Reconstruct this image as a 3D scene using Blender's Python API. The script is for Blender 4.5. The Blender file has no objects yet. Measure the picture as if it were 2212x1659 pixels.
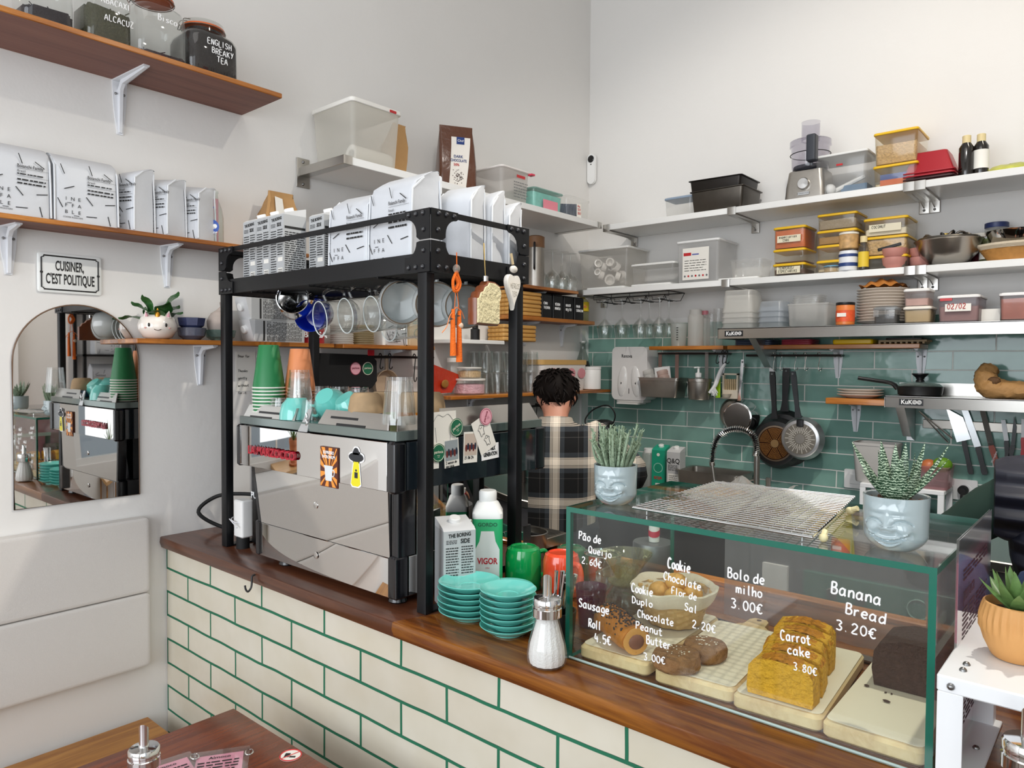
import bpy,math,random
from mathutils import Vector,Matrix
random.seed(7)
SC = bpy.context.scene
COL = SC.collection
PI = math.pi
R = math.radians
# ------------------------------------------------------------------ camera (left wall x=0, counter front y=1.05, back wall y=3.464)
FW,FH,FPX = 2212.0,1659.0,1572.73
YAW,PITCH,ROLL = 0.7129,-0.03027,0.006258
CAM = Vector((2.426,0.0,1.60))
_fw = Vector((-math.sin(YAW) * math.cos(PITCH),math.cos(YAW) * math.cos(PITCH),math.sin(PITCH)))
_r0 = Vector((math.cos(YAW),math.sin(YAW),0)); _u0 = _r0.cross(_fw)
_r = _r0 * math.cos(ROLL) + _u0 * math.sin(ROLL); _u = -_r0 * math.sin(ROLL) + _u0 * math.cos(ROLL)
cd = bpy.data.cameras.new('camera'); cam = bpy.data.objects.new('camera',cd); COL.objects.link(cam)
cd.sensor_fit = 'HORIZONTAL'; cd.sensor_width = 36.0; cd.lens = 36.0 * FPX / FW; cd.clip_start = 0.02
cam.matrix_world = Matrix(((_r.x,_u.x,-_fw.x,CAM.x),(_r.y,_u.y,-_fw.y,CAM.y),(_r.z,_u.z,-_fw.z,CAM.z),(0,0,0,1)))
SC.camera = cam
SC.view_settings.view_transform = 'Standard'; SC.view_settings.look = 'None'
SC.view_settings.gamma = 1.0; SC.view_settings.use_curve_mapping = False
SC.view_settings.exposure = -0.22
SC.cycles.max_bounces = 9; SC.cycles.diffuse_bounces = 4; SC.cycles.glossy_bounces = 5; SC.cycles.transmission_bounces = 6
SC.cycles.transparent_max_bounces = 28; SC.cycles.caustics_reflective = False; SC.cycles.caustics_refractive = False
SC.cycles.sample_clamp_indirect = 4.0; SC.cycles.use_denoising = True
# ------------------------------------------------------------------ world and lights
W = bpy.data.worlds.new('sky'); SC.world = W; W.use_nodes = True
W.node_tree.nodes['Background'].inputs[0].default_value = (0.75,0.85,1.0,1); W.node_tree.nodes['Background'].inputs[1].default_value = 0.6
def area(name,loc,target,sx,sy,power,col,spread=180):
    l = bpy.data.lights.new(name,'AREA'); l.shape = 'RECTANGLE'; l.size = sx; l.size_y = sy; l.energy = power; l.color = col; l.spread = R(spread)
    o = bpy.data.objects.new(name,l); COL.objects.link(o); o.location = loc
    o.rotation_euler = (Vector(target) - Vector(loc)).to_track_quat('-Z','Y').to_euler(); return o
def spot(name,loc,target,power,col,ang=100,rad=.05,blend=.6):
    l = bpy.data.lights.new(name,'SPOT'); l.energy = power; l.color = col; l.spot_size = R(ang); l.spot_blend = blend; l.shadow_soft_size = rad
    o = bpy.data.objects.new(name,l); COL.objects.link(o); o.location = loc
    o.rotation_euler = (Vector(target) - Vector(loc)).to_track_quat('-Z','Y').to_euler(); return o
area('window_light_right',(3.25,-1.05,1.95),(0,-1.05,1.95),2.2,2.0,30,(0.93,0.97,1.0))
area('window_light_front',(1.5,-2.32,1.9),(1.5,0,1.9),2.6,2.2,105,(0.91,0.95,1.0))
area('ceiling_lamp_light',(1.9,0.6,4.1),(1.9,0.6,0),1.6,1.6,14,(1.0,0.97,0.93))
spot('kitchen_spot_light',(2.45,1.95,3.6),(1.85,1.35,1.0),150,(1.0,0.93,0.82),110,.03)
spot('wall_spot_light',(2.75,2.55,3.6),(2.2,3.46,2.4),22,(1.0,0.88,0.70),120,.08)
spot('added_shelf_fill',(2.3,.9,4.05),(1.25,3.2,1.6),150,(1.0,0.96,0.9),70,.06)  # added fill spot without a known fixture, brightens the back-wall shelves
# ------------------------------------------------------------------ photograph pixel -> point on a known plane of the room
def ray(px,py): return _fw * FPX + _r * (px - FW / 2) - _u * (py - FH / 2)
def Zp(px,py,z): d = ray(px,py); return CAM + d * ((z - CAM.z) / d.z)
def Xp(px,py,x): d = ray(px,py); return CAM + d * ((x - CAM.x) / d.x)
def Yp(px,py,y): d = ray(px,py); return CAM + d * ((y - CAM.y) / d.y)
# ------------------------------------------------------------------ materials
def lin(h):
    out = []
    for i in (0,2,4):
        c = int(h[i:i + 2],16) / 255.0
        out.append(c / 12.92 if c <= .04045 else ((c + .055) / 1.055) ** 2.4)
    return tuple(out) + (1.0,)
MATS = {}
def N(nt,t,**k):
    n = nt.nodes.new(t)
    for a,b in k.items():
        if a.startswith('i_'):
            key = a[2:]; key = int(key) if key.isdigit() else key.replace('_',' ')
            n.inputs[key].default_value = b
        else: setattr(n,a,b)
    return n
def base(name):
    m = bpy.data.materials.new(name); m.use_nodes = True
    nt = m.node_tree; b = nt.nodes['Principled BSDF']; return m,nt,b,nt.links.new
def mat(col,rough=.5,metal=0.0,alpha=1.0,spec=.5,noise=0.0,nscale=20.0,bump=0.0,bscale=60.0,coat=0.0,sub=0.0,stretch=None):
    key = (col,rough,metal,alpha,spec,noise,nscale,bump,bscale,coat,sub,stretch)
    if key in MATS: return MATS[key]
    m,nt,b,L = base('mat_%d' % len(MATS))
    c = lin(col); b.inputs['Base Color'].default_value = c; b.inputs['Roughness'].default_value = rough
    b.inputs['Metallic'].default_value = metal; b.inputs['Alpha'].default_value = alpha; b.inputs['Specular IOR Level'].default_value = spec
    b.inputs['Coat Weight'].default_value = coat; b.inputs['Coat Roughness'].default_value = .08
    if sub: b.inputs['Subsurface Weight'].default_value = sub; b.inputs['Subsurface Scale'].default_value = .02
    if noise or bump:
        tc = N(nt,'ShaderNodeTexCoord'); src = tc.outputs['Object']
        if stretch:
            mp = N(nt,'ShaderNodeMapping'); mp.inputs['Scale'].default_value = stretch; L(src,mp.inputs[0]); src = mp.outputs[0]
        if noise:
            n = N(nt,'ShaderNodeTexNoise',i_Scale=nscale,i_Detail=4.0); L(src,n.inputs['Vector'])
            mx = N(nt,'ShaderNodeMix',data_type='RGBA')
            mx.inputs[6].default_value = tuple(x * (1 - noise) for x in c[:3]) + (1,)
            mx.inputs[7].default_value = tuple(min(1,x * (1 + noise)) for x in c[:3]) + (1,)
            L(n.outputs[0],mx.inputs[0]); L(mx.outputs[2],b.inputs['Base Color'])
        if bump:
            n2 = N(nt,'ShaderNodeTexNoise',i_Scale=bscale,i_Detail=3.0); L(src,n2.inputs['Vector'])
            bp = N(nt,'ShaderNodeBump',i_Strength=min(1,bump),i_Distance=.01 * max(1,bump)); L(n2.outputs[0],bp.inputs['Height']); L(bp.outputs[0],b.inputs['Normal'])
    MATS[key] = m; return m
def glass(col='ffffff',tint=.94,rough=.02,refl=1.0,haze=0.0):
    key = ('glass',col,tint,rough,refl,haze)
    if key in MATS: return MATS[key]
    m,nt,b,L = base('glass_%d' % len(MATS)); nt.nodes.remove(b)
    out = [n for n in nt.nodes if n.type == 'OUTPUT_MATERIAL'][0]
    c = lin(col); t = N(nt,'ShaderNodeBsdfTransparent'); t.inputs[0].default_value = tuple((v * tint) ** .5 for v in c[:3]) + (1,)
    g = N(nt,'ShaderNodeBsdfGlossy'); g.inputs['Roughness'].default_value = rough; g.inputs[0].default_value = (1,1,1,1)
    ge = N(nt,'ShaderNodeNewGeometry'); dp = N(nt,'ShaderNodeVectorMath',operation='DOT_PRODUCT'); L(ge.outputs['Normal'],dp.inputs[0]); L(ge.outputs['Incoming'],dp.inputs[1])
    ab = N(nt,'ShaderNodeMath',operation='ABSOLUTE'); L(dp.outputs['Value'],ab.inputs[0]); su = N(nt,'ShaderNodeMath',operation='SUBTRACT'); su.inputs[0].default_value = 1.0; L(ab.outputs[0],su.inputs[1])
    pw = N(nt,'ShaderNodeMath',operation='POWER'); L(su.outputs[0],pw.inputs[0]); pw.inputs[1].default_value = 5.0
    fr = N(nt,'ShaderNodeMath',operation='MULTIPLY_ADD',use_clamp=True); L(pw.outputs[0],fr.inputs[0]); fr.inputs[1].default_value = .9; fr.inputs[2].default_value = .035
    mu = N(nt,'ShaderNodeMath',operation='MULTIPLY',use_clamp=True); mu.inputs[1].default_value = refl
    L(fr.outputs[0],mu.inputs[0]); mx = N(nt,'ShaderNodeMixShader'); L(mu.outputs[0],mx.inputs[0]); L(t.outputs[0],mx.inputs[1]); L(g.outputs[0],mx.inputs[2])
    last = mx
    if haze:
        d = N(nt,'ShaderNodeBsdfDiffuse'); d.inputs[0].default_value = c; tl = N(nt,'ShaderNodeBsdfTranslucent'); tl.inputs[0].default_value = c
        m1 = N(nt,'ShaderNodeMixShader'); m1.inputs[0].default_value = .5; L(d.outputs[0],m1.inputs[1]); L(tl.outputs[0],m1.inputs[2])
        m2 = N(nt,'ShaderNodeMixShader'); m2.inputs[0].default_value = haze; L(mx.outputs[0],m2.inputs[1]); L(m1.outputs[0],m2.inputs[2]); last = m2
    L(last.outputs[0],out.inputs[0]); MATS[key] = m; return m
def ramp(nt,stops):
    n = N(nt,'ShaderNodeValToRGB'); e = n.color_ramp.elements
    while len(e) < len(stops): e.new(.5)
    for i,(p,h) in enumerate(stops): e[i].position = p; e[i].color = lin(h)
    return n
def wood(name,stops,axis='x',scale=1.0,rough=.35,coat=0.0,patch=False):
    if name in MATS: return MATS[name]
    m,nt,b,L = base(name); tc = N(nt,'ShaderNodeTexCoord'); mp = N(nt,'ShaderNodeMapping')
    s = {'x': (1.2,16,16),'y': (16,1.2,16),'z': (16,16,1.2)}[axis]
    mp.inputs['Scale'].default_value = tuple(v * scale for v in s); L(tc.outputs['Object'],mp.inputs[0])
    n = N(nt,'ShaderNodeTexNoise',i_Scale=2.2,i_Detail=6.0,i_Roughness=.62,i_Distortion=.6); L(mp.outputs[0],n.inputs['Vector'])
    rp = ramp(nt,stops); L(n.outputs[0],rp.inputs[0]); last = rp.outputs[0]
    if patch:   # darker stained boards at the near left, honey boards to the right (varnish wear)
        n3 = N(nt,'ShaderNodeTexNoise',i_Scale=1.7,i_Detail=1.0); mp3 = N(nt,'ShaderNodeMapping'); mp3.inputs['Scale'].default_value = (1.0,2.0,1.0)
        L(tc.outputs['Object'],mp3.inputs[0]); L(mp3.outputs[0],n3.inputs['Vector'])
        mx = N(nt,'ShaderNodeMix',data_type='RGBA',blend_type='MULTIPLY'); r3 = ramp(nt,[(.35,'8a6a5c'),(.6,'ffffff')]); L(n3.outputs[0],r3.inputs[0])
        mx.inputs[0].default_value = .8; L(last,mx.inputs[6]); L(r3.outputs[0],mx.inputs[7]); last = mx.outputs[2]
    L(last,b.inputs['Base Color']); b.inputs['Roughness'].default_value = rough; b.inputs['Coat Weight'].default_value = coat; b.inputs['Coat Roughness'].default_value = .1
    bp = N(nt,'ShaderNodeBump',i_Strength=.12,i_Distance=.004); L(n.outputs[0],bp.inputs['Height']); L(bp.outputs[0],b.inputs['Normal'])
    MATS[name] = m; return m
def tiles(name,axes,tw,th,grout_w,ox,oz,c1,c2,cg,rough=.12,wave=.25,wscale=9.0):
    m,nt,b,L = base(name); tc = N(nt,'ShaderNodeTexCoord'); sp = N(nt,'ShaderNodeSeparateXYZ'); L(tc.outputs['Object'],sp.inputs[0])
    cb = N(nt,'ShaderNodeCombineXYZ'); L(sp.outputs[axes[0]],cb.inputs[0]); L(sp.outputs[axes[1]],cb.inputs[1])
    mp = N(nt,'ShaderNodeMapping'); mp.inputs['Location'].default_value = (-ox,-oz,0); L(cb.outputs[0],mp.inputs[0])
    nw = N(nt,'ShaderNodeTexNoise',i_Scale=5.0,i_Detail=2.0); L(cb.outputs[0],nw.inputs['Vector'])
    off = N(nt,'ShaderNodeVectorMath',operation='MULTIPLY_ADD'); L(nw.outputs[1],off.inputs[0]); off.inputs[1].default_value = (.006,.008,0); L(mp.outputs[0],off.inputs[2])
    br = N(nt,'ShaderNodeTexBrick',offset=.5,i_Scale=1.0,i_Mortar_Size=grout_w,i_Mortar_Smooth=.25,i_Bias=0.0,i_Brick_Width=tw,i_Row_Height=th)
    br.inputs['Color1'].default_value = lin(c1); br.inputs['Color2'].default_value = lin(c2); br.inputs['Mortar'].default_value = lin(cg)
    L(off.outputs[0],br.inputs['Vector'])
    n = N(nt,'ShaderNodeTexNoise',i_Scale=wscale,i_Detail=3.0); L(cb.outputs[0],n.inputs['Vector'])
    mx = N(nt,'ShaderNodeMix',data_type='RGBA',blend_type='OVERLAY'); mx.inputs[0].default_value = .22; L(br.outputs[0],mx.inputs[6]); L(n.outputs[0],mx.inputs[7])
    L(mx.outputs[2],b.inputs['Base Color'])
    rr = N(nt,'ShaderNodeMapRange'); rr.inputs[3].default_value = rough; rr.inputs[4].default_value = .8; L(br.outputs[1],rr.inputs[0]); L(rr.outputs[0],b.inputs['Roughness'])
    b1 = N(nt,'ShaderNodeBump',i_Strength=wave,i_Distance=.012); L(n.outputs[0],b1.inputs['Height'])
    b2 = N(nt,'ShaderNodeBump',i_Strength=.7,i_Distance=.003,invert=True); L(br.outputs[1],b2.inputs['Height']); L(b1.outputs[0],b2.inputs['Normal']); L(b2.outputs[0],b.inputs['Normal'])
    return m
# ------------------------------------------------------------------ mesh building
def rot(p,a,axis='z'):
    c,s = math.cos(a),math.sin(a); x,y,z = p
    return (x * c - y * s,x * s + y * c,z) if axis == 'z' else ((x * c + z * s,y,-x * s + z * c) if axis == 'y' else (x,y * c - z * s,y * s + z * c))
class MB:
    def __init__(s): s.v = []; s.f = []; s.m = []; s.T = None
    def add(s,vs,fs,m=0):
        o = len(s.v); T = s.T
        s.v += [tuple(T @ Vector(q)) for q in vs] if T else [tuple(q) for q in vs]
        for q in fs: s.f.append(tuple(i + o for i in q)); s.m.append(m)
        return s
    def at(s,loc=(0,0,0),rz=0.0,rx=0.0,ry=0.0,sc=1.0):
        s.T = Matrix.Translation(Vector(loc)) @ Matrix.Rotation(rz,4,'Z') @ Matrix.Rotation(ry,4,'Y') @ Matrix.Rotation(rx,4,'X') @ (Matrix.Diagonal((*sc,1)) if isinstance(sc,tuple) else Matrix.Scale(sc,4)); return s
    def loft(s,rings,m=0,caps=(True,True),closed=True):
        n = len(rings[0]); vs = [q for r_ in rings for q in r_]; fs = []
        for i in range(len(rings) - 1):
            for j in range(n if closed else n - 1):
                k = (j + 1) % n; fs.append((i * n + j,i * n + k,(i + 1) * n + k,(i + 1) * n + j))
        if closed and caps[0]: fs.append(tuple(range(n - 1,-1,-1)))
        if closed and caps[1]: fs.append(tuple((len(rings) - 1) * n + j for j in range(n)))
        return s.add(vs,fs,m)
    def box(s,x0,x1,y0,y1,z0,z1,m=0,b=0.0):
        if b <= 0:
            return s.add([(x0,y0,z0),(x1,y0,z0),(x1,y1,z0),(x0,y1,z0),(x0,y0,z1),(x1,y0,z1),(x1,y1,z1),(x0,y1,z1)],
                         [(3,2,1,0),(4,5,6,7),(0,1,5,4),(1,2,6,5),(2,3,7,6),(3,0,4,7)],m)
        return s.rbox(x0,x1,y0,y1,z0,z1,b,b,m,2)
    def rbox(s,x0,x1,y0,y1,z0,z1,r,e=0.002,m=0,n=4):
        rings = []
        for (ins,z) in ((e,z0),(0,z0 + e),(0,z1 - e),(e,z1)): rings.append(rrect(x0 + ins,x1 - ins,y0 + ins,y1 - ins,max(.0005,r - ins),z,n))
        return s.loft(rings,m)
    def lathe(s,prof,n=24,m=0,caps=(True,True),c=(0,0)):
        rings = [[(c[0] + r_ * math.cos(2 * PI * j / n),c[1] + r_ * math.sin(2 * PI * j / n),z) for j in range(n)] for r_,z in prof]
        return s.loft(rings,m,(caps[0] and prof[0][0] > 0,caps[1] and prof[-1][0] > 0))
    def tube(s,pts,r_=.005,n=8,m=0,closed=False,radii=None):
        P = [Vector(q) for q in pts]; k = len(P); rings = []; up = None
        for i in range(k):
            a = P[(i - 1) % k] if (closed or i > 0) else P[i]; b = P[(i + 1) % k] if (closed or i < k - 1) else P[i]
            t = (b - a).normalized() if (b - a).length > 1e-9 else Vector((0,0,1))
            if up is None: up = Vector((0,0,1)) if abs(t.z) < .9 else Vector((1,0,0))
            e1 = t.cross(up); e1 = e1.normalized() if e1.length > 1e-6 else t.orthogonal().normalized(); e2 = e1.cross(t).normalized(); up = e2
            rr = radii[i] if radii else r_
            rings.append([tuple(P[i] + (e1 * math.cos(2 * PI * j / n) + e2 * math.sin(2 * PI * j / n)) * rr) for j in range(n)])
        if closed: rings.append(rings[0]); return s.loft(rings,m,(False,False))
        return s.loft(rings,m)
    def sphere(s,c,r_,n=16,m=0,sc=(1,1,1)):
        k = max(4,n // 2); rings = []
        for i in range(k + 1):
            t = PI * i / k; rr = max(1e-4,math.sin(t))
            rings.append([(c[0] + r_ * sc[0] * rr * math.cos(2 * PI * j / n),c[1] + r_ * sc[1] * rr * math.sin(2 * PI * j / n),c[2] - r_ * sc[2] * math.cos(t)) for j in range(n)])
        return s.loft(rings,m)
    def prism(s,poly,z0,z1,m=0,plane='xy'):
        f = {'xy': lambda a,b,c: (a,b,c),'xz': lambda a,b,c: (a,c,b),'yz': lambda a,b,c: (c,a,b)}[plane]
        return s.loft([[f(a,b,z0) for a,b in poly],[f(a,b,z1) for a,b in poly]],m)
    def quad(s,a,b,c,d,m=0): return s.add([a,b,c,d],[(0,1,2,3)],m)
    def grid(s,fn,nu,nv,m=0):
        return s.add([fn(i / nu,j / nv) for i in range(nu + 1) for j in range(nv + 1)],
                     [(i * (nv + 1) + j,(i + 1) * (nv + 1) + j,(i + 1) * (nv + 1) + j + 1,i * (nv + 1) + j + 1) for i in range(nu) for j in range(nv)],m)
    def mesh(s,name,mats):
        me = bpy.data.meshes.new(name); me.from_pydata(s.v,[],s.f)
        for q in (mats if isinstance(mats,(list,tuple)) else [mats]): me.materials.append(q)
        if any(s.m): me.polygons.foreach_set('material_index',s.m)
        me.polygons.foreach_set('use_smooth',[True] * len(s.f)); me.update()
        me.validate(); me.set_sharp_from_angle(angle=R(38)); return me
    def obj(s,name,mats,parent=None,loc=None,rz=0.0,flip=True,label=None):
        me = s.mesh(name,mats)
        if flip:
            import bmesh
            bm = bmesh.new(); bm.from_mesh(me); bmesh.ops.recalc_face_normals(bm,faces=bm.faces); bm.to_mesh(me); bm.free()
        o = bpy.data.objects.new(name,me); COL.objects.link(o)
        if parent: o.parent = parent
        if loc is not None: o.location = loc
        if rz: o.rotation_euler.z = rz
        if label: o['label'] = label
        return o
def rrect(x0,x1,y0,y1,r,z,n=4):
    r = min(r,(x1 - x0) / 2 - 1e-5,(y1 - y0) / 2 - 1e-5); out = []
    for cx,cy,a0 in ((x1 - r,y1 - r,0),(x0 + r,y1 - r,PI / 2),(x0 + r,y0 + r,PI),(x1 - r,y0 + r,1.5 * PI)):
        for i in range(n + 1): a = a0 + PI / 2 * i / n; out.append((cx + r * math.cos(a),cy + r * math.sin(a),z))
    return out
def spline(pts,k=6,closed=False):
    P = [Vector(q) for q in pts]; n = len(P); out = []
    for i in range(n if closed else n - 1):
        a,b,c,d = (P[(i - 1) % n] if closed or i > 0 else P[0]),P[i],P[(i + 1) % n],(P[(i + 2) % n] if closed or i < n - 2 else P[-1])
        for j in range(k):
            t = j / k; out.append(.5 * ((2 * b) + (c - a) * t + (2 * a - 5 * b + 4 * c - d) * t * t + (3 * b - a - 3 * c + d) * t ** 3))
    if not closed: out.append(P[-1])
    return out
# ------------------------------------------------------------------ things, parts, copies
def tag(o,label,cat,group=None,kind=None):
    o['label'] = label; o['category'] = cat
    if group: o['group'] = group
    if kind: o['kind'] = kind
    return o
def thing(name,label,cat,loc=(0,0,0),rz=0.0,group=None,rx=0.0,ry=0.0):
    o = bpy.data.objects.new(name,None); COL.objects.link(o); o.empty_display_size = .05
    o.location = loc; o.rotation_euler = (rx,ry,rz); return tag(o,label,cat,group)
def one(mb,name,mats,label,cat,loc=(0,0,0),rz=0.0,group=None,rx=0.0,ry=0.0):
    o = mb.obj(name,mats); o.location = loc; o.rotation_euler = (rx,ry,rz); return tag(o,label,cat,group)
def struct(mb,name,mats,parent=None):
    o = mb.obj(name,mats,parent)
    if not parent: o['kind'] = 'structure'
    return o
def dup(src,label,loc=None,rz=None,scale=None,group=None,rx=None):
    c = src.copy(); COL.objects.link(c); c['label'] = label
    if group: c['group'] = group
    if loc is not None: c.location = loc
    if rz is not None: c.rotation_euler.z = rz
    if rx is not None: c.rotation_euler.x = rx
    if scale is not None: c.scale = scale if isinstance(scale,tuple) else (scale,) * 3
    for ch in list(src.children):
        d = ch.copy(); COL.objects.link(d); d.parent = c
        for g in list(ch.children): e = g.copy(); COL.objects.link(e); e.parent = d
    return c
# ------------------------------------------------------------------ lettering
_FC = {}
def _text_mesh(body,align='CENTER',bold=0.0):
    k = (body,align,bold)
    if k not in _FC:
        cu = bpy.data.curves.new('letters','FONT'); cu.body = body; cu.size = 1.0; cu.align_x = align; cu.align_y = 'CENTER'; cu.resolution_u = 3; cu.offset = bold
        cu.fill_mode = 'FRONT'; t = bpy.data.objects.new('t',cu); COL.objects.link(t)
        dg = bpy.context.evaluated_depsgraph_get(); me = bpy.data.meshes.new_from_object(t.evaluated_get(dg))
        _FC[k] = ([tuple(v.co) for v in me.vertices],[tuple(p.vertices) for p in me.polygons])
        bpy.data.objects.remove(t); bpy.data.curves.remove(cu); bpy.data.meshes.remove(me)
    return _FC[k]
def frame(o,ex,ey):
    """4x4 with columns ex, ey, ex x ey at origin o (text lies in ex/ey)."""
    ex = Vector(ex); ey = Vector(ey); ez = ex.cross(ey)
    return Matrix(((ex.x,ey.x,ez.x,o[0]),(ex.y,ey.y,ez.y,o[1]),(ex.z,ey.z,ez.z,o[2]),(0,0,0,1)))
FRONT = ((1,0,0),(0,0,1))      # face looking to -y
SIDE = ((0,1,0),(0,0,1))       # face looking to +x
TOPF = ((1,0,0),(0,1,0))
def ptext(mb,body,size,o,fr=FRONT,m=0,sx=1.0,align='CENTER',bold=0.0,ang=0.0,fit=None):
    vs,fs = _text_mesh(body,align,bold); sx = fit / (size * (max(v[0] for v in vs) - min(v[0] for v in vs))) if fit else sx; F = frame(o,*fr); c,s = math.cos(ang),math.sin(ang)
    mb.add([tuple(F @ Vector(((x * sx * c - y * s) * size,(x * sx * s + y * c) * size,0))) for x,y,z in vs],fs,m); return mb
_G = {'a': "5,5 3,6 1,4 1,1 3,0 5,2|5.2,6 5,1 6,0",'b': "1,10 1,0|1,3 3,5.5 5,4 5,1 3,0 1,1",'c': "5,5 3,6 1,4 1,1.5 3,0 5,1",'d': "5,5 3,6 1,4 1,1 3,0 5,2|5.4,10 5.2,0",
 'e': "1,3 5,3.6 4.4,5.6 2.6,6 1,4 1,1.6 3,0 5,1",'f': "5,9.5 3.5,10 2.6,8 2.6,0|.8,5.6 4.6,5.8",'g': "5,5 3,6 1,4 1,1.5 3,.4 5,2|5,6 5,-2 3,-3.4 1,-2.6",'h': "1,10 1,0|1,3 3,5.6 4.6,5 5,0",'i': "2,6 2,0|2,8.4 2.1,8.5",
 'j': "3,6 3,-2 1.6,-3.4 .2,-2.6|3,8.4 3.1,8.5",'k': "1,10 1,0|5,6 1,2.6|2.4,3.6 5,0",'l': "2,10 2,1 2.8,0",'m': "1,6 1,0|1,4 2.4,5.8 3.6,4.6 3.8,0|3.8,4.2 5.2,5.8 6.6,4.6 6.8,0",'n': "1,6 1,0|1,3.6 3,5.9 4.8,4.8 5,0",
 'o': "3,6 1,4.6 1,1.4 3,0 5,1.4 5,4.6 3,6",'p': "1,6 1,-3.6|1,4.4 3,6 5,4.4 5,1.6 3,.2 1,1.6",'q': "5,5 3,6 1,4 1,1 3,0 5,2|5,6 5,-3.6",'r': "1,6 1,0|1,3.6 2.6,5.6 4.4,5.6",'s': "5,5.2 3,6 1.2,4.8 3,3 5,1.6 3,0 .9,.8",'t': "2.6,9 2.6,1 4,0 5,.6|.6,6 5,6.2",
 'u': "1,6 1,1.4 2.6,0 4.6,1.4|5,6 5,0",'v': "1,6 3,0 5,6",'w': "1,6 2.2,0 3.6,4.6 5,0 6.4,6",'x': "1,6 5,0|5,6 1,0",'y': "1,6 3,1.4|5.4,6 2,-3.4",'z': "1,6 5,6 1,0 5,0",
 'A': "0.4,0 3,10 5.8,0|1.4,3.6 4.8,3.6",'B': "1,10 1,0|1,10 4,9.8 4.8,7.8 3.6,5.6 1,5.2|3.4,5.4 5.4,4 5.2,1.2 3.6,0 1,0",'C': "5.6,8.4 4,10 2,9.4 .8,6 1,2.4 2.8,0 5,.8",'D': "1,10 1,0|1,10 4,9 5.6,5.6 4.8,1.6 1,0",'E': "5,10 1,9.8 1,0 5.2,0|1,5.2 4.4,5.4",
 'F': "5.2,10 1,9.8 1,0|1,5.2 4.4,5.4",'G': "5.6,8.4 4,10 2,9.4 .8,6 1,2.4 2.8,0 5.4,1.2 5.4,4.4 3.4,4.4",'H': "1,10 1,0|5.2,10 5.2,0|1,5 5.2,5.2",'I': "2,10 2,0",'K': "1,10 1,0|5.4,10 1,4.6|2.4,6 5.6,0",'L': "1,10 1,0 5,0",'M': "1,0 1.4,10 3.6,4 5.8,10 6.4,0",
 'N': "1,0 1.2,10 5.2,0 5.4,10",'O': "3,10 1,7.6 1,2.4 3,0 5.4,2.4 5.4,7.6 3,10",'P': "1,10 1,0|1,9.6 4.4,9.8 5.4,7.6 4.2,5.2 1,4.8",'Q': "3,10 1,7.6 1,2.4 3,0 5.4,2.4 5.4,7.6 3,10|3.6,2.6 6,-.8",'R': "1,10 1,0|1,9.6 4.4,9.8 5.4,7.6 4.2,5.4 1,5|2.8,5 5.6,0",
 'S': "5.4,8.6 3.4,10 1.2,8.4 2,6 4.6,4.4 5.2,1.8 3.2,0 .9,1.2",'T': "0.4,10 5.8,9.8|3.1,10 3,0",'U': "1,10 1,2.4 3,0 5,2.4 5.2,10",'V': "1,10 3,0 5.4,10",'X': "1,10 5.4,0|5.4,10 1,0",'Y': "1,10 3.2,5|5.6,10 2.4,0",'Z': "1,10 5.4,10 1,0 5.6,0",
 '0': "3,10 1,7.6 1,2.4 3,0 5,2.4 5,7.6 3,10",'1': "1.6,8 3,10 3,0",'2': "1,8 2.8,10 5,8.4 4.4,5.6 1,0 5.4,0",'3': "1,9.4 3.4,10 5,8 3.2,5.4 5.2,3 4,.2 1,.6",'4': "2.2,10 .8,4 5.4,4|4.2,7 4.2,0",'5': "5.2,10 1.6,10 1.2,5.6 3.8,6.2 5.2,3.6 3.8,.2 1,.6",'6': "4.6,9.8 2,7 1,3 2.6,0 4.8,1.6 4.4,4.6 1.4,4",'8': "3,5.4 1.2,7.8 3,10 5,7.8 3,5.4 .9,2.4 3,0 5.4,2.4 3,5.4",
 '.': "1.6,.2 1.9,.4",'/': "1,-1 4.6,10",'+': "3,7 3,2|.8,4.6 5.2,4.6",'€': "5.8,8.4 4,9.8 2,8 1.4,4.6 2.4,1 4.2,0 5.8,1.2|.2,5.8 4,6|.2,3.8 3.8,4",'~': "0,8 1.4,9.2 3,8 4.6,9.2","'": "2,10 1.8,8",':': "2,6 2.1,5.8|2,1.4 2.1,1.2",' ': ""}
def hand(mb,body,h,o,fr=FRONT,r_=None,m=0,ang=0.0,n=5,jit=.04,slant=.0,seg=3):
    """Marker handwriting: each stroke a round-ended bead lying on the surface (h = cap height)."""
    F = frame(o,*fr); x = 0.0; r_ = r_ or h * .07; k = h / 10.0; c,s = math.cos(ang),math.sin(ang)
    for ch in body:
        g = _G.get(ch,_G.get(ch.lower(),'')); w = 4.0
        dy = random.uniform(-jit,jit) * 10
        if ch == 'ã': g = _G['a'] + "|1,7.6 2.4,8.6 3.6,7.6 5,8.6"
        if ch == 'Ñ': g = _G['N']
        for st in g.split('|'):
            if not st: continue
            pts = [tuple(map(float,q.split(','))) for q in st.split()]; w = max(w,max(q[0] for q in pts))
            P = [Vector((a + x + slant * b,b + dy,0)) for a,b in pts]
            P = spline(P,seg) if len(P) > 2 else P
            mb.tube([tuple(F @ Vector(((p.x * c - p.y * s) * k,(p.x * s + p.y * c) * k,r_ * .2))) for p in P],r_,n,m)
        x += (w + 1.6) if ch != ' ' else 4.0
    return mb
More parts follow.
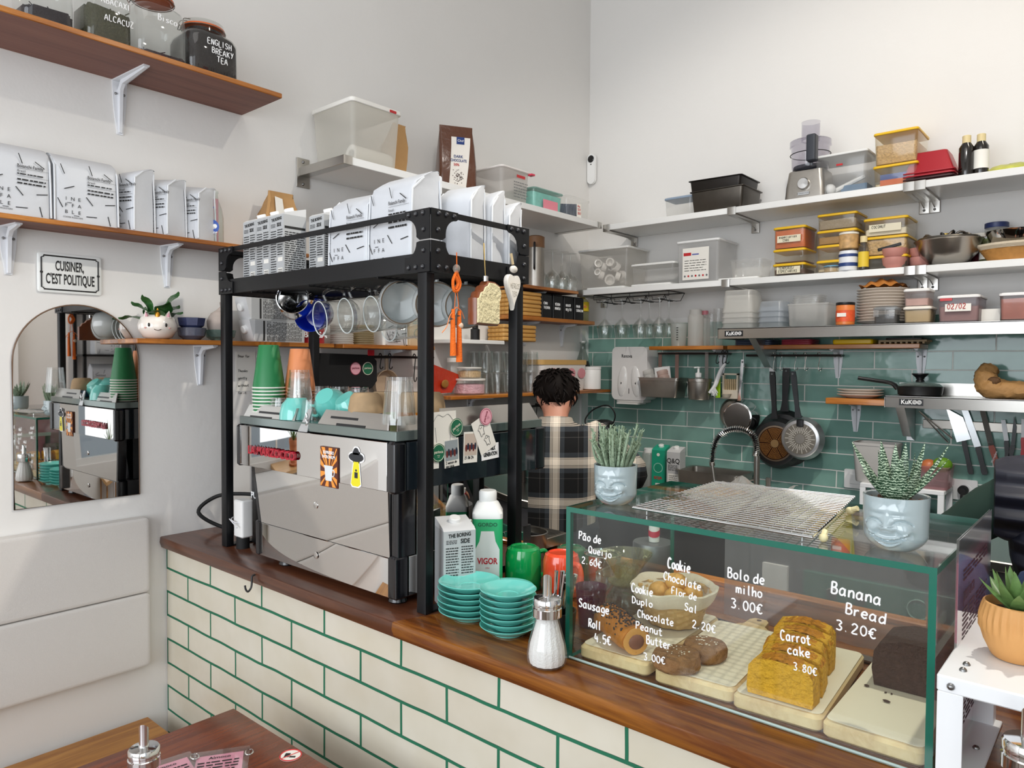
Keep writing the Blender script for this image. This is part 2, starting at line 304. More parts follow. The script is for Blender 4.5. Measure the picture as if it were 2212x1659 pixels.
# ================================================================== MATERIAL SET
WHITE = mat('e6e4e1',.75,noise=.02,nscale=3,bump=.08,bscale=30)
PAINT = mat('eeeeec',.35); PLAST = mat('f2f2f0',.35); BLACK = mat('121214',.45); BLKM = mat('0c0d10',.42,.0,spec=.35); RUBBER = mat('0c0c0d',.7)
STEEL = mat('b9b6b1',.28,1.0,noise=.06,nscale=30,stretch=(1,30,30)); CHROME = mat('dedede',.07,1.0); MIRR = mat('d8d6d4',.015,1.0); BRSTEEL = mat('a8a39c',.35,1.0,noise=.08,nscale=40)
DKSTEEL = mat('5a554f',.35,1.0,noise=.2,nscale=25); ALU = mat('c9cacb',.4,1.0,noise=.05,nscale=60)
GLASS = glass('f6fcf9',.995); GREENEDGE = mat('0a6654',.15,spec=.8); CLEAR = glass('f8f8f6',.99,.08,1.2,.12); FROST = glass('f4f2ee',.95,.25,.6,.6); MILKY = glass('f8f7f4',.98,.2,.8,.42)
SHELFW = wood('honey_shelf_wood',[(.3,'6e3a12'),(.5,'a8641f'),(.72,'c98436')],'y',1.0,.38,.3)
SHELFX = wood('honey_shelf_wood_x',[(.3,'7a4412'),(.5,'b56d20'),(.72,'d0893a')],'x',1.0,.38,.3)
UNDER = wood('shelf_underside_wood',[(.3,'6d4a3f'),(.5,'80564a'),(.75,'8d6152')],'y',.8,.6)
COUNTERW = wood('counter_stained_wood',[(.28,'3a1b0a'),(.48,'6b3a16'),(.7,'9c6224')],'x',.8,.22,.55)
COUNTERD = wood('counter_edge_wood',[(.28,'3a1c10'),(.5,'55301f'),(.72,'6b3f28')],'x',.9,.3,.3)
BOARDW = wood('pale_board_wood',[(.3,'c9a574'),(.55,'e0c391'),(.8,'ead2a4')],'y',.9,.5)
BAMBOO = wood('bamboo_wood',[(.3,'a97838'),(.55,'cf9d55'),(.8,'deb271')],'y',.7,.45)
PINE = wood('pine_bench_wood',[(.3,'8a5524'),(.55,'b07a38'),(.8,'c2904a')],'y',.8,.4)
TABLEW = wood('table_redbrown_wood',[(.3,'4a1d0c'),(.52,'6a2f14'),(.75,'84441f')],'y',.9,.25,.4)
PAPER = mat('efece4',.7); INK = mat('1a1a1a',.6); GREYINK = mat('6e7072',.7); CHALK = mat('fbfbfb',.7); KRAFT = mat('b98f5c',.75,noise=.08,nscale=30,bump=.25,bscale=25)
AQUA = mat('72cfc4',.12,spec=.6,coat=.5); YELLOW = mat('f0c014',.4); RED = mat('c02428',.4); BAGW = mat('cfd2d7',.42,bump=.35,bscale=14); SEAMW = mat('dcdfe3',.4)
# ================================================================== SETTING
struct(MB().box(-.12,0,-2.5,3.60,-.05,4.3),'wall_left',WHITE)
struct(MB().box(0,3.42,3.472,3.60,0,4.3),'wall_back',WHITE)
mb = MB()   # right wall with the shop window opening
mb.box(3.30,3.42,.35,3.472,0,4.3); mb.box(3.30,3.42,-2.5,.35,0,.78); mb.box(3.30,3.42,-2.5,.35,3.05,4.3); mb.box(3.30,3.42,-2.5,-2.3,.78,3.05)
struct(mb,'wall_right',WHITE)
mb = MB(); mb.box(0,3.3,-2.5,-2.4,0,.7); mb.box(0,3.3,-2.5,-2.4,3.1,4.3); mb.box(0,.18,-2.5,-2.4,.7,3.1); mb.box(2.85,3.3,-2.5,-2.4,.7,3.1)
struct(mb,'wall_front',WHITE)
struct(MB().box(-.12,3.42,-2.5,3.6,4.3,4.4),'ceiling',WHITE)
struct(MB().box(-.12,3.42,-2.5,3.6,-.1,0),'floor',mat('6b5c50',.45,noise=.15,nscale=6))
def window(name,mk):
    fr = MB(); mk(fr); return struct(fr,name,PAINT)
def w1(f):
    for y in (-2.3,-1.45,-.55,.31): f.box(3.31,3.36,y,y + .05,.78,3.05)
    for z in (.78,2.25,3.0): f.box(3.305,3.365,-2.3,.36,z,z + .05)
def w2(f):
    for x in (.18,1.05,1.95,2.8): f.box(x,x + .05,-2.47,-2.42,.7,3.1)
    for z in (.7,2.3,3.05): f.box(.18,2.85,-2.475,-2.415,z,z + .05)
wa = window('window_1',w1); MB().box(3.33,3.338,-2.28,.33,.8,3.02).obj('pane',GLASS,wa)
wb = window('window_2',w2); MB().box(.2,2.83,-2.45,-2.442,.72,3.08).obj('pane',GLASS,wb)
GT = tiles('green_wall_tile',(0,2),.2988,.07744,.0028,1.390,1.2735 - 6 * .07744,'84aba0','779f94','e6e8e2',.10,.22,7.0)
struct(MB().box(0.0,3.3,3.464,3.472,.90,1.813),'trim_1',GT)
struct(MB().box(0,.012,3.40,3.464,.95,1.815),'trim_2',PAINT)
struct(MB().box(0,3.3,3.466,3.4725,1.813,1.836),'trim_3',PAINT)
# ------------------------------------------------------------------ front bar: tiled base, wooden worktop
CT = 1.02
bar = thing('bar_counter','long bar counter clad in cream tiles with green grout under a dark wooden worktop','counter',(0,1.05,0))
CTILE = tiles('cream_bar_tile',(0,2),.2943,.0788,.0042,.304 - .14715,.917 - 10 * .0788,'d9d3c2','cfc8b6','1c6a4c',.2,.3,6.0)
MB().box(0.003,3.2,.012,.05,0,.984).obj('tiled_front',CTILE,bar)
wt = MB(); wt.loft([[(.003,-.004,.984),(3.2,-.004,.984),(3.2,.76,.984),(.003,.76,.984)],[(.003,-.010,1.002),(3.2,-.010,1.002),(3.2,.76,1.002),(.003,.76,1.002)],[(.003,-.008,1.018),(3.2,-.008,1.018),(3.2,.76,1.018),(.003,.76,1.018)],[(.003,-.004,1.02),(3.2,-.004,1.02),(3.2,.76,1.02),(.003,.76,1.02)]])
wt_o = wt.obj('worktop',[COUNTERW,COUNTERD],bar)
import bmesh
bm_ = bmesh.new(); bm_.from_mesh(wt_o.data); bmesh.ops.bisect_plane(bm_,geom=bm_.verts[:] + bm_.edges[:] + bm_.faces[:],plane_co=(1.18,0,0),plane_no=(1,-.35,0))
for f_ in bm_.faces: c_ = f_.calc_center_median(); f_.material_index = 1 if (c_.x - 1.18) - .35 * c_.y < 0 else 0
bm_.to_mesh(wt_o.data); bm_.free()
MB().box(.9,3.2,.725,.76,1.0195,1.034,0,.003).obj('rear_lip',SHELFX,bar,label='honey-coloured wooden lip along the rear edge')
MB().box(0.003,3.2,.70,.74,0,.984).obj('rear_panel',mat('3a2a20',.6),bar)
# ------------------------------------------------------------------ back worktop with dishwasher
bk = thing('back_counter','stainless back worktop under the green tiled wall','counter',(0,2.86,0))
MB().box(.01,3.29,0,.60,.915,.95,0,.004).obj('worktop',STEEL,bk)
MB().box(.01,1.22,.03,.60,0,.914).obj('cabinet',mat('4a4a4c',.5),bk); MB().box(2.3,3.29,.03,.60,0,.914).obj('cabinet',mat('4a4a4c',.5),bk)
dw = thing('dishwasher','grey under-counter dishwasher with green control panel and two round buttons behind the glass case','dishwasher',(1.23,2.87,0))
MB().rbox(0,1.06,.01,.58,.02,.912,.01,.004).obj('body',mat('77777a',.35,.6),dw)
MB().box(.03,1.03,-.008,.01,.10,.60,0,.004).obj('door',mat('7d7d80',.3,.7),dw)
MB().box(.22,.74,-.006,.012,.67,.80,0,.003).obj('control_panel',mat('2f6b58',.3),dw)
for x in (.33,.43):
    b_ = MB().at((x,-.006,.735),rx=PI / 2); b_.lathe([(.02,0),(.02,.01),(.016,.014)],16); b_.obj('button',CHROME,dw)
MB().tube([(.62 + .035 * math.cos(a),-.008,.735 + .035 * math.sin(a)) for a in [2 * PI * k / 20 for k in range(20)]],.0025,5,closed=True).obj('emblem',mat('8fb3a2',.4),dw)
MB().box(.06,.16,-.009,.01,.70,.80).obj('sticker',PAPER,dw); MB().box(.86,.95,-.009,.01,.68,.79).obj('sticker',PAPER,dw)
# ------------------------------------------------------------------ wooden wall shelves on the left wall, white pressed brackets
BRK = mat('e4e6ea',.35); _SCREW = {}
def screws(parent,pts,r_=.005):
    for q in pts:
        if r_ not in _SCREW: _SCREW[r_] = MB().sphere((0,0,0),r_,10).mesh('screw',mat('8a8a8a',.3,1))
        o = bpy.data.objects.new('screw',_SCREW[r_]); COL.objects.link(o); o.parent = parent; o.location = q
def bracket(parent,y,z,d,h,w=.022,ax='x',x0=0.0):
    """pressed steel shelf bracket: wall leg h tall, shelf arm d deep, under shelf height z."""
    m = MB(); T = Matrix.Translation(Vector((x0,y,z)))
    if ax == 'y': T = Matrix.Translation(Vector((y,x0,z))) @ Matrix.Rotation(-PI / 2,4,'Z')
    m.T = T
    def leg(pts0,pts1): m.loft([pts0,pts1])
    m.loft([[(.0,-w,0),(.0,w,0),(.004,w,0),(.004,-w,0)],[(.0,-w * .85,-h * .45),(.0,w * .85,-h * .45),(.004,w * .85,-h * .45),(.004,-w * .85,-h * .45)],[(.0,-w * .4,-h),(.0,w * .4,-h),(.004,w * .4,-h),(.004,-w * .4,-h)]])
    m.loft([[(0,-w,-.004),(0,w,-.004),(0,w,0),(0,-w,0)],[(d,-w * .4,-.004),(d,w * .4,-.004),(d,w * .4,0),(d,-w * .4,0)]])
    m.loft([[(.003,-.006,-h * .97),(.003,.006,-h * .97),(.010,.004,-h * .97),(.010,-.004,-h * .97)],[(.003,-.007,-.03),(.003,.007,-.03),(.02,.005,-.03),(.02,-.005,-.03)],[(.03,-.007,-.002),(.03,.007,-.002),(.034,.005,-.016),(.034,-.005,-.016)],[(d * .97,-.005,-.002),(d * .97,.005,-.002),(d * .97,.004,-.008),(d * .97,-.004,-.008)]])
    o = m.obj('bracket',BRK,parent)
    screws(o,[T @ Vector(q) for q in ((.005,-w * .55,-h * .25),(.005,w * .55,-h * .25),(.005,0,-h * .93))],.004); return o
def plank(name,label,y0,y1,z0,d,th,brs,bd,bh,wm=SHELFW,x0=0.0,cat='shelf'):
    t = thing(name,label,cat,(0,0,0)); m = MB(); m.rbox(x0 + .001,d,y0,y1,z0,z0 + th,.003,.002)
    o = m.obj('board',[wm,UNDER],t)
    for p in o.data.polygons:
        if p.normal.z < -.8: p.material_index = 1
    for y in brs: bracket(t,y,z0,bd,bh,x0=x0)
    return t
plank('wall_shelf','highest wooden wall shelf carrying the glass tea jars',-.6,1.338,2.464,.26,.016,[.93,-.2],.20,.165)
plank('wall_shelf','wooden wall shelf carrying the white coffee bags above the enamel sign',-.6,1.52,1.972,.14,.014,[.63,1.072],.10,.135)
plank('wall_shelf','low wooden wall shelf carrying the unicorn planter and flat cartons',.915,1.62,1.649,.15,.015,[1.18],.11,.135)
plank('wall_shelf','short wooden wall shelf carrying stacked lids behind the hanging glass mugs',1.66,2.13,1.648,.15,.016,[2.0],.1,.13)
plank('wall_shelf','wooden wall shelf carrying the stacked drinking glasses behind the person',2.17,3.40,1.436,.21,.016,[2.5,3.2],.16,.14)
plank('wall_shelf','small wooden wall shelf carrying the black tins and bamboo trays',2.62,3.34,1.806,.14,.02,[2.9,3.22],.1,.12)
plank('wall_shelf','small wooden wall shelf carrying upright wine glasses near the corner',2.68,3.17,1.962,.15,.016,[2.95],.1,.06)
t = thing('wall_shelf','short white wall shelf above the drinking glasses','shelf'); MB().rbox(0,.13,2.25,2.60,1.682,1.70,.002).obj('board',PAINT,t)
# white boards with steel end brackets
def steel_bracket(parent,x,y,zt,d,ax,side=1,zlow=.05):
    """flat steel bracket: u-shaped cap round the board end + wall plate. ax 'x': on left wall, depth along +x ; ax 'y': on back wall, depth along -y."""
    m = MB(); th = .03; w = .020; T = Matrix.Translation(Vector((x,y,0)))
    if ax == 'y': T = T @ Matrix.Rotation(-PI / 2,4,'Z')
    m.T = T
    m.box(0,d + .003,-w,w,zt - th - .005,zt - th,0,.001); m.box(d,d + .004,-w,w,zt - th - .005,zt + .002,0,.001)
    m.loft([[(0,-.002,zt - th - .004),(0,.002,zt - th - .004),(d * .9,.002,zt - th - .004),(d * .9,-.002,zt - th - .004)],[(0,-.002,zt - th - .03),(0,.002,zt - th - .03),(d * .25,.002,zt - th - .012),(d * .25,-.002,zt - th - .012)]])
    m.rbox(0,.005,-w,w,zt - th - zlow,zt - th - .001,.004,.001)
    o = m.obj('bracket',STEEL,parent); screws(o,[T @ Vector((.005,0,zt - th - zlow + .014))],.0055); return o
t = thing('white_wall_shelf','white shelf with steel end bracket carrying the big plastic tub and chocolate bag','shelf')
MB().box(.001,.28,1.60,3.17,2.298,2.326,0,.0015).obj('board',PAINT,t)
m = MB(); m.box(0,.282,1.566,1.604,2.296,2.328,0,.001); m.rbox(0,.005,1.555,1.612,2.255,2.365,.006,.001); m.obj('end_bracket',STEEL,t,label='brushed steel end bracket')
screws(t,[(.005,1.583,2.351),(.005,1.583,2.268)],.006)
m = MB(); m.box(0,.282,3.15,3.188,2.296,2.328,0,.001); m.obj('end_bracket',STEEL,t,label='brushed steel end bracket')
def back_shelf(label,xs,zt,yf,brs,th=.028):
    t = thing('white_wall_shelf',label,'shelf')
    for a,b in xs: MB().box(a,b,yf,3.464,zt - th,zt,0,.0015).obj('board',PAINT,t)
    for x in brs: steel_bracket(t,x,3.464,zt,3.464 - yf,'y')
    return t
back_shelf('upper white wall shelf on the back wall carrying food processor and red baking pans',[(.288,.985),(1.0,1.700),(1.775,3.29)],2.313,3.189,[.31,.99,1.718,1.757])
back_shelf('middle white wall shelf on the back wall carrying yellow-lidded boxes and mixing bowls',[(.10,.93),(.965,1.70),(1.775,3.29)],1.990,3.235,[.115,.945,1.718,1.757])
def kukoo(mb_,x,y,z,s,m0,m1):
    mb_.box(x,x + 3.3 * s,y,y + .001,z,z + s,m0)
    ptext(mb_,'KuK',.92 * s,(x + 1.05 * s,y - .001,z + .5 * s),FRONT,m1,.95,bold=.02)
    for cx in (2.15,2.78):
        for rr in (.28,.13): mb_.tube([(x + cx * s + rr * s * math.cos(a),y - .001,z + .52 * s + rr * s * math.sin(a)) for a in [2 * PI * k / 16 for k in range(16)]],.045 * s,4,m1,True)
def steel_shelf(label,x0,x1,yf,zt,h,back,brs,tagx,back_z=.03):
    t = thing('steel_wall_shelf',label,'shelf'); m = MB(); m.box(x0,x1,yf,3.46,zt - .004,zt); m.box(x0,x1,yf,yf + .003,zt - h,zt,0,.001); m.box(x0,x0 + .003,yf,3.46,zt - h,zt); m.obj('tray',STEEL,t)
    if back: MB().box(x0,x1,3.452,3.462,zt,zt + back_z).obj('upstand',STEEL,t)
    for x in brs:
        b_ = MB(); b_.prism([(3.46,zt - h),(yf + .05,zt - h),(3.40,zt - h - .13),(3.46,zt - h - .15)],x,x + .003,0,'yz'); b_.box(x - .028,x + .003,3.456,3.462,zt - h - .15,zt - h); b_.loft([[(x - .03,yf + .05,zt - h),(x,yf + .05,zt - h),(x,yf + .053,zt - h),(x - .03,yf + .053,zt - h)],[(x - .03,3.40,zt - h - .13),(x,3.40,zt - h - .13),(x,3.403,zt - h - .13),(x - .03,3.403,zt - h - .13)]]); b_.obj('bracket',ALU,t)
    b_ = MB(); kukoo(b_,tagx,yf - .0015,zt - h + .010,.026,0,1); b_.obj('maker_plate',[BLACK,CHALK],t,label='black plate with white lettering'); return t
steel_shelf('upper stainless shelf with black maker plate carrying plates and plastic tubs',.942,3.29,3.164,1.760,.048,False,[1.1],.977)
steel_shelf('lower stainless shelf with black maker plate carrying the lidded black pan',1.641,3.29,3.214,1.473,.046,True,[1.70],1.695,.05)
def back_plank(label,x0,x1,z0,yf,th,brs,bd=.1,bh=.13):
    t = thing('wall_shelf',label,'shelf'); o = MB().rbox(x0,x1,yf,3.463,z0,z0 + th,.003,.002).obj('board',[SHELFX,UNDER],t)
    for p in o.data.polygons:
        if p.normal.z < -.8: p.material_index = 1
    for x in brs: bracket(t,x,z0,bd,bh,ax='y',x0=3.464)
    return t
back_plank('wooden shelf above the paper towel dispenser carrying frosted bottles',.50,.905,1.666,3.305,.019,[.83])
back_plank('long wooden shelf under the stainless shelf carrying lids and yellow tub',.925,1.745,1.666,3.305,.019,[1.385,1.72])
back_plank('dark wooden stub shelf carrying three cream plates',1.395,1.64,1.428,3.264,.026,[1.465])
# ================================================================== SMALL-THING BUILDERS USED IN SEVERAL PLACES
def lines(mb,x0,x1,z0,z1,n,F,m=0,th=.45,fill=.8):
    """rows of fine print: n thin bars in the plane F (4x4), ragged right edge."""
    dz = (z1 - z0) / n
    for i in range(n):
        z = z1 - (i + .5) * dz; a = x0; e = x1 - random.random() * (x1 - x0) * .25 * (i % 4 == 3)
        while a < e:
            w = min(e - a,(x1 - x0) * random.uniform(.08,.3)); h = dz * th / 2
            mb.add([tuple(F @ Vector(q)) for q in ((a,z - h,0),(a + w * fill,z - h,0),(a + w * fill,z + h,0),(a,z + h,0))],[(0,1,2,3)],m); a += w
    return mb
def dash(mb,x,z,L,a,F,w=.0022,m=0):
    c,s = math.cos(a) * L / 2,math.sin(a) * L / 2; nx,nz = -math.sin(a) * w / 2,math.cos(a) * w / 2
    mb.add([tuple(F @ Vector(q)) for q in ((x - c - nx,z - s - nz,0),(x + c - nx,z + s - nz,0),(x + c + nx,z + s + nz,0),(x - c + nx,z - s + nz,0))],[(0,1,2,3)],m)
def slab(mb,x0,x1,z0,z1,F,m=0,off=0.0):
    mb.add([tuple(F @ Vector(q)) for q in ((x0,z0,off),(x1,z0,off),(x1,z1,off),(x0,z1,off))],[(0,1,2,3)],m); return mb
def FR(y): return frame((0,-y,0),*FRONT)
def disc(mb,c,r_,fr,m=0,n=24,off=0.0):
    F = frame(c,*fr); mb.add([tuple(F @ Vector((r_ * math.cos(2 * PI * k / n),r_ * math.sin(2 * PI * k / n),off))) for k in range(n)],[tuple(range(n))],m); return mb
def coffee_bag(label,loc,rz,w=.160,h=.195,d=.095,fold=1.0,group=None,prints=True,seed=1):
    """white side-gusset coffee bag, printed face towards local -y."""
    rnd = random.Random(seed); t = thing('coffee_bag',label,'coffee bag',loc,rz,group)
    m = MB(); rings = []
    prof = [(0,1,.96,0),(.01,1,1,0),(.4,.99,.98,0),(.78,.98,.92,0),(.86,.985,.80,.06),(.93,.99,.52,.20),(.985,.99,.26,.34),(1.0,.99,.10,.42),(.985,.985,.05,.49)]
    for k,a,b,off in prof:
        yc = d * off * fold; r_ = rrect(-w * a / 2,w * a / 2,-d * b / 2,d * b / 2,.012 if k < .8 else .005,h * k,5)
        rings.append([(x + rnd.uniform(-.0012,.0012),y + yc + (d * (1 - b) * .5 - d * (1 - b) * .5),z + (0 if k < .85 else .006 * math.sin(x * 40 + seed))) for x,y,z in r_])
    m.loft(rings); m.obj('pouch',BAGW,t)
    for sx in (-1,1):
        for sy in (-1,1):
            MB().tube([(sx * w * .497,sy * d * .485,.004),(sx * w * .493,sy * d * .47,h * .5),(sx * w * .489,sy * d * .43,h * .80),(sx * w * .494,d * .2 * fold + sy * d * .25,h * .93)],.0028,6).obj('seam',SEAMW,t)
    if fold > .5: MB().rbox(-w * .49,w * .49,d * .40,d * .52,h * .80,h * .985,.005,.003).obj('folded_top',SEAMW,t)
    if prints:
        F = frame((0,-d * .5 - .0012,0),*FRONT); p = MB()
        for (x,z,a) in ((-.38,.84,-1.2),(.05,.88,-1.25),(.33,.82,-.6),(-.28,.56,.4),(.03,.38,-.9),(.36,.37,.15),(.06,.13,.05),(.34,.10,-1.35),(-.42,.30,-1.1)):
            dash(p,x * w,z * h * .9,.028,a,F)
        for r_i,row in enumerate(('INE','FFA','BLE')):
            for c_i,ch in enumerate(row): ptext(p,ch,.014,(-w * .33 + c_i * .017,-d * .5 - .0013,h * (.34 - .095 * r_i)),FRONT)
        dash(p,-w * .33 + .0085,h * .285,.012,0,F,.0014); dash(p,-w * .33 + .026,h * .105,.014,0,F,.0014); ptext(p,'COFFEE ROASTERS',.006,(-w * .33 + .017,-d * .5 - .0013,h * .075),FRONT)
        ptext(p,'Boianchi Family',.0125,(w * .0,-d * .5 - .0013,h * .69),FRONT,bold=.012,align='LEFT',sx=.8); dash(p,w * .23,h * .655,w * .46,0,F,.0006)
        ptext(p,'Brazil',.009,(w * .0,-d * .5 - .0013,h * .62),FRONT,align='LEFT'); lines(p,0,w * .4,h * .565,h * .60,1,F); dash(p,w * .23,h * .55,w * .46,0,F,.0006); lines(p,0,w * .42,h * .43,h * .53,2,F,th=.4)
        p.obj('print',INK,t)
    return t
def carton(label,loc,rz,w=.07,d=.07,h=.20,col='b9bbbc',top='d9dadb',cap='f4f4f2',group=None,head='THE BORING SIDE',kind='grey'):
    t = thing('drink_carton',label,'carton',loc,rz,group); c = mat(col,.35)
    m = MB(); m.box(-w / 2,w / 2,-d / 2,d / 2,0,h * .9); m.obj('box',c,t)
    m = MB(); m.loft([[(-w / 2,-d / 2,h * .9),(w / 2,-d / 2,h * .9),(w / 2,d / 2,h * .9),(-w / 2,d / 2,h * .9)],[(-w / 2,-d * .36,h * .93),(w / 2,-d * .36,h * .93),(w / 2,d / 2,h * 1.0),(-w / 2,d / 2,h * 1.0)]])
    m.add([(-w * .42,-d / 2 + .006,h * .905),(0,d * .2,h * .985),(w * .42,-d / 2 + .006,h * .905)],[(0,1,2)]); m.obj('sloped_top',mat(top,.35),t)
    m = MB(); m.lathe([(.014,0),(.014,.012),(.012,.014)],20); o = m.obj('cap',mat(cap,.35),t); o.location = (0,d * .08,h * .955); o.rotation_euler.x = .32
    p = MB(); F = FR(d / 2 + .0006); G = frame((w / 2 + .0006,0,0),*SIDE)
    if kind == 'grey':
        ptext(p,'THE BORING',.0125,(0,-d / 2 - .0008,h * .85),FRONT,bold=.03,sx=.75,ang=.06); ptext(p,'SIDE',.0145,(w * .17,-d / 2 - .0008,h * .78),FRONT,bold=.03,sx=.8); lines(p,-w * .42,-w * .08,h * .75,h * .80,3,F)
        lines(p,-w * .43,-w * .03,h * .04,h * .72,22,F,th=.4); lines(p,w * .05,w * .43,h * .40,h * .73,11,F,th=.4)
        slab(p,w * .08,w * .43,h * .33,h * .38,F,1); slab(p,w * .08,w * .43,h * .03,h * .25,F,1,.0001)
        for k in range(11): slab(p,w * .11,w * .40,h * (.045 + .018 * k),h * (.045 + .018 * k + .006 + .005 * (k % 3) / 2),F,0,.0003)
        slab(p,-d * .46,d * .46,h * .73,h * .76,G,0); lines(p,-d * .45,d * .45,h * .05,h * .70,24,G,th=.4)
    elif kind == 'green':
        disc(p,(0,-d / 2 - .0008,h * .50),w * .36,FRONT,2); disc(p,(0,-d / 2 - .0009,h * .50),w * .31,FRONT,3); lines(p,-w * .25,w * .25,h * .44,h * .56,3,F,2); disc(p,(0,-d / 2 - .0008,h * .80),w * .12,FRONT,1)
        ptext(p,'SOJA',.02,(0,-d / 2 - .0008,h * .27),FRONT,4,bold=.03); slab(p,-w * .2,w * .15,h * .05,h * .15,F,1)
    else:
        ptext(p,'Q&Q',.034,(0,-d / 2 - .0008,h * .70),FRONT,0,.9,bold=.015); lines(p,-w * .4,w * .4,h * .48,h * .62,6,F)
        slab(p,-w * .4,w * .42,h * .06,h * .42,F,1); lines(p,-w * .32,w * .34,h * .09,h * .39,7,F)
    p.obj('print',[INK,PAPER,mat('9bd4c0',.5),mat('1f8f70',.5),RED],t); return t
def sugar_pourer(label,loc,rz=0.0,s=1.0,fill=.62,group='glass sugar pourers'):
    t = thing('sugar_pourer',label,'sugar pourer',loc,rz,group); n = 64
    prof = [(.030,.001),(.036,.006),(.0385,.018),(.036,.04),(.030,.062),(.0245,.082),(.0225,.092),(.0235,.100)]
    def rib(p,k,a): return [[(r_ * (1 + a * math.cos(16 * 2 * PI * j / n)) * math.cos(2 * PI * j / n) * s,r_ * (1 + a * math.cos(16 * 2 * PI * j / n)) * math.sin(2 * PI * j / n) * s,z * s) for j in range(n)] for r_,z in p]
    m = MB(); m.loft(rib(prof,0,.022),0,(True,False)); m.obj('jar',glass('f2f4f4',.93,.03,1.2,.05),t)
    m = MB(); m.loft(rib([(max(.001,r_ - .0035),min(max(z,.004),fill * .1 + .03)) for r_,z in prof if z < fill * .1 + .035],0,.02)); m.obj('sugar',mat('f6f4f0',.8,noise=.06,nscale=400,bump=.3,bscale=300),t)
    m = MB(); m.lathe([(.0262,.094),(.0285,.096),(.0285,.112),(.0265,.1135),(.0262,.117),(.0275,.118),(.0275,.128),(.0255,.131),(.012,.133),(.0,.1335)],36); o = m.obj('lid',CHROME,t); o.scale = (s,) * 3
    m = MB(); k = 20; top = [(.0082 * math.cos(2 * PI * j / k),.0082 * math.sin(2 * PI * j / k),.168 + .009 * math.cos(2 * PI * j / k)) for j in range(k)]
    m.loft([[(.0095 * math.cos(2 * PI * j / k),.0095 * math.sin(2 * PI * j / k),.131) for j in range(k)],[(.0085 * math.cos(2 * PI * j / k),.0085 * math.sin(2 * PI * j / k),.140) for j in range(k)],top,[(x * .7,y * .7,z - .001) for x,y,z in top],[(x * .6,y * .6,.150) for x,y,z in top]]); o = m.obj('spout',CHROME,t); o.scale = (s,) * 3
    return t
def tumbler(mb,r0,r1,h,n=40,ribs=12,amp=.03,th=.0025,z0=0.0,m=0):
    def ring(r_,z,a): return [(r_ * (1 + a * math.cos(ribs * 2 * PI * j / n)) * math.cos(2 * PI * j / n),r_ * (1 + a * math.cos(ribs * 2 * PI * j / n)) * math.sin(2 * PI * j / n),z + z0) for j in range(n)]
    return mb.loft([ring(r0,0,amp),ring(r0 + (r1 - r0) * .5,h * .5,amp),ring(r0 + (r1 - r0) * .85,h * .82,amp * .8),ring(r1,h * .9,0),ring(r1,h,0),ring(r1 - th,h,0),ring(r1 - th,h * .88,0),ring(r0 - th,h * .08,0)],m)
# ================================================================== WALL SIDE: jars, coffee bags, sign, mirror, seat
def clip_jar(label,px0,px1,h,fill,fmat,words,ht=.016,rz=0.0):
    a,b = Xp(px0,130,.22),Xp(px1,150,.22); w = b.y - a.y; t = thing('glass_clip_jar',label,'jar',(.145,(a.y + b.y) / 2,2.4805),rz,'clip-top tea jars')
    r_ = w / 2; n = 5
    def rr(k,z,rad): return rrect(-r_ * k,r_ * k,-r_ * k,r_ * k,rad,z,n)
    m = MB(); m.loft([rr(.93,.0,.02),rr(1,.008,.025),rr(1,h * .62,.028),rr(.95,h * .70,.035),rr(.74,h * .78,.048),rr(.70,h * .80,.046),rr(.70,h * .86,.046),rr(.74,h * .87,.046)],0,(True,False)); m.obj('jar_body',glass('f2f5f3',.96,.03,1.3,.015),t)
    m = MB()
    if fill > .6: m.loft([rr(.90,.006,.02),rr(.965,.012,.022),rr(.965,h * .60,.026),rr(.91,h * .69,.033),rr(.68,h * .78,.044),rr(.66,h * fill,.044)])
    else:
        g = rr(.965,h * fill,.022); m.loft([rr(.90,.006,.02),rr(.965,.012,.022),[(x,y,z + random.uniform(-.006,.006)) for x,y,z in g],[(x * .5,y * .5,h * fill + random.uniform(.0,.01)) for x,y,z in g]])
        for k in range(60):
            q = (random.uniform(-.9,.9) * r_,random.uniform(-.9,.9) * r_,h * fill + random.uniform(-.003,.004)); m.tube([q,(q[0] + random.uniform(-.012,.012),q[1] + random.uniform(-.012,.012),q[2] + random.uniform(-.001,.008))],.0016,4)
    o = m.obj('tea_leaves',fmat,t); o['kind'] = 'stuff'
    m = MB(); m.lathe([(r_ * .74,h * .87),(r_ * .80,h * .875),(r_ * .80,h * .90),(r_ * .74,h * .905)],36); m.obj('rubber_ring',mat('d2632a',.5),t,label='orange rubber ring')
    m = MB(); m.lathe([(r_ * .72,h * .905),(r_ * .76,h * .91),(r_ * .76,h * .965),(r_ * .66,h * .985),(.3 * r_,h * .99),(0,h * .985)],36); m.obj('glass_lid',glass('f0f4f2',.95,.03,1.1,.06),t)
    wire = mat('8c8882',.3,1)
    m = MB(); q = r_ * .82
    for sy in (-1,1): m.tube(spline([(sy * .012,-q,h * .87),(sy * .014,-q * 1.08,h * .90),(sy * .012,-q * .98,h * .96),(sy * .010,-q * .7,h * .985)],4),.0014,5)
    m.tube([(-.014,-q * 1.06,h * .88),(-.016,-q * 1.12,h * .80),(0,-q * 1.14,h * .76),(.016,-q * 1.12,h * .80),(.014,-q * 1.06,h * .88)],.0014,5); m.tube([(q * math.cos(a),q * math.sin(a),h * .865) for a in [2 * PI * k / 24 for k in range(24)]],.0014,5,closed=True)
    m.obj('wire_clip',wire,t)
    p = MB(); z = h * .52
    for i,wd in enumerate(words): hand(p,wd,ht,(r_ + .0008,-len(wd) * ht * .33 + (.02 if i else .012),z - i * ht * 1.45),SIDE,ht * .075,jit=.08)
    if words: p.obj('chalk_lettering',CHALK,t)
    return t
